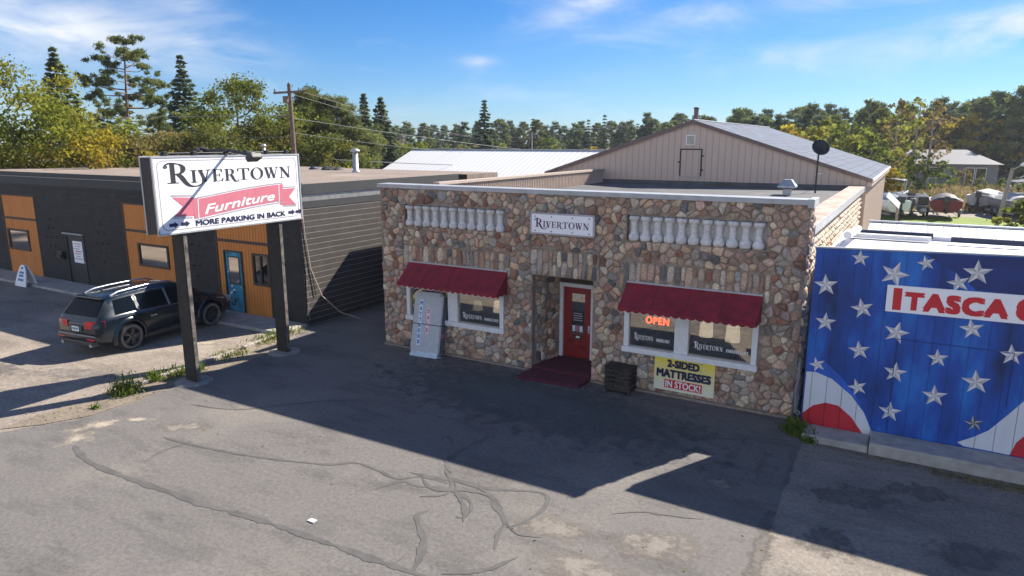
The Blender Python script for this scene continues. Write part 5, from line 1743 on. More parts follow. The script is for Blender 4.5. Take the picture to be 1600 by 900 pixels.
mb = MB(); mb.box(FX0 + .1, -1.9, TY0 - .02, TY0 - .002, 4.14, 4.40); part(mb, 'base_flashing', M['membrane'], th)
vp = thing('flue', 'dark metal flue standing on the ridge of the tan hall', 'flue', (TXM - .1, 34.2, RZt))
mb = MB(); mb.tube([(TXM - .22, 34.2, RZt - .1), (TXM - .22, 34.2, RZt + .62)], .11, 10); part(mb, 'pipe', M['tan_trim'], vp)
mb = MB(); mb.lathe([(0, .62), (.14, .62), (.14, .68), (0, .70)], 10, 0, Matrix.Translation((TXM - .22, 34.2, RZt))); part(mb, 'cap', M['dark_metal'], vp)

# ------------------------------------------------------------------ white roofed shed behind
sh = thing('white_shed', 'long shed with a bright white ribbed metal roof behind the black building', 'building', (-30, 47, 0))
mb = MB()
x0, x1 = -38.5, -17.3
ya, za, yb, zb_, yc = 41.2, 2.7, 48.9, 5.62, 56.6
mb.mesh([(x0, ya, za), (x1, ya, za), (x1, yb, zb_), (x0, yb, zb_), (x1, yc, za), (x0, yc, za)], [(0, 1, 2, 3), (3, 2, 4, 5)])
part(mb, 'roof', M['white_roof'], sh)
mb = MB()
mb.face([(x0 + .3, ya + .3, 0), (x1, ya + .3, 0), (x1, ya + .3, za + .05), (x0 + .3, ya + .3, za + .05)])
mb.face([(x0 + .3, yc - .3, 0), (x0 + .3, ya + .3, 0), (x0 + .3, ya + .3, za + .05), (x0 + .3, yb, zb_ - .05), (x0 + .3, yc - .3, za + .05)])
mb.face([(x1, ya + .3, 0), (x1, yc - .3, 0), (x1, yc - .3, za + .05), (x1, yb, zb_ - .05), (x1, ya + .3, za + .05)])
mb.face([(x1, yc - .3, 0), (x0 + .3, yc - .3, 0), (x0 + .3, yc - .3, za + .05), (x1, yc - .3, za + .05)])
part(mb, 'wall', M['tan_light'], sh)
mb = MB(); mb.bbox(x0 - .02, x1, yb - .14, yb + .14, zb_ - .0, zb_ + .06, .02); part(mb, 'ridge_cap', M['galv'], sh)

# ------------------------------------------------------------------ mural building on the right
MY = 15.6
mu = thing('mural_building', 'low building front painted with a waving stars and stripes flag', 'building', (3, MY, 0))
MX0, MX1 = -1.68, 11.2
Fu = FM((0, MY, -.1216), 'front') @ Matrix.Scale(1.0196, 4)
mb = MB()
def topz(x): return 4.035 + (x - MX0) * .028
xs = [MX0 + (MX1 - MX0) * k / 20 for k in range(21)]
mb.face([(MX0, MY, -.05), (MX1, MY, -.05), (MX1, MY, topz(MX1)), (MX0, MY, topz(MX0))])
mb.face([(MX0, MY, -.05), (MX0, MY, topz(MX0)), (MX0, MY + .24, topz(MX0)), (MX0, MY + .24, -.05)])
mb.face([(MX1, MY + .24, -.05), (MX0, MY + .24, -.05), (MX0, MY + .24, topz(MX0)), (MX1, MY + .24, topz(MX1))])
mw = part(mb, 'painted_wall', M['mural'], mu)
def paint(name, polys, mat, z):
    mb = MB()
    for k, p in enumerate(polys):
        mb = MB()
        # triangulate outline safely
        bm = bmesh.new()
        vs = [bm.verts.new(Fu @ Vector((*c, z))) for c in p]
        f = bm.faces.new(vs); bmesh.ops.triangulate(bm, faces=[f])
        mb.bm(bm)
        part(mb, name, mat, mu)
paint('dark_fold', [[(.9, 4.13), (.30, 4.10), (.56, 3.94), (.89, 3.75), (1.17, 3.49), (1.9, 3.49), (3.2, 3.5), (3.0, 4.16)]], M['mural_deep'], .003)
paint('blue_fold', [[(-1.62, 1.79), (-1.46, 1.75), (-1.2, 1.63), (-.93, 1.39), (-.66, 1.09), (-.48, .8), (-.31, .46), (-.40, .50), (-.45, .71), (-.72, 1.04), (-1.11, 1.33), (-1.43, 1.43), (-1.62, 1.41)]], M['mural_fold'], .003)
paint('white_stripe', [[(-1.62, 1.41), (-1.43, 1.43), (-1.11, 1.33), (-.72, 1.04), (-.45, .71), (-.26, .30), (-.28, .21), (-1.62, .03)],
                       [(1.22, .44), (1.46, .6), (1.69, .79), (1.95, 1.16), (2.16, 1.48), (2.49, 1.87), (3.4, 2.3), (5.2, 2.5), (6.2, 1.9), (6.6, .4), (2.07, .37), (1.69, .38), (1.33, .38)]], M['mural_white'], .006)
paint('red_stripe', [[(-1.62, .47), (-1.43, .68), (-1.19, .79), (-.94, .77), (-.67, .56), (-.42, .23), (-1.62, .03)],
                     [(2.07, .37), (2.14, .64), (2.24, .79), (2.6, 1.04), (3.3, 1.3), (4.6, 1.35), (5.4, .9), (5.6, .38)]], M['mural_red'], .009)
# stars, painted with a raised five-fold look
STARS = [(-1.40, 3.32, .24, .10, 0), (-.19, 3.66, .27, -.30, 0), (1.16, 3.82, .25, .05, 0), (.88, 3.60, .20, .3, 0), (-.69, 2.91, .22, .25, 0), (-1.34, 2.54, .21, .0, 0),
         (-.04, 2.49, .24, -.2, 0), (1.19, 2.74, .21, .2, 0), (-.66, 2.03, .21, .18, 0), (.71, 2.08, .19, .1, 0), (.02, 1.67, .22, -.05, 0), (1.86, 2.33, .21, .1, 0), (-.62, 1.24, .19, .35, 0),
         (1.38, 1.71, .25, .12, 0), (.74, 1.31, .23, .08, 0), (.01, .83, .22, .0, 0), (1.44, .88, .17, .15, 1), (-1.42, 1.60, .17, .35, 0), (-.82, 3.93, .17, .0, 0), (.32, 3.93, .16, .3, 0),
         (2.6, 3.0, .23, .1, 0), (3.1, 2.2, .22, .2, 0), (3.9, 2.9, .23, 0, 0), (4.6, 2.4, .22, .3, 0), (5.6, 2.9, .23, .1, 0), (6.5, 2.4, .22, .1, 0)]
for k, (cx, cz, r, rot, dk) in enumerate(STARS):
    mb = MB()
    P_ = []
    for i in range(10):
        a = PI / 2 + rot + i * PI / 5
        rr = r if i % 2 == 0 else r * .40
        P_.append((cx + rr * math.cos(a), cz + rr * math.sin(a)))
    for i in range(10):
        mb.face([Fu @ Vector((cx, cz, .012)), Fu @ Vector((*P_[i], .012)), Fu @ Vector((*P_[(i + 1) % 10], .012))], (i % 2) if not dk else (2 if i % 2 else 1))
    part(mb, 'painted_star', [M['star_a'], M['star_b'], M['star_c']], mu)
mb = MB()   # outline of the blocked-up garage door
for a in ((-.02, -.005, .32, 2.30), (1.93, 1.945, 1.2, 2.30), (-.0049, 1.9299, 2.285, 2.30)):
    mb.box(a[0], a[1], MY - .0135, MY - .001, max(.27, a[2]), a[3])
part(mb, 'door_joint', M['mural_deep'], mu)
mb = MB(); mb.bbox(MX0 - .02, MX1, MY - .02, MY + .10, 0, .03, .006)
for v_ in range(len(mb.v)):
    x, y, z = mb.v[v_]; mb.v[v_] = (x, y, z + topz(x) + .001)
part(mb, 'wall_cap', M['flashing'], mu)
nb_ = thing('fascia_board', 'long white board with large red capitals on the blue mural', 'sign', (1.6, MY - .03, 3.2))
Fi = FM((0, MY - .018, 0), 'front') @ Matrix.Translation((-.285, 2.85, 0)) @ Matrix.Scale(1.0196, 4) @ Matrix.Rotation(rad(.7), 4, 'Z')
mb = MB(); mb.prism([(0, 0), (6.2, 0), (6.2, .535), (0, .535)], .025, Fi); part(mb, 'board', M['sign_white'], nb_)
mb = MB()
fit_text(mb, Fi, 'I', .115, .265, .045, .485, .05, z=.030)
fit_text(mb, Fi, 'TASCA', .315, 2.0, .06, .43, .042, z=.030, spacing=1.12)
fit_text(mb, Fi, 'C', 2.10, 2.52, .045, .495, .055, z=.030)
part(mb, 'lettering', M['red_text'], nb_)
# roofs behind the mural front
mb = MB()
mb.face([(MX0 + .0, 17.3, 3.62), (MX1, 17.3, 3.62), (MX1, 22.6, 3.50), (MX0 + .0, 22.6, 3.50)])
part(mb, 'roof', M['white_mem'], mu)
mb = MB()
mb.box(MX0, MX0 + .12, 17.3, 22.6, 0, 3.66); mb.box(MX0 + .13, MX1, 22.5, 22.6, 0, 3.62)
part(mb, 'side_wall', M['white_mem'], mu)
mb = MB(); mb.box(MX0 + .2, .55, 22.0, 22.12, 3.62, 3.76); mb.box(.95, 7, 21.6, 21.72, 3.60, 3.74)
part(mb, 'roof_edge', M['strap'], mu)
mb = MB(); mb.tube([(-1.35, 18.9, 3.95), (-1.3, 21.8, 3.80)], .10, 8); mb.box(-1.5, .5, 21.7, 21.98, 3.56, 3.68)
part(mb, 'roof_duct', M['white_paint'], mu)
mb = MB(); mb.bbox(-1.56, -.30, 14.90, MY - .016, -.02, .15, .03); mb.bbox(-.285, MX1, 14.86, MY - .016, -.02, .25, .03)
tag(mb.build('kerb_ledge', M['concrete']), 'worn concrete ledge along the foot of the blue mural wall', 'ledge')
s2 = thing('corrugated_shed', 'low shed with a white corrugated roof behind the mural building', 'building', (4, 26, 0))
mb = MB(); mb.mesh([(-1.25, 23.6, 3.05), (11, 23.6, 3.05), (11, 27.0, 3.50), (-1.25, 27.0, 3.50), (11, 30.4, 3.05), (-1.25, 30.4, 3.05)], [(0, 1, 2, 3), (3, 2, 4, 5)])
part(mb, 'roof', M['white_roof'], s2)
mb = MB(); mb.box(-1.1, 10.9, 23.75, 30.2, 0, 3.04); part(mb, 'wall', M['tan_light'], s2)
mb = MB(); mb.bbox(-1.3, 11, 26.9, 27.1, 3.50, 3.56, .02); part(mb, 'ridge_cap', M['galv'], s2)

# ------------------------------------------------------------------ black estate car parked on the gravel
def lerp_curve(keys):
    xs = [k[0] for k in keys]; ys = [k[1] for k in keys]
    def f(x):
        if x <= xs[0]: return ys[0]
        for i in range(len(xs) - 1):
            if x <= xs[i + 1]:
                t = (x - xs[i]) / (xs[i + 1] - xs[i])
                m0 = (ys[i + 1] - ys[max(0, i - 1)]) / (xs[i + 1] - xs[max(0, i - 1)]) * (xs[i + 1] - xs[i])
                j = min(len(xs) - 1, i + 2)
                m1 = (ys[j] - ys[i]) / (xs[j] - xs[i]) * (xs[i + 1] - xs[i])
                t2, t3 = t * t, t * t * t
                return (2 * t3 - 3 * t2 + 1) * ys[i] + (t3 - 2 * t2 + t) * m0 + (-2 * t3 + 3 * t2) * ys[i + 1] + (t3 - t2) * m1
        return ys[-1]
    return f
cw = lerp_curve([(-2.54, .80), (-2.46, .90), (-2.2, .955), (-1.5, .985), (0, .965), (1.5, .985), (2.1, .95), (2.4, .86), (2.54, .68)])
czb = lerp_curve([(-2.54, .50), (-2.42, .36), (-1.9, .27), (1.9, .27), (2.35, .30), (2.54, .42)])
czs = lerp_curve([(-2.54, .93), (-2.40, 1.05), (-2.0, 1.10), (-1, 1.085), (0, 1.045), (1, 1.01), (1.6, .97), (2.2, .86), (2.54, .70)])
czr = lerp_curve([(-2.54, .95), (-2.45, 1.08), (-2.34, 1.24), (-2.2, 1.43), (-2.08, 1.585), (-1.98, 1.66), (-1.6, 1.71), (-.8, 1.745), (0, 1.745), (.4, 1.715), (.75, 1.62), (1.15, 1.38), (1.5, 1.14), (1.65, 1.085), (2.1, 1.0), (2.4, .88), (2.54, .71)])


def csec(x):
    w, zb, zs, zr = cw(x), czb(x), czs(x), czr(x)
    g = max(0.01, zr - zs)
    yb = w * .945
    inset = min(.30, g * .44)
    yt = max(.2, yb - .02 - inset)
    return [(0, zb), (w * .84, zb), (w * .975, zb + .09), (w, zb + .20), (w * 1.0, zs - .30), (w * .992, zs - .16), (w * .99, zs - .045), (yb, zs),
            (yb - .02, zs + .02 * min(1, g * 3)), (yb - .02 - inset * .5, zs + g * .48), (yt, zs + g * .90), (yt - .08, zs + g * .965), (yt * .6, zs + g * .99), (0, zr)]
suv = thing('parked_car', 'black estate car with silver roof rails parked behind the tall sign posts', 'car', (-21.38, 13.08, 0), rad(96.2))


def cpart(mb, name, mats, parent=None):
    o = mb.build(name, mats); o.parent = parent or suv
    return o
xs = sorted(set([-2.54, -2.52, -2.49, -2.46, -2.42, -2.38, -2.34, -2.27, -2.2, -2.14, -2.08, -2.03, -1.98, 2.40, 2.45, 2.5, 2.54] + [round(-1.9 + k * .09, 3) for k in range(48)]))
mb = MB(); nS = 14; rings = []
for x in xs:
    s = csec(x); r = [(x, y, z) for y, z in s] + [(x, -y, z) for y, z in s[-2:0:-1]]
    rings.append(r)
m = len(rings[0]); vs = [v for r in rings for v in r]
fs = [(i * m + k, i * m + (k + 1) % m, (i + 1) * m + (k + 1) % m, (i + 1) * m + k) for i in range(len(xs) - 1) for k in range(m)]
fs += [tuple(range(m))[::-1], tuple((len(xs) - 1) * m + k for k in range(m))]
bm = bmesh.new()
bv = [bm.verts.new(v) for v in vs]
for f in fs: bm.faces.new([bv[i] for i in f])
bmesh.ops.recalc_face_normals(bm, faces=bm.faces)
me = bpy.data.meshes.new('body'); bm.to_mesh(me); bm.free()
me.materials.append(M['car_paint']); me.materials.append(M['tyre'])
body = bpy.data.objects.new('body', me); COL.objects.link(body)
WB, WR_ = 1.53, .405
for sx in (-WB, WB):
    for sy in (-1, 1):
        c = MB(); c.lathe([(0, -.3), (.47, -.3), (.47, .3), (0, .3)], 28, 0, Matrix.Translation((sx, sy * .95, .42)) @ Matrix.Rotation(PI / 2, 4, 'X'), False)
        cb = bmesh.new(); cv = [cb.verts.new(v) for v in c.v]
        for f in c.f:
            try: cb.faces.new([cv[i] for i in f])
            except ValueError: pass
        bmesh.ops.remove_doubles(cb, verts=cb.verts, dist=1e-5); bmesh.ops.dissolve_degenerate(cb, edges=cb.edges, dist=1e-6); bmesh.ops.recalc_face_normals(cb, faces=cb.faces)
        cme = bpy.data.meshes.new('cut'); cb.to_mesh(cme); cb.free()
        co = bpy.data.objects.new('cut', cme); COL.objects.link(co)
        md = body.modifiers.new('arch', 'BOOLEAN'); md.object = co; md.operation = 'DIFFERENCE'; md.solver = 'EXACT'
dg = bpy.context.evaluated_depsgraph_get()
nm_ = bpy.data.meshes.new_from_object(body.evaluated_get(dg))
body.modifiers.clear(); body.data = nm_; nm_.name = 'body'
for o in list(COL.objects):
    if o.name.startswith('cut'): bpy.data.objects.remove(o)
for p in nm_.polygons: p.use_smooth = True
try:
    nm_.set_sharp_from_angle(angle=rad(38))
except Exception: pass
body.parent = suv
nm_.materials.clear(); nm_.materials.append(M['car_paint'])


def side_patch(x0, x1, s0, s1, sgn, off=.006, n=12, slant0=0.0, slant1=0.0):
    """glass that follows the side of the cabin between belt and roof"""
    vs, fs = [], []
    for i in range(n + 1):
        for j in range(5):
            t = j / 4
            x = (x0 + slant0 * t) + ((x1 + slant1 * t) - (x0 + slant0 * t)) * i / n
            s = csec(x); a, b = s[8], s[10]
            u = s0 + (s1 - s0) * t
            vs.append((x, sgn * (a[0] + (b[0] - a[0]) * u + off), a[1] + (b[1] - a[1]) * u + off * .4))
    for i in range(n):
        for j in range(4):
            fs.append((i * 5 + j, (i + 1) * 5 + j, (i + 1) * 5 + j + 1, i * 5 + j + 1))
    return vs, fs


def top_patch(x0, x1, h0, h1, off=.008, n=10):
    """glass that follows the windscreen or tailgate"""
    vs, fs = [], []
    for i in range(n + 1):
        x = x0 + (x1 - x0) * i / n; s = csec(x)
        for j in range(9):
            u = -1 + 2 * j / 8
            yy = u * (h0 + (h1 - h0) * i / n)
            yt, ym = s[11][0], s[12][0]
            a = abs(yy)
            z = s[13][1] + (s[12][1] - s[13][1]) * min(1, a / ym) if a < ym else s[12][1] + (s[11][1] - s[12][1]) * min(1, (a - ym) / max(.01, yt - ym))
            dz = (czr(x + .01) - czr(x - .01)) / .02
            L_ = math.hypot(1, dz)
            vs.append((x - off * dz / L_, yy, z + off / L_))
    for i in range(n):
        for j in range(8):
            fs.append((i * 9 + j, i * 9 + j + 1, (i + 1) * 9 + j + 1, (i + 1) * 9 + j))
    return vs, fs
for sg in (1, -1):
    for x0, x1, a0, a1 in ((-1.92, -1.16, .10, -.02), (-1.06, -.06, .0, .0), (.04, 1.02, .0, -.34)):
        mb = MB(); v, f = side_patch(x0, x1, .06, .86, sg, slant0=a0, slant1=a1); mb.mesh(v, f, 0, None, True)
        cpart(mb, 'side_window', M['car_glass'])
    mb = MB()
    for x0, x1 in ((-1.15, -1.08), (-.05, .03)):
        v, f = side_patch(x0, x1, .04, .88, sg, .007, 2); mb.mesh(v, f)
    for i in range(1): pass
    cpart(mb, 'lit_pillar_trim', M['car_trim'] if False else M['fascia_grey'])  # paler grey stands in for light on the pillars
    mb = MB(); pts = []
    for k in range(19):
        x = -1.78 + k * (2.35 / 18); s = csec(x)
        lift = .055 * min(1, k / 2, (18 - k) / 2)
        pts.append((x, sg * (s[11][0] - .005), s[11][1] + .012 + lift))
    mb.tube(pts, .024, 8); cpart(mb, 'roof_rail', M['chrome'])
    mb = MB(); pts = []
    for k in range(25):      # bright strip under the side windows
        x = -1.85 + k * (3.0 / 24); s = csec(x); pts.append((x, sg * (s[8][0] + .006), s[8][1] + .004))
    mb.tube(pts, .009, 5); cpart(mb, 'window_strip', M['fascia_grey'])
    # flared arches
    for wx in (-WB, WB):
        mb = MB(); vs, fs = [], []
        for k in range(21):
            a = rad(-18 + 216 * k / 20)
            for (rr, yy) in ((.468, .955), (.468, 1.012), (.50, 1.022), (.555, 1.000), (.60, .968)):
                vs.append((wx + rr * math.cos(a), sg * yy, .42 + rr * math.sin(a)))
        for k in range(20):
            for j in range(4):
                fs.append((k * 5 + j, k * 5 + j + 1, (k + 1) * 5 + j + 1, (k + 1) * 5 + j))
        mb.mesh(vs, fs, 0, None, True); cpart(mb, 'wheel_arch', M['car_paint'])
    mb = MB(); mb.bbox(-1.02, 1.02, sg * .93, sg * 1.0, .27, .40, .02); cpart(mb, 'sill', M['car_trim'])
    for dx in (-.80, .28):
        mb = MB(); mb.bbox(dx, dx + .20, sg * .965, sg * 1.0, .875, .91, .008); cpart(mb, 'door_handle', M['chrome'])
    for dx in (-1.10, -.02, 1.06):
        mb = MB(); pts = [(dx + .03 * math.sin(t), sg * (csec(dx)[4][0] + .003), z) for t, z in ((0, .40), (.4, .62), (.6, .86), (.5, 1.03))]
        mb.tube(pts, .005, 4)
        cpart(mb, 'door_seam', M['tyre'])
    mb = MB(); mb.bbox(.78, .95, sg * .99, sg * 1.16, 1.05, 1.20, .03); mb.bbox(.84, .93, sg * .90, sg * 1.0, 1.05, 1.09, .01); cpart(mb, 'door_mirror', M['car_paint'])
    # lamps
    mb = MB(); vs, fs = [], []
    for i in range(7):
        t = i / 6
        for zz in (.83, .94, 1.045):
            yy = .38 + t * .57
            xx = -2.535 + .02 * t if t < .6 else -2.523 + (t - .6) * .62
            s = csec(max(-2.53, xx))
            vs.append((xx - .016, sg * min(yy, cw(max(-2.53, xx)) + .012), zz + .03 * t))
    for i in range(6):
        for j in range(2):
            fs.append((i * 3 + j, (i + 1) * 3 + j, (i + 1) * 3 + j + 1, i * 3 + j + 1))
    mb.mesh(vs, fs, 0, None, True); cpart(mb, 'tail_lamp', M['tail'])
    mb = MB(); mb.bbox(2.36, 2.50, sg * .55, sg * .86, .70, .84, .04); cpart(mb, 'headlight', M['galv'])
    mb = MB(); mb.bbox(-2.60, -2.575, sg * .50, sg * .80, .50, .545, .01); cpart(mb, 'reflector', M['tail'])
    mb = MB(); mb.tube([(-2.62, sg * .62, .345), (-2.35, sg * .62, .345)], .05, 10); cpart(mb, 'exhaust', M['galv'])
mb = MB(); v, f = top_patch(-2.395, -2.03, .74, .60); mb.mesh(v, f, 0, None, True); cpart(mb, 'rear_window', M['car_glass'])
mb = MB(); v, f = top_patch(.70, 1.50, .60, .74); mb.mesh(v, f, 0, None, True); cpart(mb, 'windscreen', M['car_glass'])
mb = MB(); mb.bbox(-2.13, -1.93, -.62, .62, 1.63, 1.675, .02, 0); cpart(mb, 'rear_spoiler', M['car_paint'])
mb = MB(); mb.bbox(-2.585, -2.30, -.86, .86, .46, .66, .06, 0); bp = cpart(mb, 'rear_bumper', M['car_paint'])
mb = MB(); mb.bbox(-2.60, -2.40, -.74, .74, .33, .458, .03, 0); o = mb.build('diffuser', M['car_trim']); o.parent = bp
mb = MB(); mb.bbox(-2.575, -2.545, -.26, .26, .72, .90, .012, 0); cpart(mb, 'plate_recess', M['car_trim'])
mb = MB(); mb.bbox(-2.59, -2.576, -.155, .155, .735, .885, .006, 0); pt = cpart(mb, 'number_plate', M['white_clean'])
mb = MB()
for k in range(5): mb.box(-2.5935, -2.5905, -.12 + k * .05, -.085 + k * .05, .78, .845)
o = mb.build('plate_marks', M['mid_blue']); o.parent = pt
mb = MB(); mb.tube([(-1.5, .12, 1.72), (-1.62, .12, 1.80)], .02, 6); cpart(mb, 'aerial', M['car_paint'])
mb = MB(); mb.bbox(2.50, 2.56, -.42, .42, .42, .78, .03); cpart(mb, 'grille', M['car_trim'])


def wheel(x, y, sg):
    Mw = Matrix.Translation((x, y, WR_ - .004)) @ Matrix.Rotation(-PI / 2 * sg, 4, 'X')
    mb = MB()
    mb.lathe([(.285, -.12), (.36, -.125), (.395, -.10), (.405, -.05), (.405, .06), (.395, .105), (.365, .128), (.30, .130), (.285, .12)], 32, 0, Mw)
    t = cpart(mb, 'wheel', [M['tyre']])
    mb = MB(); mb.lathe([(.372, .1285), (.352, .134), (.308, .1345), (.295, .131)], 32, 0, Mw); o = mb.build('side_wall', M['tyre_wall']); o.parent = t
    mb = MB(); mb.lathe([(.293, .128), (.285, .118), (.27, .08), (.27, -.05), (0, -.05)], 28, 0, Mw)
    mb.lathe([(0, .10), (.06, .10), (.075, .08), (.075, .02)], 14, 0, Mw)
    for k in range(10):
        a = 2 * PI * (k // 2) / 5 + (.16 if k % 2 else -.16)
        mb.box(.05, .285, -.016, .016, .070, .105, 0, None, Mw @ Matrix.Rotation(a, 4, 'Z'))
    o = mb.build('rim', M['rim']); o.parent = t
for sx in (-WB, WB):
    for sg in (1, -1):
        wheel(sx, sg * .875, sg)

# ------------------------------------------------------------------ plants: leaf and needle builders
LEAF, DENS = 0.40, 6.5


def quads_mesh(name, cen, ax, ay, col, mat, extra=None):
    """one mesh of many leaf-sized faces: centre, half axes, colour per face"""
    n = len(cen)
    v = np.empty((n, 4, 3)); v[:, 0] = cen - ax - ay; v[:, 1] = cen + ax - ay * .8; v[:, 2] = cen + ax * .7 + ay; v[:, 3] = cen - ax * .8 + ay
    me = bpy.data.meshes.new(name)
    me.vertices.add(n * 4); me.vertices.foreach_set('co', v.ravel())
    me.loops.add(n * 4); me.loops.foreach_set('vertex_index', np.arange(n * 4))
    me.polygons.add(n); me.polygons.foreach_set('loop_start', np.arange(0, n * 4, 4)); me.polygons.foreach_set('loop_total', np.full(n, 4))
    me.materials.append(mat)
    me.update(calc_edges=True)
    at = me.color_attributes.new('Col', 'FLOAT_COLOR', 'CORNER')
    c = np.ones((n, 4, 4)); c[:, :, :3] = col[:, None, :]
    at.data.foreach_set('color', c.ravel())
    me.validate()
    return me


def rand_frames(r, n, size, flat=0.0):
    d = r.normal(size=(n, 3)); d /= np.linalg.norm(d, axis=1)[:, None]
    e = r.normal(size=(n, 3)); e -= (e * d).sum(1)[:, None] * d; e /= np.linalg.norm(e, axis=1)[:, None]
    if flat: d[:, 2] *= 1 - flat; e[:, 2] *= 1 - flat
    s = size * r.uniform(.6, 1.3, size=(n, 1))
    return d * s, e * s * r.uniform(.5, .9, size=(n, 1))


def clumps_to_mesh(name, r, centres, radii, per, size, mat, tone, squash=.75, slim=1.0):
    cen, col = [], []
    for c, rad_, t in zip(centres, radii, tone):
        n = max(6, int(per * DENS * (rad_ ** 2)))
        d = r.normal(size=(n, 3)); d /= np.linalg.norm(d, axis=1)[:, None]
        p = c + d * rad_ * np.abs(r.normal(.62, .34, size=(n, 1))) * np.array([1, 1, squash])
        cen.append(p)
        cc = np.zeros((n, 3)); cc[:, 0] = np.clip(t[0] + r.normal(0, .16, n), 0, 1); cc[:, 1] = np.clip(t[1] + r.normal(0, .1, n), 0, 1)
        col.append(cc)
    cen = np.concatenate(cen); col = np.concatenate(col)
    ax, ay = rand_frames(r, len(cen), size * LEAF)
    ax, ay = ax / slim ** .6, ay * slim
    return quads_mesh(name, cen, ax, ay, col, mat)


def limb_mesh(mb, r, h, rx, base_r, n, z0f=.3, up=.5):
    lean = r.normal(0, .02, 2)
    pts = [(lean[0] * h * t, lean[1] * h * t, h * .9 * t) for t in np.linspace(0, 1, 7)]
    mb.tube(pts, [base_r * (1 - .85 * t) + .01 for t in np.linspace(0, 1, 7)], 7)
    for k in range(n):
        t = z0f + (.85 - z0f) * k / max(1, n - 1); a = r.uniform(0, 2 * PI); L_ = rx * r.uniform(.55, .9) * (1 - .4 * t)
        b = np.array([lean[0] * h * t, lean[1] * h * t, h * .9 * t])
        e = b + np.array([math.cos(a) * L_, math.sin(a) * L_, L_ * up * r.uniform(.6, 1.3)])
        mid = (b + e) / 2 + np.array([0, 0, -.08 * L_])
        mb.tube([tuple(b), tuple(mid), tuple(e)], [base_r * .34 * (1 - .5 * t), base_r * .22, base_r * .07], 5)


def decid_meshes(seed, h, rx, leaf, per, mat, nclump=60, z0=.18, trunk='bark', dens=1.0, shape=1.0):
    r = np.random.default_rng(seed)
    C, R_, T = [], [], []
    lob = r.uniform(0, 6.28, 4)
    for k in range(nclump):
        u = r.uniform(-1, 1) ; a = r.uniform(0, 2 * PI)
        f = math.sqrt(max(0, 1 - abs(u) ** (2.2 * shape)))
        wob = 1 + .22 * math.sin(2 * a + lob[0]) + .15 * math.sin(3 * a + lob[1] + 3 * u)
        rho = rx * f * wob * r.uniform(.35, 1.0) ** .6
        z = h * (z0 + (1 - z0) * (u + 1) / 2)
        C.append(np.array([rho * math.cos(a), rho * math.sin(a), z]))
        R_.append(r.uniform(.5, 1.0) * rx * .30)
        T.append((r.uniform(.05, .95), r.uniform(0, .5) if r.random() < .35 else 0.02))
    lm = clumps_to_mesh('crown', r, C, R_, per * dens / (rx * .225) ** 2, leaf, M[mat], T)
    mb = MB(); limb_mesh(mb, r, h, rx, h * .018 + .03, 9)
    return lm, mb, trunk


def spruce_meshes(seed, h, rx, mat, needle=.16, layers=30, per=26, bare=.06, droop=.25, irregular=.25):
    r = np.random.default_rng(seed)
    cen, axs, ays, col = [], [], [], []
    for l in range(layers):
        t = l / (layers - 1)
        z = h * (bare + (1 - bare) * t)
        rad_l = rx * (1 - t) ** .85 * (1 + irregular * r.normal()) + .06
        nb = max(4, int(11 * (1 - t) + 4))
        off = r.uniform(0, 6.28)
        for b in range(nb):
            a = off + 2 * PI * b / nb + r.normal(0, .15); L_ = max(.1, rad_l * r.uniform(.65, 1.15))
            tone = np.clip(r.uniform(0, 1), 0, 1)
            n = max(4, int(per * (L_ / rx + .15)))
            s = r.uniform(.12, 1, n) ** .8
            d = np.array([math.cos(a), math.sin(a), 0]); side = np.array([-math.sin(a), math.cos(a), 0])
            w = r.normal(0, .13, n) * L_ * (1.1 - s)
            p = d[None] * (s * L_)[:, None] + side[None] * w[:, None]
            p[:, 2] = z - droop * L_ * s ** 1.3 + .14 * L_ * (s > .8) + r.normal(0, .05, n)
            cen.append(p)
            q1 = d[None] * needle * r.uniform(1.0, 2.0, (n, 1)) + r.normal(0, .05, (n, 3)); q1[:, 2] -= needle * .4
            q2 = side[None] * needle * r.uniform(.4, .9, (n, 1)) + r.normal(0, .06, (n, 3))
            axs.append(q1); ays.append(q2)
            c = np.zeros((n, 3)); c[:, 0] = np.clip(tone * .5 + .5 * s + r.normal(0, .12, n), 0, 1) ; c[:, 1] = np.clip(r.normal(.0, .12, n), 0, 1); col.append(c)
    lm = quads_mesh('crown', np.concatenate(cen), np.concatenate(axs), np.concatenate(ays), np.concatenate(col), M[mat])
    mb = MB(); mb.tube([(0, 0, 0), (0.02, .02, h * .5), (0, 0, h * .985)], [h * .014 + .05, h * .009 + .02, .012], 7)
    return lm, mb, 'bark'


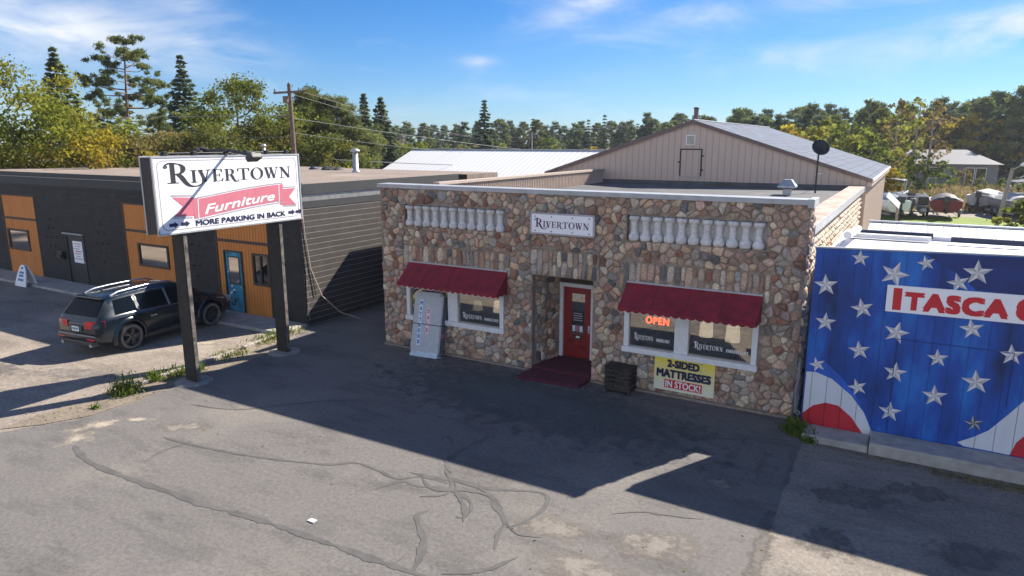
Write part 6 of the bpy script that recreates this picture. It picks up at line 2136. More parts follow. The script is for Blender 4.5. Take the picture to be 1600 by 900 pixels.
def pine_meshes(seed, h, rx, mat, z0=.45, whorls=9, tuft=.34, per=34, needle=.20, trunk='bark_red', lean=0.0, dead=True, flat=.45, br=(5, 8)):
    """pine with a clear trunk, limbs in whorls and rounded needle tufts at their ends"""
    r = np.random.default_rng(seed)
    mb = MB()
    bend = r.normal(0, .03, 2)
    def axis(z): t = z / h; return np.array([bend[0] * h * t * t + lean * z, bend[1] * h * t * t, z])
    mb.tube([tuple(axis(h * t)) for t in np.linspace(0, .97, 9)], [(h * .0135 + .04) * (1 - .88 * t) + .012 for t in np.linspace(0, 1, 9)], 8)
    C, R_, T = [], [], []
    for wv in range(whorls):
        t = wv / max(1, whorls - 1)
        z = h * (z0 + (.97 - z0) * t)
        prof = math.sin(PI * (.30 + .68 * t)) ** .8 if t < .98 else .25
        nb = r.integers(br[0], br[1])
        off = r.uniform(0, 6.28)
        for b in range(nb):
            a = off + 2 * PI * b / nb + r.normal(0, .3)
            L_ = rx * prof * r.uniform(.6, 1.15)
            p0 = axis(z + r.normal(0, .15))
            rise = L_ * (.05 + .35 * t) + r.normal(0, .12)
            p1 = p0 + np.array([math.cos(a) * L_, math.sin(a) * L_, rise])
            pm = (p0 + p1) / 2 + np.array([0, 0, -.10 * L_])
            mb.tube([tuple(p0), tuple(pm), tuple(p1)], [.018 + .012 * L_, .012 + .006 * L_, .008], 5)
            k = max(2, int(L_ * 3.0))
            tone = r.uniform(.05, .95)
            for j in range(k):
                s = 1 - .55 * (j / k) ** 1.2 if k > 1 else 1
                c = p0 * (1 - s) + p1 * s + np.array([r.normal(0, .26), r.normal(0, .26), r.uniform(-.12, .36)]) * (.5 + .3 * L_)
                C.append(c); R_.append(tuft * r.uniform(.7, 1.35)); T.append((np.clip(tone + r.normal(0, .2), 0, 1), .0 if r.random() < .85 else .4))
    if dead:
        for k in range(10):
            z = h * r.uniform(z0 * .5, z0 * 1.05); a = r.uniform(0, 6.28); L_ = rx * r.uniform(.35, .8)
            p0 = axis(z); p1 = p0 + np.array([math.cos(a) * L_, math.sin(a) * L_, r.uniform(-.2, .35) * L_])
            mb.tube([tuple(p0), tuple(p1)], [.022, .006], 4)
            if r.random() < .5:
                C.append(p1); R_.append(tuft * .6); T.append((.4, .3))
    lm = clumps_to_mesh('crown', r, C, R_, per / tuft ** 2, needle, M[mat], T, squash=flat + .2, slim=.45)
    return lm, mb, trunk


def make_tree(name, meshes, loc, label, cat='tree', rz=0, group=None):
    lm, mb, tr = meshes
    t = thing(name, label, cat, (0, 0, 0), 0, group)
    o = bpy.data.objects.new('crown', lm); COL.objects.link(o); o.parent = t
    k = mb.build('trunk', M[tr]); k.parent = t
    t.location = loc; t.rotation_euler = (0, 0, rz)
    return t


def polar(az, d):
    return (d * math.sin(rad(az)), d * math.cos(rad(az)), -.03)


def px_az(px):     # bearing of a column of the photograph along the horizon
    return math.degrees(math.atan(((px - 800) / 1074.97) / 1.022)) - 30.215
# -------- trees beyond the black building
hero = make_tree('pine_tree', pine_meshes(11, 13.5, 3.7, 'needle', .46, 9, .27, 17, .19, dead=True, br=(4, 6)), polar(px_az(200), 60), 'tall red pine with bare lower trunk standing highest above the pebbled roof', group='tall conifers at the left')
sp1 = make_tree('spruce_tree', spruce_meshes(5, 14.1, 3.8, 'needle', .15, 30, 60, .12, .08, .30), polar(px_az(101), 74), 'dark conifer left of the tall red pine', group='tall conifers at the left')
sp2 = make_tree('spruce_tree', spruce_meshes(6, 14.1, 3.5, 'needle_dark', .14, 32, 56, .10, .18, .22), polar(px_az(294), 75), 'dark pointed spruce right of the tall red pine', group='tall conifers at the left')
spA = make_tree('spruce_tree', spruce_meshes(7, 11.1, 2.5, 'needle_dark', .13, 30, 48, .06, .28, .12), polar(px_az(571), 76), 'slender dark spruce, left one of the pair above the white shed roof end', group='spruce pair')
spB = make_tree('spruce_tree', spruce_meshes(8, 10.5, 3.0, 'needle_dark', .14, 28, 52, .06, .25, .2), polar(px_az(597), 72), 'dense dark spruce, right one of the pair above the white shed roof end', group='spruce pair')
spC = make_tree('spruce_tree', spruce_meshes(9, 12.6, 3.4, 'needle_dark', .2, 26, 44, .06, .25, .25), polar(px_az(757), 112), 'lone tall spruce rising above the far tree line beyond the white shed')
LEFT = [  # builder, px, distance, label
 (decid_meshes(21, 10.6, 4.6, .20, 30, 'leaf_yellow', 90, .04), 8, 50, 'tallest yellow green leafy tree, farthest left above the black building'),
 (decid_meshes(22, 8.6, 4.4, .19, 30, 'leaf_yellow', 90, .02), 80, 48, 'broad yellow green tree below the dark conifer at far left'),
 (decid_meshes(23, 6.6, 3.8, .18, 30, 'leaf_gold', 80, .0), 140, 46, 'low golden bushy tree behind the plain vent pipes'),
 (decid_meshes(24, 6.4, 3.6, .18, 30, 'leaf_rust', 80, .0), 215, 47, 'brownish thin leaved bush at the foot of the red pine'),
 (decid_meshes(25, 6.6, 3.4, .18, 30, 'leaf_rust', 80, .0), 270, 49, 'olive brown bush right of the red pine trunk'),
 (decid_meshes(26, 7.0, 3.2, .17, 32, 'needle_olive', 80, .0, shape=1.6), 322, 47, 'olive green rounded cedar behind the left half of the sign'),
 (decid_meshes(27, 10.4, 4.0, .20, 28, 'leaf_green', 90, .05), 378, 56, 'full green tree left of the utility pole'),
 (decid_meshes(28, 7.4, 3.4, .18, 30, 'needle_olive', 80, .0), 415, 54, 'mid green cedar mass between the sign top and the utility pole'),
 (pine_meshes(29, 9.9, 3.4, 'needle_olive', .10, 11, .62, 34, .20, dead=False), 486, 60, 'loose olive pine just right of the utility pole'),
 (pine_meshes(30, 9.4, 3.0, 'needle', .25, 9, .60, 34, .20, dead=False), 535, 60, 'green pine with an uneven top left of the spruce pair'),
 (decid_meshes(31, 6.6, 2.8, .18, 30, 'needle_olive', 80, .0), 515, 52, 'loose olive bush right of the sign with drooping sprays'),
 (decid_meshes(32, 4.6, 2.0, .16, 34, 'leaf_gold', 60, .0), 525, 42, 'bright yellow bush left of the stout roof vent'),
 (decid_meshes(33, 6.0, 2.8, .2, 30, 'leaf_yellow', 70, .0), 645, 78, 'yellow bush right of the spruce pair'),
 (decid_meshes(36, 8.6, 3.4, .2, 30, 'leaf_green', 80, .0), 340, 60, 'dark green tree below the pointed spruce'),
]
for ms, px, d, lab in LEFT:
    make_tree('leafy_tree' if ms[2] == 'bark' else 'pine_tree', ms, polar(px_az(px), d), lab, rz=px * .37, group='trees behind the black building')

# -------- the far tree line
LEAF, DENS = 0.75, 1.3
protoP = [pine_meshes(40 + k, 13.5, (3.0, 2.6, 3.3, 2.4, 2.8)[k], ('needle', 'needle_dark', 'needle', 'needle_dark', 'needle_olive')[k], (.36, .30, .48, .25, .4)[k], (9, 10, 8, 11, 9)[k], .55, 24, .26, dead=k in (0, 2), br=(4, 7)) for k in range(5)]
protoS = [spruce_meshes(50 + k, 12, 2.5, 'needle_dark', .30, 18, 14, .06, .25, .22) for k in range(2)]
protoD = [decid_meshes(60 + k, 8, 3.0, .32, 16, mat, 50, .05) for k, mat in enumerate(('leaf_yellow', 'leaf_green', 'leaf_gold', 'leaf_rust'))]
protoB = [decid_meshes(70 + k, 11, 2.0, .22, 14, mat, 46, .25, 'bark_pale', .6, .8) for k, mat in enumerate(('leaf_rust', 'leaf_yellow'))]
FIRST = {}


def plant(kind, ms, loc, s, lab, group, rz):
    key = id(ms)
    nm = {'P': 'pine_tree', 'S': 'spruce_tree', 'D': 'leafy_tree', 'B': 'birch_tree'}[kind]
    if key not in FIRST:
        t = make_tree(nm, ms, loc, lab, rz=rz, group=group)
        t.scale = (s, s, s); FIRST[key] = t
        return t
    return dup(FIRST[key], loc, rz, s, lab, group)
q = random.Random(99)
GLAB = {'P': ('dark pine in the distant tree line along the horizon', 'pines of the far tree line'), 'S': ('dark pointed spruce in the distant tree line along the horizon', 'spruces of the far tree line'),
        'D': ('yellow or green leafy tree low in front of the distant pines', 'leafy trees of the far tree line')}
# centre band: lower and farther
px = 600
while px < 1190:
    k = q.random()
    d = q.uniform(150, 185)
    top = 200 - (px - 600) / 550 * 14 + q.uniform(-9, 8)      # height of the tops in the photograph's rows
    hz = 6.2 + (222.8 - top) / 1075 * d
    if k < .72:
        ms = q.choice(protoP); plant('P', ms, polar(px_az(px), d), hz / 13.5, *GLAB['P'], q.uniform(0, 6))
    elif k < .85:
        ms = q.choice(protoS); plant('S', ms, polar(px_az(px), d), hz / 12, *GLAB['S'], q.uniform(0, 6))
    if q.random() < .5:
        d2 = q.uniform(118, 145); ms = q.choice(protoD)
        plant('D', ms, polar(px_az(px + 6), d2), (5.6 + q.uniform(-1.0, 1.6)) / 8, *GLAB['D'], q.uniform(0, 6))
    px += q.uniform(8, 15)
# right hand wood: nearer and taller
px = 1150
while px < 1640:
    for row, (da, db, ta, tb) in enumerate(((146, 168, 172, 185), (112, 132, 168, 192))):
        if row and px > 1400: da, db = 142, 150
        d = q.uniform(da, db)
        rise = (px - 1150) / 450 * 9
        top = q.uniform(ta, tb) - rise * (1 if px > 1380 else .4) + (6 if px < 1200 else 0)
        hz = 6.2 + (222.8 - top) / 1075 * d
        if q.random() < (.72 if row == 0 else .45):
            plant('P', q.choice(protoP), polar(px_az(px + q.uniform(-5, 5)), d), hz / 13.5, 'dark pine in the wood behind the boat yard', 'pines of the right hand wood', q.uniform(0, 6))
        else:
            plant('D', q.choice(protoD), polar(px_az(px), d), hz * .78 / 8, 'autumn coloured leafy tree in the wood behind the boat yard', 'leafy trees of the right hand wood', q.uniform(0, 6))
    px += q.uniform(12, 19)
NEAR = [('D', 0, 1285, 96, 8.6, 'bright yellow green tree behind the right end of the hall roof'), ('D', 2, 1237, 105, 8.4, 'golden orange tree just above the hall roof slope'),
        ('D', 1, 1325, 92, 8.2, 'grey green tree right of the bright yellow tree above the hall roof'), ('D', 0, 1362, 88, 6.9, 'yellow green tree beside the end of the hall gutter'), ('D', 2, 1392, 72, 3.9, 'small golden bush at the end of the hall gutter'),
        ('B', 0, 1400, 96, 11.0, 'tall thin birch with rusty leaves, leftmost of the birches by the marsh'), ('B', 1, 1428, 98, 11.6, 'tall pale birch with half bare top in the middle of the birches'), ('B', 0, 1455, 95, 10.8, 'thin rusty birch nearest the grey hipped roof'),
        ('D', 1, 1440, 94, 4.6, 'grey green bush under the birches'), ('D', 1, 1478, 102, 3.9, 'silvery green bush left of the grey hipped house'), ('D', 3, 1512, 106, 2.9, 'brownish bush in front of the grey hipped house'), ('D', 1, 1415, 100, 3.8, 'dark bush at the edge of the marsh below the birches'),
        ('D', 0, 1535, 150, 9.5, 'yellow tree behind the grey hipped roof'), ('D', 3, 1572, 148, 8.5, 'rust coloured tree right of the grey hipped house'), ('P', 0, 1600, 143, 15.0, 'large dark pine farthest right, beyond the parked cars by the hipped house'), ('P', 2, 1556, 150, 14.6, 'tall open crowned pine above the grey hipped house'),
        ('D', 1, 1575, 104, 2.0, 'low bush by the far car park, right of the hipped house'), ('D', 1, 1540, 98, 2.2, 'low green bush in front of the far car park'), ('D', 0, 1600, 100, 2.2, 'low bush at the right edge below the far car park')]
for kind, i, px, d, hz, lab in NEAR:
    ms, base = {'D': (protoD, 8), 'B': (protoB, 11), 'P': (protoP, 13.5)}[kind]
    plant(kind, ms[i], polar(px_az(px), d), hz / base, lab, 'trees round the marsh', px * .71)

# ------------------------------------------------------------------ thin autumn haze
hm = bpy.data.materials.new('haze'); hm.use_nodes = True
hn = hm.node_tree.nodes; hn.clear()
ho = hn.new('ShaderNodeOutputMaterial'); hv = hn.new('ShaderNodeVolumePrincipled')
hv.inputs['Color'].default_value = (.80, .88, 1.0, 1); hv.inputs['Density'].default_value = HAZE; hv.inputs['Anisotropy'].default_value = 0.2
hm.node_tree.links.new(hv.outputs[0], ho.inputs['Volume'])
mb = MB(); mb.box(-260, 160, -60, 330, -1.2, 30)
tag(mb.build('haze', hm), kind='stuff')

# ------------------------------------------------------------------ weeds, grass and litter near the lot
def weed(name, x, y, z, rx, h, n, mat, label, seed, group=None, leaf=.05):
    r = np.random.default_rng(seed)
    cen = np.column_stack([r.normal(0, rx * .45, n), r.normal(0, rx * .45, n), np.abs(r.normal(0, h * .45, n))])
    ax, ay = rand_frames(r, n, leaf)
    ax[:, 2] = np.abs(ax[:, 2]) + leaf * .5
    col = np.zeros((n, 3)); col[:, 0] = r.uniform(0, 1, n); col[:, 1] = np.where(r.random(n) < .15, .5, 0)
    me = quads_mesh(name, cen, ax, ay * .5, col, M[mat])
    o = bpy.data.objects.new(name, me); COL.objects.link(o); o.location = (x, y, z)
    return tag(o, label, 'weed', group)
weed('weed_clump', -16.72, 9.30, .0, .34, .40, 1100, 'weed', 'largest bright green weed clump beside the front sign post', 1, leaf=.035)
weed('weed_clump', -16.98, 10.25, .0, .22, .26, 420, 'weed', 'green weed clump just behind the largest clump by the front sign post', 2, leaf=.035)
weed('weed_clump', -16.75, 11.35, .0, .22, .22, 260, 'weed', 'small weed clump against the front post footing', 3, leaf=.035)
weed('weed_clump', -16.35, 8.35, .0, .12, .10, 90, 'weed', 'tiny weed tuft in front of the largest clump by the lot edge', 4, leaf=.03)
weed('weed_clump', -1.72, 15.25, .0, .28, .30, 520, 'weed', 'green weeds growing in the gap between the stone corner and the mural', 6, leaf=.045)
weed('weed_clump', -1.40, 14.95, .0, .20, .16, 220, 'weed', 'low weeds at the left end of the mural ledge', 7, leaf=.045)
r = np.random.default_rng(4)
n = 2600
t = r.uniform(.18, 1, n)
xs_ = np.interp(t, [0, .3, .6, 1], [-16.9, -17.0, -17.25, -17.75]) + r.normal(0, .22, n); ys_ = np.interp(t, [0, .3, .6, 1], [9.6, 11.2, 13.2, 16.0]) + r.normal(0, .15, n)
keep = (np.sin(ys_ * 3.1) + np.sin(ys_ * 1.3 + 1) + r.normal(0, .6, n)) > -.2
cen = np.column_stack([xs_, ys_, np.abs(r.normal(.02, .06, n)) + .008])[keep]
n = len(cen); ax, ay = rand_frames(r, n, .035); ax[:, 2] = np.abs(ax[:, 2]) + .03
col = np.zeros((n, 3)); col[:, 0] = r.uniform(0, 1, n); col[:, 1] = np.where(r.random(n) < .3, .7, 0)
o = bpy.data.objects.new('verge_grass', quads_mesh('verge_grass', cen, ax, ay * .5, col, M['weed'])); COL.objects.link(o)
tag(o, 'patchy short grass along the lot edge between the sign posts', 'grass', kind='stuff')
# dead leaves and grit blown against kerb and wall
cen = np.concatenate([np.column_stack([r.uniform(-1.3, 6, 500), 14.82 - np.abs(r.normal(0, .09, 500)), np.full(500, .012)]),
                      np.column_stack([r.uniform(.8, 2.6, 500), 14.70 - np.abs(r.normal(0, .16, 500)), np.full(500, .014)]),
                      np.column_stack([r.uniform(-13.5, 0, 90), r.uniform(8, 15.8, 90), np.full(90, .016)]),
                      np.column_stack([r.uniform(-17.5, -15.9, 260), r.uniform(7, 14, 260), np.full(260, .013)])])
n = len(cen); ax, ay = rand_frames(r, n, .026, .7)
col = np.zeros((n, 3)); col[:, 0] = r.uniform(0, 1, n); col[:, 1] = np.where(r.random(n) < .25, .6, 0)
o = bpy.data.objects.new('leaf_litter', quads_mesh('leaf_litter', cen, ax, ay, col, M['straw'])); COL.objects.link(o)
tag(o, 'dry fallen leaves and grit scattered over the paving', 'leaf litter', kind='stuff')
mb = MB(); mb.bbox(-8.22, -8.08, 7.31, 7.40, .012, .02, .003, 0, None, None)
tag(mb.build('paper_scrap', M['white_clean']), 'scrap of white paper lying on the sunlit asphalt', 'paper')
for k, (x, y, L_, a, mat, lab) in enumerate([(-17.05, 10.6, 1.5, 96, 'worn_wood', 'weathered timber edging log nearest the front sign post'), (-17.18, 12.35, 1.3, 97, 'worn_wood', 'weathered timber edging log midway between the sign posts'),
        (-17.45, 14.1, 1.5, 99, 'worn_wood', 'weathered timber edging log nearest the rear sign post'), (-17.85, 15.7, .9, 100, 'worn_wood', 'short timber edging log at the corner of the black building')]):
    mb = MB(); Ml = Matrix.Translation((x, y, .045)) @ Matrix.Rotation(rad(a), 4, 'Z')
    mb.bbox(-L_ / 2, L_ / 2, -.07, .07, -.05, .05, .02, 0, None, Ml)
    tag(mb.build('edging_timber', M[mat]), lab, 'timber', 'timber edging along the lot')
mb = MB(); mb.tube([(-1.80, MY + .02, .4), (-1.80, MY + .02, 1.5)], .03, 8); mb.tube([(-1.82, MY - .06, .35), (-1.82, MY - .06, .95), (-1.78, MY + .05, 1.2)], .025, 8)
mb.lathe([(.045, -.01), (.06, 0), (.045, .01), (.03, 0), (.045, -.01)], 12, 0, Matrix.Translation((-1.74, MY - .12, .38)) @ Matrix.Rotation(PI / 2, 4, 'X'))
tag(mb.build('gas_riser', M['fascia_grey']), 'grey pipes in the narrow gap between the stone shop and the mural', 'pipe')
# bare shrub between the two white roofs
mb = MB(); q = random.Random(12)
def twig(p, d, L_, r_, lv):
    e = p + d * L_
    mb.tube([tuple(p), tuple((p + e) / 2 + Vector((q.uniform(-.03, .03), 0, .02))), tuple(e)], [r_, r_ * .8, r_ * .6], 4, cap=False)
    if lv:
        for k in range(3):
            nd = (d + Vector((q.gauss(0, .55), q.gauss(0, .55), q.uniform(-.1, .4)))).normalized()
            twig(p + d * L_ * q.uniform(.5, 1), nd, L_ * q.uniform(.5, .8), r_ * .6, lv - 1)
for k in range(7):
    twig(Vector((1.9 + q.uniform(-.25, .25), 23.1, 2.2)), Vector((q.gauss(0, .45), q.gauss(0, .2), 1)).normalized(), .75, .02, 3)
mb.tube([(1.9, 23.1, 0), (1.9, 23.1, 2.3)], [.05, .03], 6)
tag(mb.build('bare_shrub', M['bark']), 'leafless twiggy shrub standing between the two white roofs', 'shrub')

# ------------------------------------------------------------------ poles and wires
up = thing('utility_pole', 'tall brown timber utility pole with one crossarm behind the black building', 'utility pole', (-34.0, 31.2, 0))
mb = MB(); mb.tube([(-33.75, 31.0, 0), (-33.9, 31.1, 5), (-34.1, 31.2, 9.75)], [.17, .15, .12], 10); part(mb, 'pole', M['utility_wood'], up)
ca = Matrix.Translation((-34.08, 31.2, 9.25)) @ Matrix.Rotation(rad(40), 4, 'Z') @ Matrix.Rotation(rad(-4), 4, 'Y')
mb = MB(); mb.bbox(-.95, .95, -.16, -.07, -.07, .06, .01, 0, None, ca); part(mb, 'crossarm', M['utility_wood'], up)
mb = MB()
for x in (-.85, .85): mb.lathe([(.03, .06), (.06, .10), (.05, .16), (.06, .2), (.02, .25), (0, .25)], 8, 0, ca @ Matrix.Translation((x, -.115, 0)))
mb.lathe([(.03, .55), (.06, .62), (.05, .7), (.02, .78), (0, .78)], 8, 0, Matrix.Translation((-34.1, 31.2, 9.1)))
part(mb, 'insulators', M['fascia_grey'], up)
mb = MB(); mb.tube([(-34.05, 31.15, 7.8), (-34.7, 30.6, 7.8)], .04, 6); mb.bbox(-34.3, -34.0, 30.8, 31.05, 8.6, 9.0, .05); part(mb, 'bracket', M['utility_wood'], up)


def wire(pts, sag, r_, label, mat='wire'):
    a, b = Vector(pts[0]), Vector(pts[1])
    mb = MB()
    P_ = [a + (b - a) * t - Vector((0, 0, sag * 4 * t * (1 - t))) for t in np.linspace(0, 1, 25)]
    mb.tube(P_, r_, 5)
    tag(mb.build('overhead_wire', M[mat]), label, 'wire', 'overhead wires')
top_ = Vector((-40.72, 37.1, 0))
wire([(-75, 25.5, 9.0), (-34.05, 31.15, 7.9)], .35, .018, 'thin wire across the treetops reaching the utility pole halfway up')
wire([(-75, 26, 6.9), (-34.0, 31.1, 6.55)], .2, .010, 'faint lower wire running left from the utility pole')
wire([(-72, 24.0, 7.5), (-41, 31.0, 5.6)], .12, .028, 'thick pale wire sloping down behind the top of the tall sign')
wire([(-41, 31.0, 5.6), (-31.5, 47.0, 4.4)], .12, .028, 'thick pale wire sloping down from the sign top to the white shed')
wire([(-34.05, 31.2, 7.7), (-33, 78, 4.6)], .3, .013, 'thin wire dropping from the utility pole towards the yellow bush')
wire([(-33.5, 31.7, 9.3), (-64.2, 99.0, 7.2)], .5, .010, 'high wire running back from the crossarm, far side')
wire([(-34.7, 30.8, 9.4), (-65.6, 98.2, 7.2)], .5, .010, 'high wire running back from the crossarm, near side')
wire([(-34.0, 31.2, 6.8), (-32, 60, 4.9)], .3, .010, 'faint wire falling from the utility pole to the shed ridge')
wire([(-62, 118, 9.2), (-45, 122, 9.3)], .5, .05, 'pale far wire crossing the lone tall spruce')
for px, d, h, lab in ((630, 100, 7.2, 'small far crossarm pole above the left end of the white shed ridge'), (741, 118, 7.5, 'small far crossarm pole left of the lone tall spruce'), (831, 125, 8.0, 'small far crossarm pole right of the lone tall spruce')):
    x, y, _ = polar(px_az(px), d)
    t = thing('far_utility_pole', lab, 'utility pole', (x, y, 0), group='far utility poles')
    mb = MB(); mb.tube([(x, y, 0), (x, y, h)], .13, 6); part(mb, 'pole', M['worn_wood'], t)
    mb = MB(); mb.box(x - 1.0, x + 1.0, y - .08, y + .08, h - .45, h - .25); mb.box(x - .8, x + .8, y - .08, y + .08, h - 1.0, h - .85); part(mb, 'crossarm', M['fascia_grey'], t)
lp = thing('yard_light', 'leaning pale pole with a small lamp at the edge of the boat yard', 'lamp post', (5.95, 62.4, 0))
mb = MB(); mb.tube([(5.45, 62.3, -.1), (5.95, 62.4, 4.4)], [.15, .12], 8); part(mb, 'pole', M['worn_wood'], lp)
mb = MB(); mb.tube([(5.93, 62.4, 4.25), (6.5, 62.3, 4.62)], .04, 6); part(mb, 'arm', M['galv'], lp)
mb = MB(); mb.lathe([(0, .16), (.10, .14), (.20, .04), (.22, 0), (.16, -.08), (0, -.10)], 12, 0, Matrix.Translation((6.55, 62.3, 4.62))); part(mb, 'lamp_head', M['white_clean'], lp)

# ------------------------------------------------------------------ boats in the yard
def hull_mb(L_, w, h, flare=.8, n=14, bow=.45):
    """runabout hull: local x forward, open top closed by a deck"""
    mb = MB(); R_ = []
    for i in range(n + 1):
        t = i / n; x = -L_ / 2 + L_ * t
        ww = w / 2 * (1 - max(0, (t - (1 - bow)) / bow) ** 2.0 * .97)
        kz = .02 + max(0, (t - .6) / .4) ** 2 * h * .75
        sheer = h * (1 + .18 * t * t)
        R_.append([(x, 0, kz), (x, ww * .72, kz + .12 * h), (x, ww * .95, h * .5 + kz * .3), (x, ww, sheer), (x, ww * .9, sheer + .05), (x, 0, sheer + .10)])
    full = [r + [(x, -y, z) for (x, y, z) in r[-2:0:-1]] for r in R_]
    m = len(full[0])
    mb.mesh([v for r in full for v in r], [(i * m + k, (i + 1) * m + k, (i + 1) * m + (k + 1) % m, i * m + (k + 1) % m) for i in range(n) for k in range(m)], 0, None, True)
    mb.face(full[0], 0)
    return mb
def outboard(t, x, z, par=None):
    mb = MB(); mb.bbox(x - .42, x + .10, -.20, .20, z + .15, z + .72, .09); o = mb.build('outboard_motor', M['car_trim']); o.parent = t
    mb = MB(); mb.bbox(x - .28, x - .10, -.07, .07, z - .55, z + .149, .02); mb.box(x - .42, x + .05, -.16, .16, z - .42, z - .39)
    mb.lathe([(0, -.03), (.17, -.02), (.17, .02), (0, .03)], 10, 0, Matrix.Translation((x - .36, 0, z - .55)) @ Matrix.Rotation(PI / 2, 4, 'Y')); s_ = mb.build('drive_leg', M['dark_metal']); s_.parent = o
def trailer(t, L_, w):
    mb = MB()
    for s in (-1, 1): mb.box(-L_ * .45, L_ * .35, s * w * .34 - .04, s * w * .34 + .04, -.16, -.08)
    mb.box(-.1, .0, -w / 2, w / 2, -.2, -.1); mb.box(L_ * .3, L_ * .75, -.05, .05, -.16, -.08)
    o = mb.build('trailer_frame', M['galv']); o.parent = t
    for s in (-1, 1):
        mb = MB(); mb.lathe([(0, -.09), (.27, -.09), (.31, -.05), (.31, .05), (.27, .09), (0, .09)], 16, 0, Matrix.Translation((-.25, s * (w / 2 + .02), -.2)) @ Matrix.Rotation(PI / 2, 4, 'X'))
        o = mb.build('wheel', M['tyre']); o.parent = t
        mb = MB(); mb.lathe([(.36, -.13), (.40, -.1), (.40, .1), (.36, .13)], 12, 0, Matrix.Translation((-.25, s * (w / 2 + .02), -.2)) @ Matrix.Rotation(PI / 2, 4, 'X'), ang=PI)
        o = mb.build('mudguard', M['fascia_grey']); o.parent = t
def pontoon(loc, rz, label, panel, cover, canopy=True):
    t = thing('pontoon_boat', label, 'boat', (0, 0, 0), 0, 'boats in the yard')
    for s in (-1, 1):
        mb = MB(); mb.lathe([(0.001, -3.0), (.2, -2.95), (.30, -2.7), (.30, 2.3), (.2, 2.85), (.001, 3.1)], 14, 0, Matrix.Translation((0, s * .85, .18)) @ Matrix.Rotation(PI / 2, 4, 'Y'))
        o = mb.build('pontoon', M['galv']); o.parent = t
    mb = MB(); mb.bbox(-2.9, 2.7, -1.2, 1.2, .50, .60, .03); o = mb.build('deck', M['fascia_grey']); o.parent = t
    mb = MB()
    for s in (-1, 1): mb.bbox(-2.5, 2.5, s * 1.17 - .03, s * 1.17 + .03, .61, 1.25, .03)
    mb.bbox(-2.53, -2.47, -1.13, -.45, .61, 1.25, .03); mb.bbox(-2.53, -2.47, .45, 1.13, .61, 1.25, .03); mb.bbox(2.47, 2.53, -1.13, 1.13, .61, 1.25, .03)
    o = mb.build('side_panels', panel); o.parent = t
    mb = MB()
    for s in (-1, 1):
        mb.tube([(-2.5, s * 1.17, 1.29), (2.5, s * 1.17, 1.29)], .03, 6)
    mb.tube([(-2.5, -1.17, 1.29), (-2.5, 1.17, 1.29)], .03, 6); o = mb.build('rail', M['chrome']); o.parent = t
    for (a, b) in ((-2.2, -1.3), (-.4, .5)):
        mb = MB(); mb.bbox(a, b, -1.05, -.35, .61, .98, .06); mb.bbox(a, a + .2, -1.05, -.35, .985, 1.38, .06); o = mb.build('seat', cover); o.parent = t
        mb = MB(); mb.bbox(a, b, .35, 1.05, .61, .98, .06); mb.bbox(a, a + .2, .35, 1.05, .985, 1.38, .06); o = mb.build('seat', cover); o.parent = t
    if canopy:
        mb = MB()
        for k in range(8):
            y0, y1 = -1.2 + .3 * k, -.9 + .3 * k
            z0, z1 = 2.35 + .18 * math.cos(y0 * 1.1), 2.35 + .18 * math.cos(y1 * 1.1)
            mb.mesh([(-2.3, y0, z0), (.3, y0, z0), (.3, y1, z1), (-2.3, y1, z1), (-2.3, y0, z0 - .05), (.3, y0, z0 - .05), (.3, y1, z1 - .05), (-2.3, y1, z1 - .05)], [(0, 1, 2, 3), (7, 6, 5, 4), (0, 4, 5, 1), (0, 3, 7, 4), (1, 5, 6, 2)], 0)
        o = mb.build('canopy', M['strap']); o.parent = t
        mb = MB()
        for s in (-1, 1):
            mb.tube([(-1.0, s * 1.17, 1.29), (-2.2, s * 1.15, 2.38)], .025, 6); mb.tube([(-1.0, s * 1.17, 1.29), (.2, s * 1.15, 2.38)], .025, 6)
        o = mb.build('canopy_frame', M['chrome']); o.parent = t
    outboard(t, -2.95, .45); trailer(t, 5.6, 2.2)
    t.location = loc; t.rotation_euler = (0, 0, rz)
    return t
def runabout(loc, rz, label, hull, cover, L_=5.2, w=2.1):
    t = thing('motor_boat', label, 'boat', (0, 0, 0), 0, 'boats in the yard')
    o = hull_mb(L_, w, .95).build('hull', hull); o.parent = t
    mb = MB(); R_ = []
    for i in range(9):
        x = -L_ * .42 + L_ * .75 * i / 8; hh = 1.12 + .42 * math.sin(PI * min(1, (i + 1.2) / 9)) ; ww = w * .47 * (1 if i < 5 else 1 - ((i - 5) / 3) ** 2 * .75)
        R_.append([(x, -ww, .98), (x, -ww * .6, .98 + (hh - .98) * .7), (x, 0, hh), (x, ww * .6, .98 + (hh - .98) * .7), (x, ww, .98)])
    mb.mesh([v for r in R_ for v in r], [(i * 5 + k, (i + 1) * 5 + k, (i + 1) * 5 + k + 1, i * 5 + k + 1) for i in range(8) for k in range(4)], 0, None, True)
    mb.face(R_[0], 0)
    o = mb.build('boat_cover', cover); o.parent = t
    mb = MB(); mb.tube([(L_ * .5, 0, 1.15), (0, w * .5, 1.02), (-L_ * .48, w * .5, .98)], .035, 6); mb.tube([(L_ * .5, 0, 1.15), (0, -w * .5, 1.02), (-L_ * .48, -w * .5, .98)], .035, 6)
    o = mb.build('rub_rail', M['white_clean']); o.parent = t
    outboard(t, -L_ / 2 - .05, .7); trailer(t, L_, w)
    t.location = loc; t.rotation_euler = (0, 0, rz)
    return t
M['maroon'] = plain('maroon_gelcoat', (0.16, 0.012, 0.022), 0.25)
M['teal_cover'] = plain('blue_boat_cover', (0.10, 0.16, 0.24), 0.8)
M['grey_cover'] = plain('grey_boat_cover', (0.42, 0.41, 0.39), 0.85)
M['black_cover'] = plain('dark_boat_cover', (0.05, 0.05, 0.055), 0.7)
pontoon((-.35, 69.2, .52), rad(94), 'dark pontoon boat with raised canopy, second boat from the hall wall', M['car_paint'], M['grey_cover'], False)
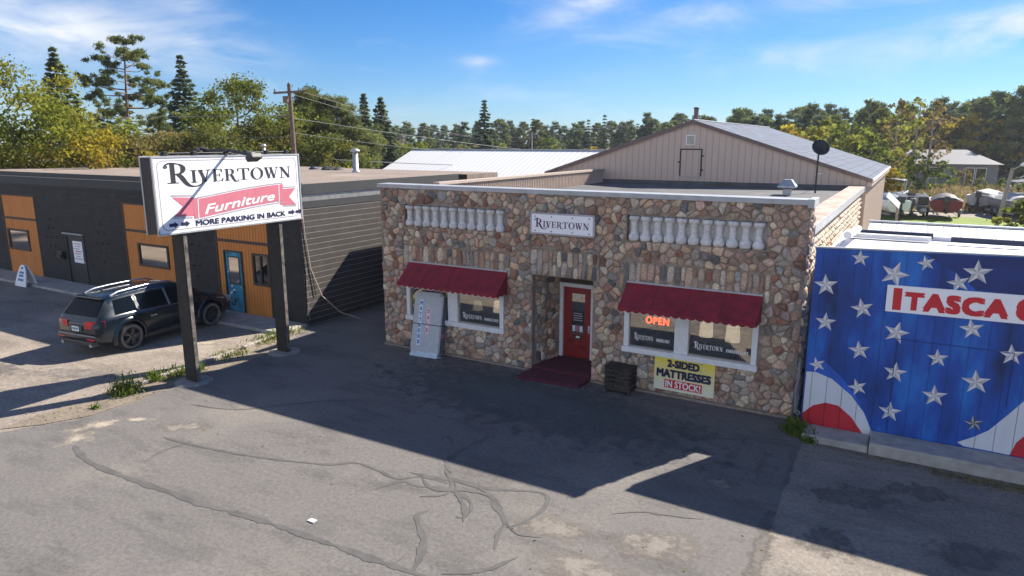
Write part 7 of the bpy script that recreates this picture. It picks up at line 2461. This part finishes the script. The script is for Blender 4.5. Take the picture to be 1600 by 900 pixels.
runabout((2.2, 69.6, .52), rad(92), 'maroon motor boat parked stern first on the lawn', M['maroon'], M['black_cover'], 5.6, 2.3)
pontoon((-1.95, 72.6, .52), rad(86), 'pontoon boat with a blue canopy nearest the tan hall', M['galv'], M['white_clean'], True)
runabout((-2.1, 66.8, .52), rad(118), 'small white boat with a blue cover on a trailer beside the tan hall wall', M['white_clean'], M['teal_cover'], 4.6, 1.9)
runabout((5.9, 77.8, .52), rad(70), 'white covered boat standing alone on the gravel drive', M['grey_cover'], M['grey_cover'], 5.2, 2.1)
runabout((6.9, 72.6, .52), rad(112), 'grey motor boat with a pale cover directly behind the leaning yard light', M['fascia_grey'], M['grey_cover'], 5.6, 2.2)
pontoon((8.1, 74.4, .52), rad(100), 'grey pontoon boat at the right edge behind the yard light', M['galv'], M['grey_cover'], True)
cv = thing('lean_to', 'small grey sloping lean-to roof on posts against the far end of the tan hall', 'lean-to', (-1.6, 54, 0))
mb = MB(); mb.mesh([(-1.75, 55.0, 2.5), (-.9, 55.0, 1.7), (-.9, 60.5, 1.7), (-1.75, 60.5, 2.5)], [(0, 1, 2, 3)]); mb.mesh([(-1.75, 55.0, 2.44), (-.9, 55.0, 1.64), (-.9, 60.5, 1.64), (-1.75, 60.5, 2.44)], [(3, 2, 1, 0)]); part(mb, 'roof', M['fascia_grey'], cv)
for y in (55.2, 57.7, 60.2):
    mb = MB(); mb.box(-1.05, -.95, y - .05, y + .05, -.02, 1.72); part(mb, 'post', M['worn_wood'], cv)
make_tree('shrub', decid_meshes(81, 2.3, 1.3, .12, 60, 'leaf_green', 40, .0), (6.6, 57.6, 0), 'dark green shrub at the right edge behind the corrugated shed', 'shrub')
# tall dry marsh grass
r = np.random.default_rng(31); n = 15000
X = r.uniform(-12, 24, n); Y = r.uniform(75.5, 108, n)
cen = np.column_stack([X, Y, np.full(n, .38) + r.normal(0, .12, n)])
a = r.uniform(0, PI, n)
ax = np.column_stack([np.cos(a) * .07, np.sin(a) * .07, np.zeros(n)]) * r.uniform(.6, 1.6, (n, 1)); ay = np.column_stack([r.normal(0, .09, n), r.normal(0, .09, n), r.uniform(.28, .60, n)])
col = np.zeros((n, 3)); pat = np.sin(X * .4 + Y * .13) + np.sin(Y * .5 + X * .2); col[:, 0] = np.clip(.5 + .25 * pat + r.normal(0, .25, n), 0, 1); col[:, 1] = np.clip(-pat * .35 + r.normal(0, .25, n), 0, 1)
o = bpy.data.objects.new('marsh_grass', quads_mesh('marsh_grass', cen, ax, ay, col, M['straw'])); COL.objects.link(o)
tag(o, 'tall tan and green marsh grass behind the boats', 'grass', kind='stuff')

# ------------------------------------------------------------------ grey house and cars far right
fh = thing('hipped_house', 'low grey building with a hipped roof beyond the marsh', 'building', (6, 133, 0))
mb = MB()
hx0, hx1, hy0, hy1 = -8.0, 10.3, 126, 138
mb.mesh([(hx0, hy0, 0), (hx1, hy0, 0), (hx1, hy1, 0), (hx0, hy1, 0), (hx0, hy0, 3.1), (hx1, hy0, 3.1), (hx1, hy1, 3.1), (hx0, hy1, 3.1)], [(0, 1, 5, 4), (1, 2, 6, 5), (2, 3, 7, 6), (3, 0, 4, 7)])
part(mb, 'wall', M['fascia_grey'], fh)
mb = MB()
mb.mesh([(hx0 - .6, hy0 - .6, 3.0), (hx1 + .6, hy0 - .6, 3.0), (hx1 + .6, hy1 + .6, 3.0), (hx0 - .6, hy1 + .6, 3.0), (hx0 + 4, 132, 5.1), (hx1 - 4, 132, 5.1)], [(0, 1, 5, 4), (1, 2, 5), (2, 3, 4, 5), (3, 0, 4), (3, 2, 1, 0)])
M['slate_far'] = plain('pale_grey_roofing', (0.20, 0.20, 0.215), 0.7, vary=.1)
part(mb, 'roof', M['slate_far'], fh)
for x, w_, h_ in ((6.3, 1.0, 2.2), (7.6, 1.2, 1.6), (1.5, 1.4, 1.4)):
    mb = MB(); mb.box(x - .08, x + w_ + .08, hy0 - .06, hy0 - .001, .8 if h_ < 2 else .02, 2.5); o = part(mb, 'window' if h_ < 2 else 'door', M['white_clean'], fh)
    mb = MB(); mb.box(x, x + w_, hy0 - .08, hy0 - .061, .9 if h_ < 2 else .1, 2.4); g_ = mb.build('pane', M['glass_far']); g_.parent = o
def far_car(loc, rz, paint, label):
    t = thing('distant_car', label, 'car', (0, 0, 0), 0, 'cars beside the hipped house')
    mb = MB(); R_ = []
    for x, w_, z0, zs, zr in ((-2.2, .75, .4, .75, .78), (-2.1, .85, .3, .92, .95), (-1.7, .88, .25, .95, 1.3), (-1.2, .88, .25, .96, 1.44), (.1, .88, .25, .94, 1.46), (.9, .88, .25, .92, .98), (1.7, .85, .25, .85, .88), (2.1, .78, .3, .7, .74), (2.2, .6, .4, .6, .62)):
        R_.append([(x, -w_, z0), (x, -w_, zs), (x, -w_ * .78, zr), (x, w_ * .78, zr), (x, w_, zs), (x, w_, z0)])
    mb.mesh([v for r in R_ for v in r], [(i * 6 + k, (i + 1) * 6 + k, (i + 1) * 6 + (k + 1) % 6, i * 6 + (k + 1) % 6) for i in range(8) for k in range(6)], 0); mb.face(R_[0]); mb.face(R_[-1][::-1])
    o = mb.build('body', paint); o.parent = t
    mb = MB()
    for s in (-1, 1): mb.mesh([(-1.6, s * .87, 1.0), (.7, s * .885, .98), (.15, s * .74, 1.38), (-1.3, s * .74, 1.38)], [(0, 1, 2, 3)])
    o = mb.build('side_window', M['car_glass']); o.parent = t
    for sx in (-1.35, 1.35):
        for s in (-1, 1):
            mb = MB(); mb.lathe([(0, -.1), (.31, -.1), (.31, .1), (0, .1)], 14, 0, Matrix.Translation((sx, s * .82, .31)) @ Matrix.Rotation(PI / 2, 4, 'X')); o = mb.build('wheel', M['tyre']); o.parent = t
    t.location = loc; t.rotation_euler = (0, 0, rz)
far_car((11.2, 128.5, 0), rad(200), M['car_paint'], 'dark parked car just right of the grey hipped house')
far_car((14.2, 129.5, 0), rad(175), M['galv'], 'silver parked car right of the dark one by the hipped house')
far_car((16.6, 128.0, 0), rad(185), M['white_clean'], 'white parked car at the right edge by the hipped house')
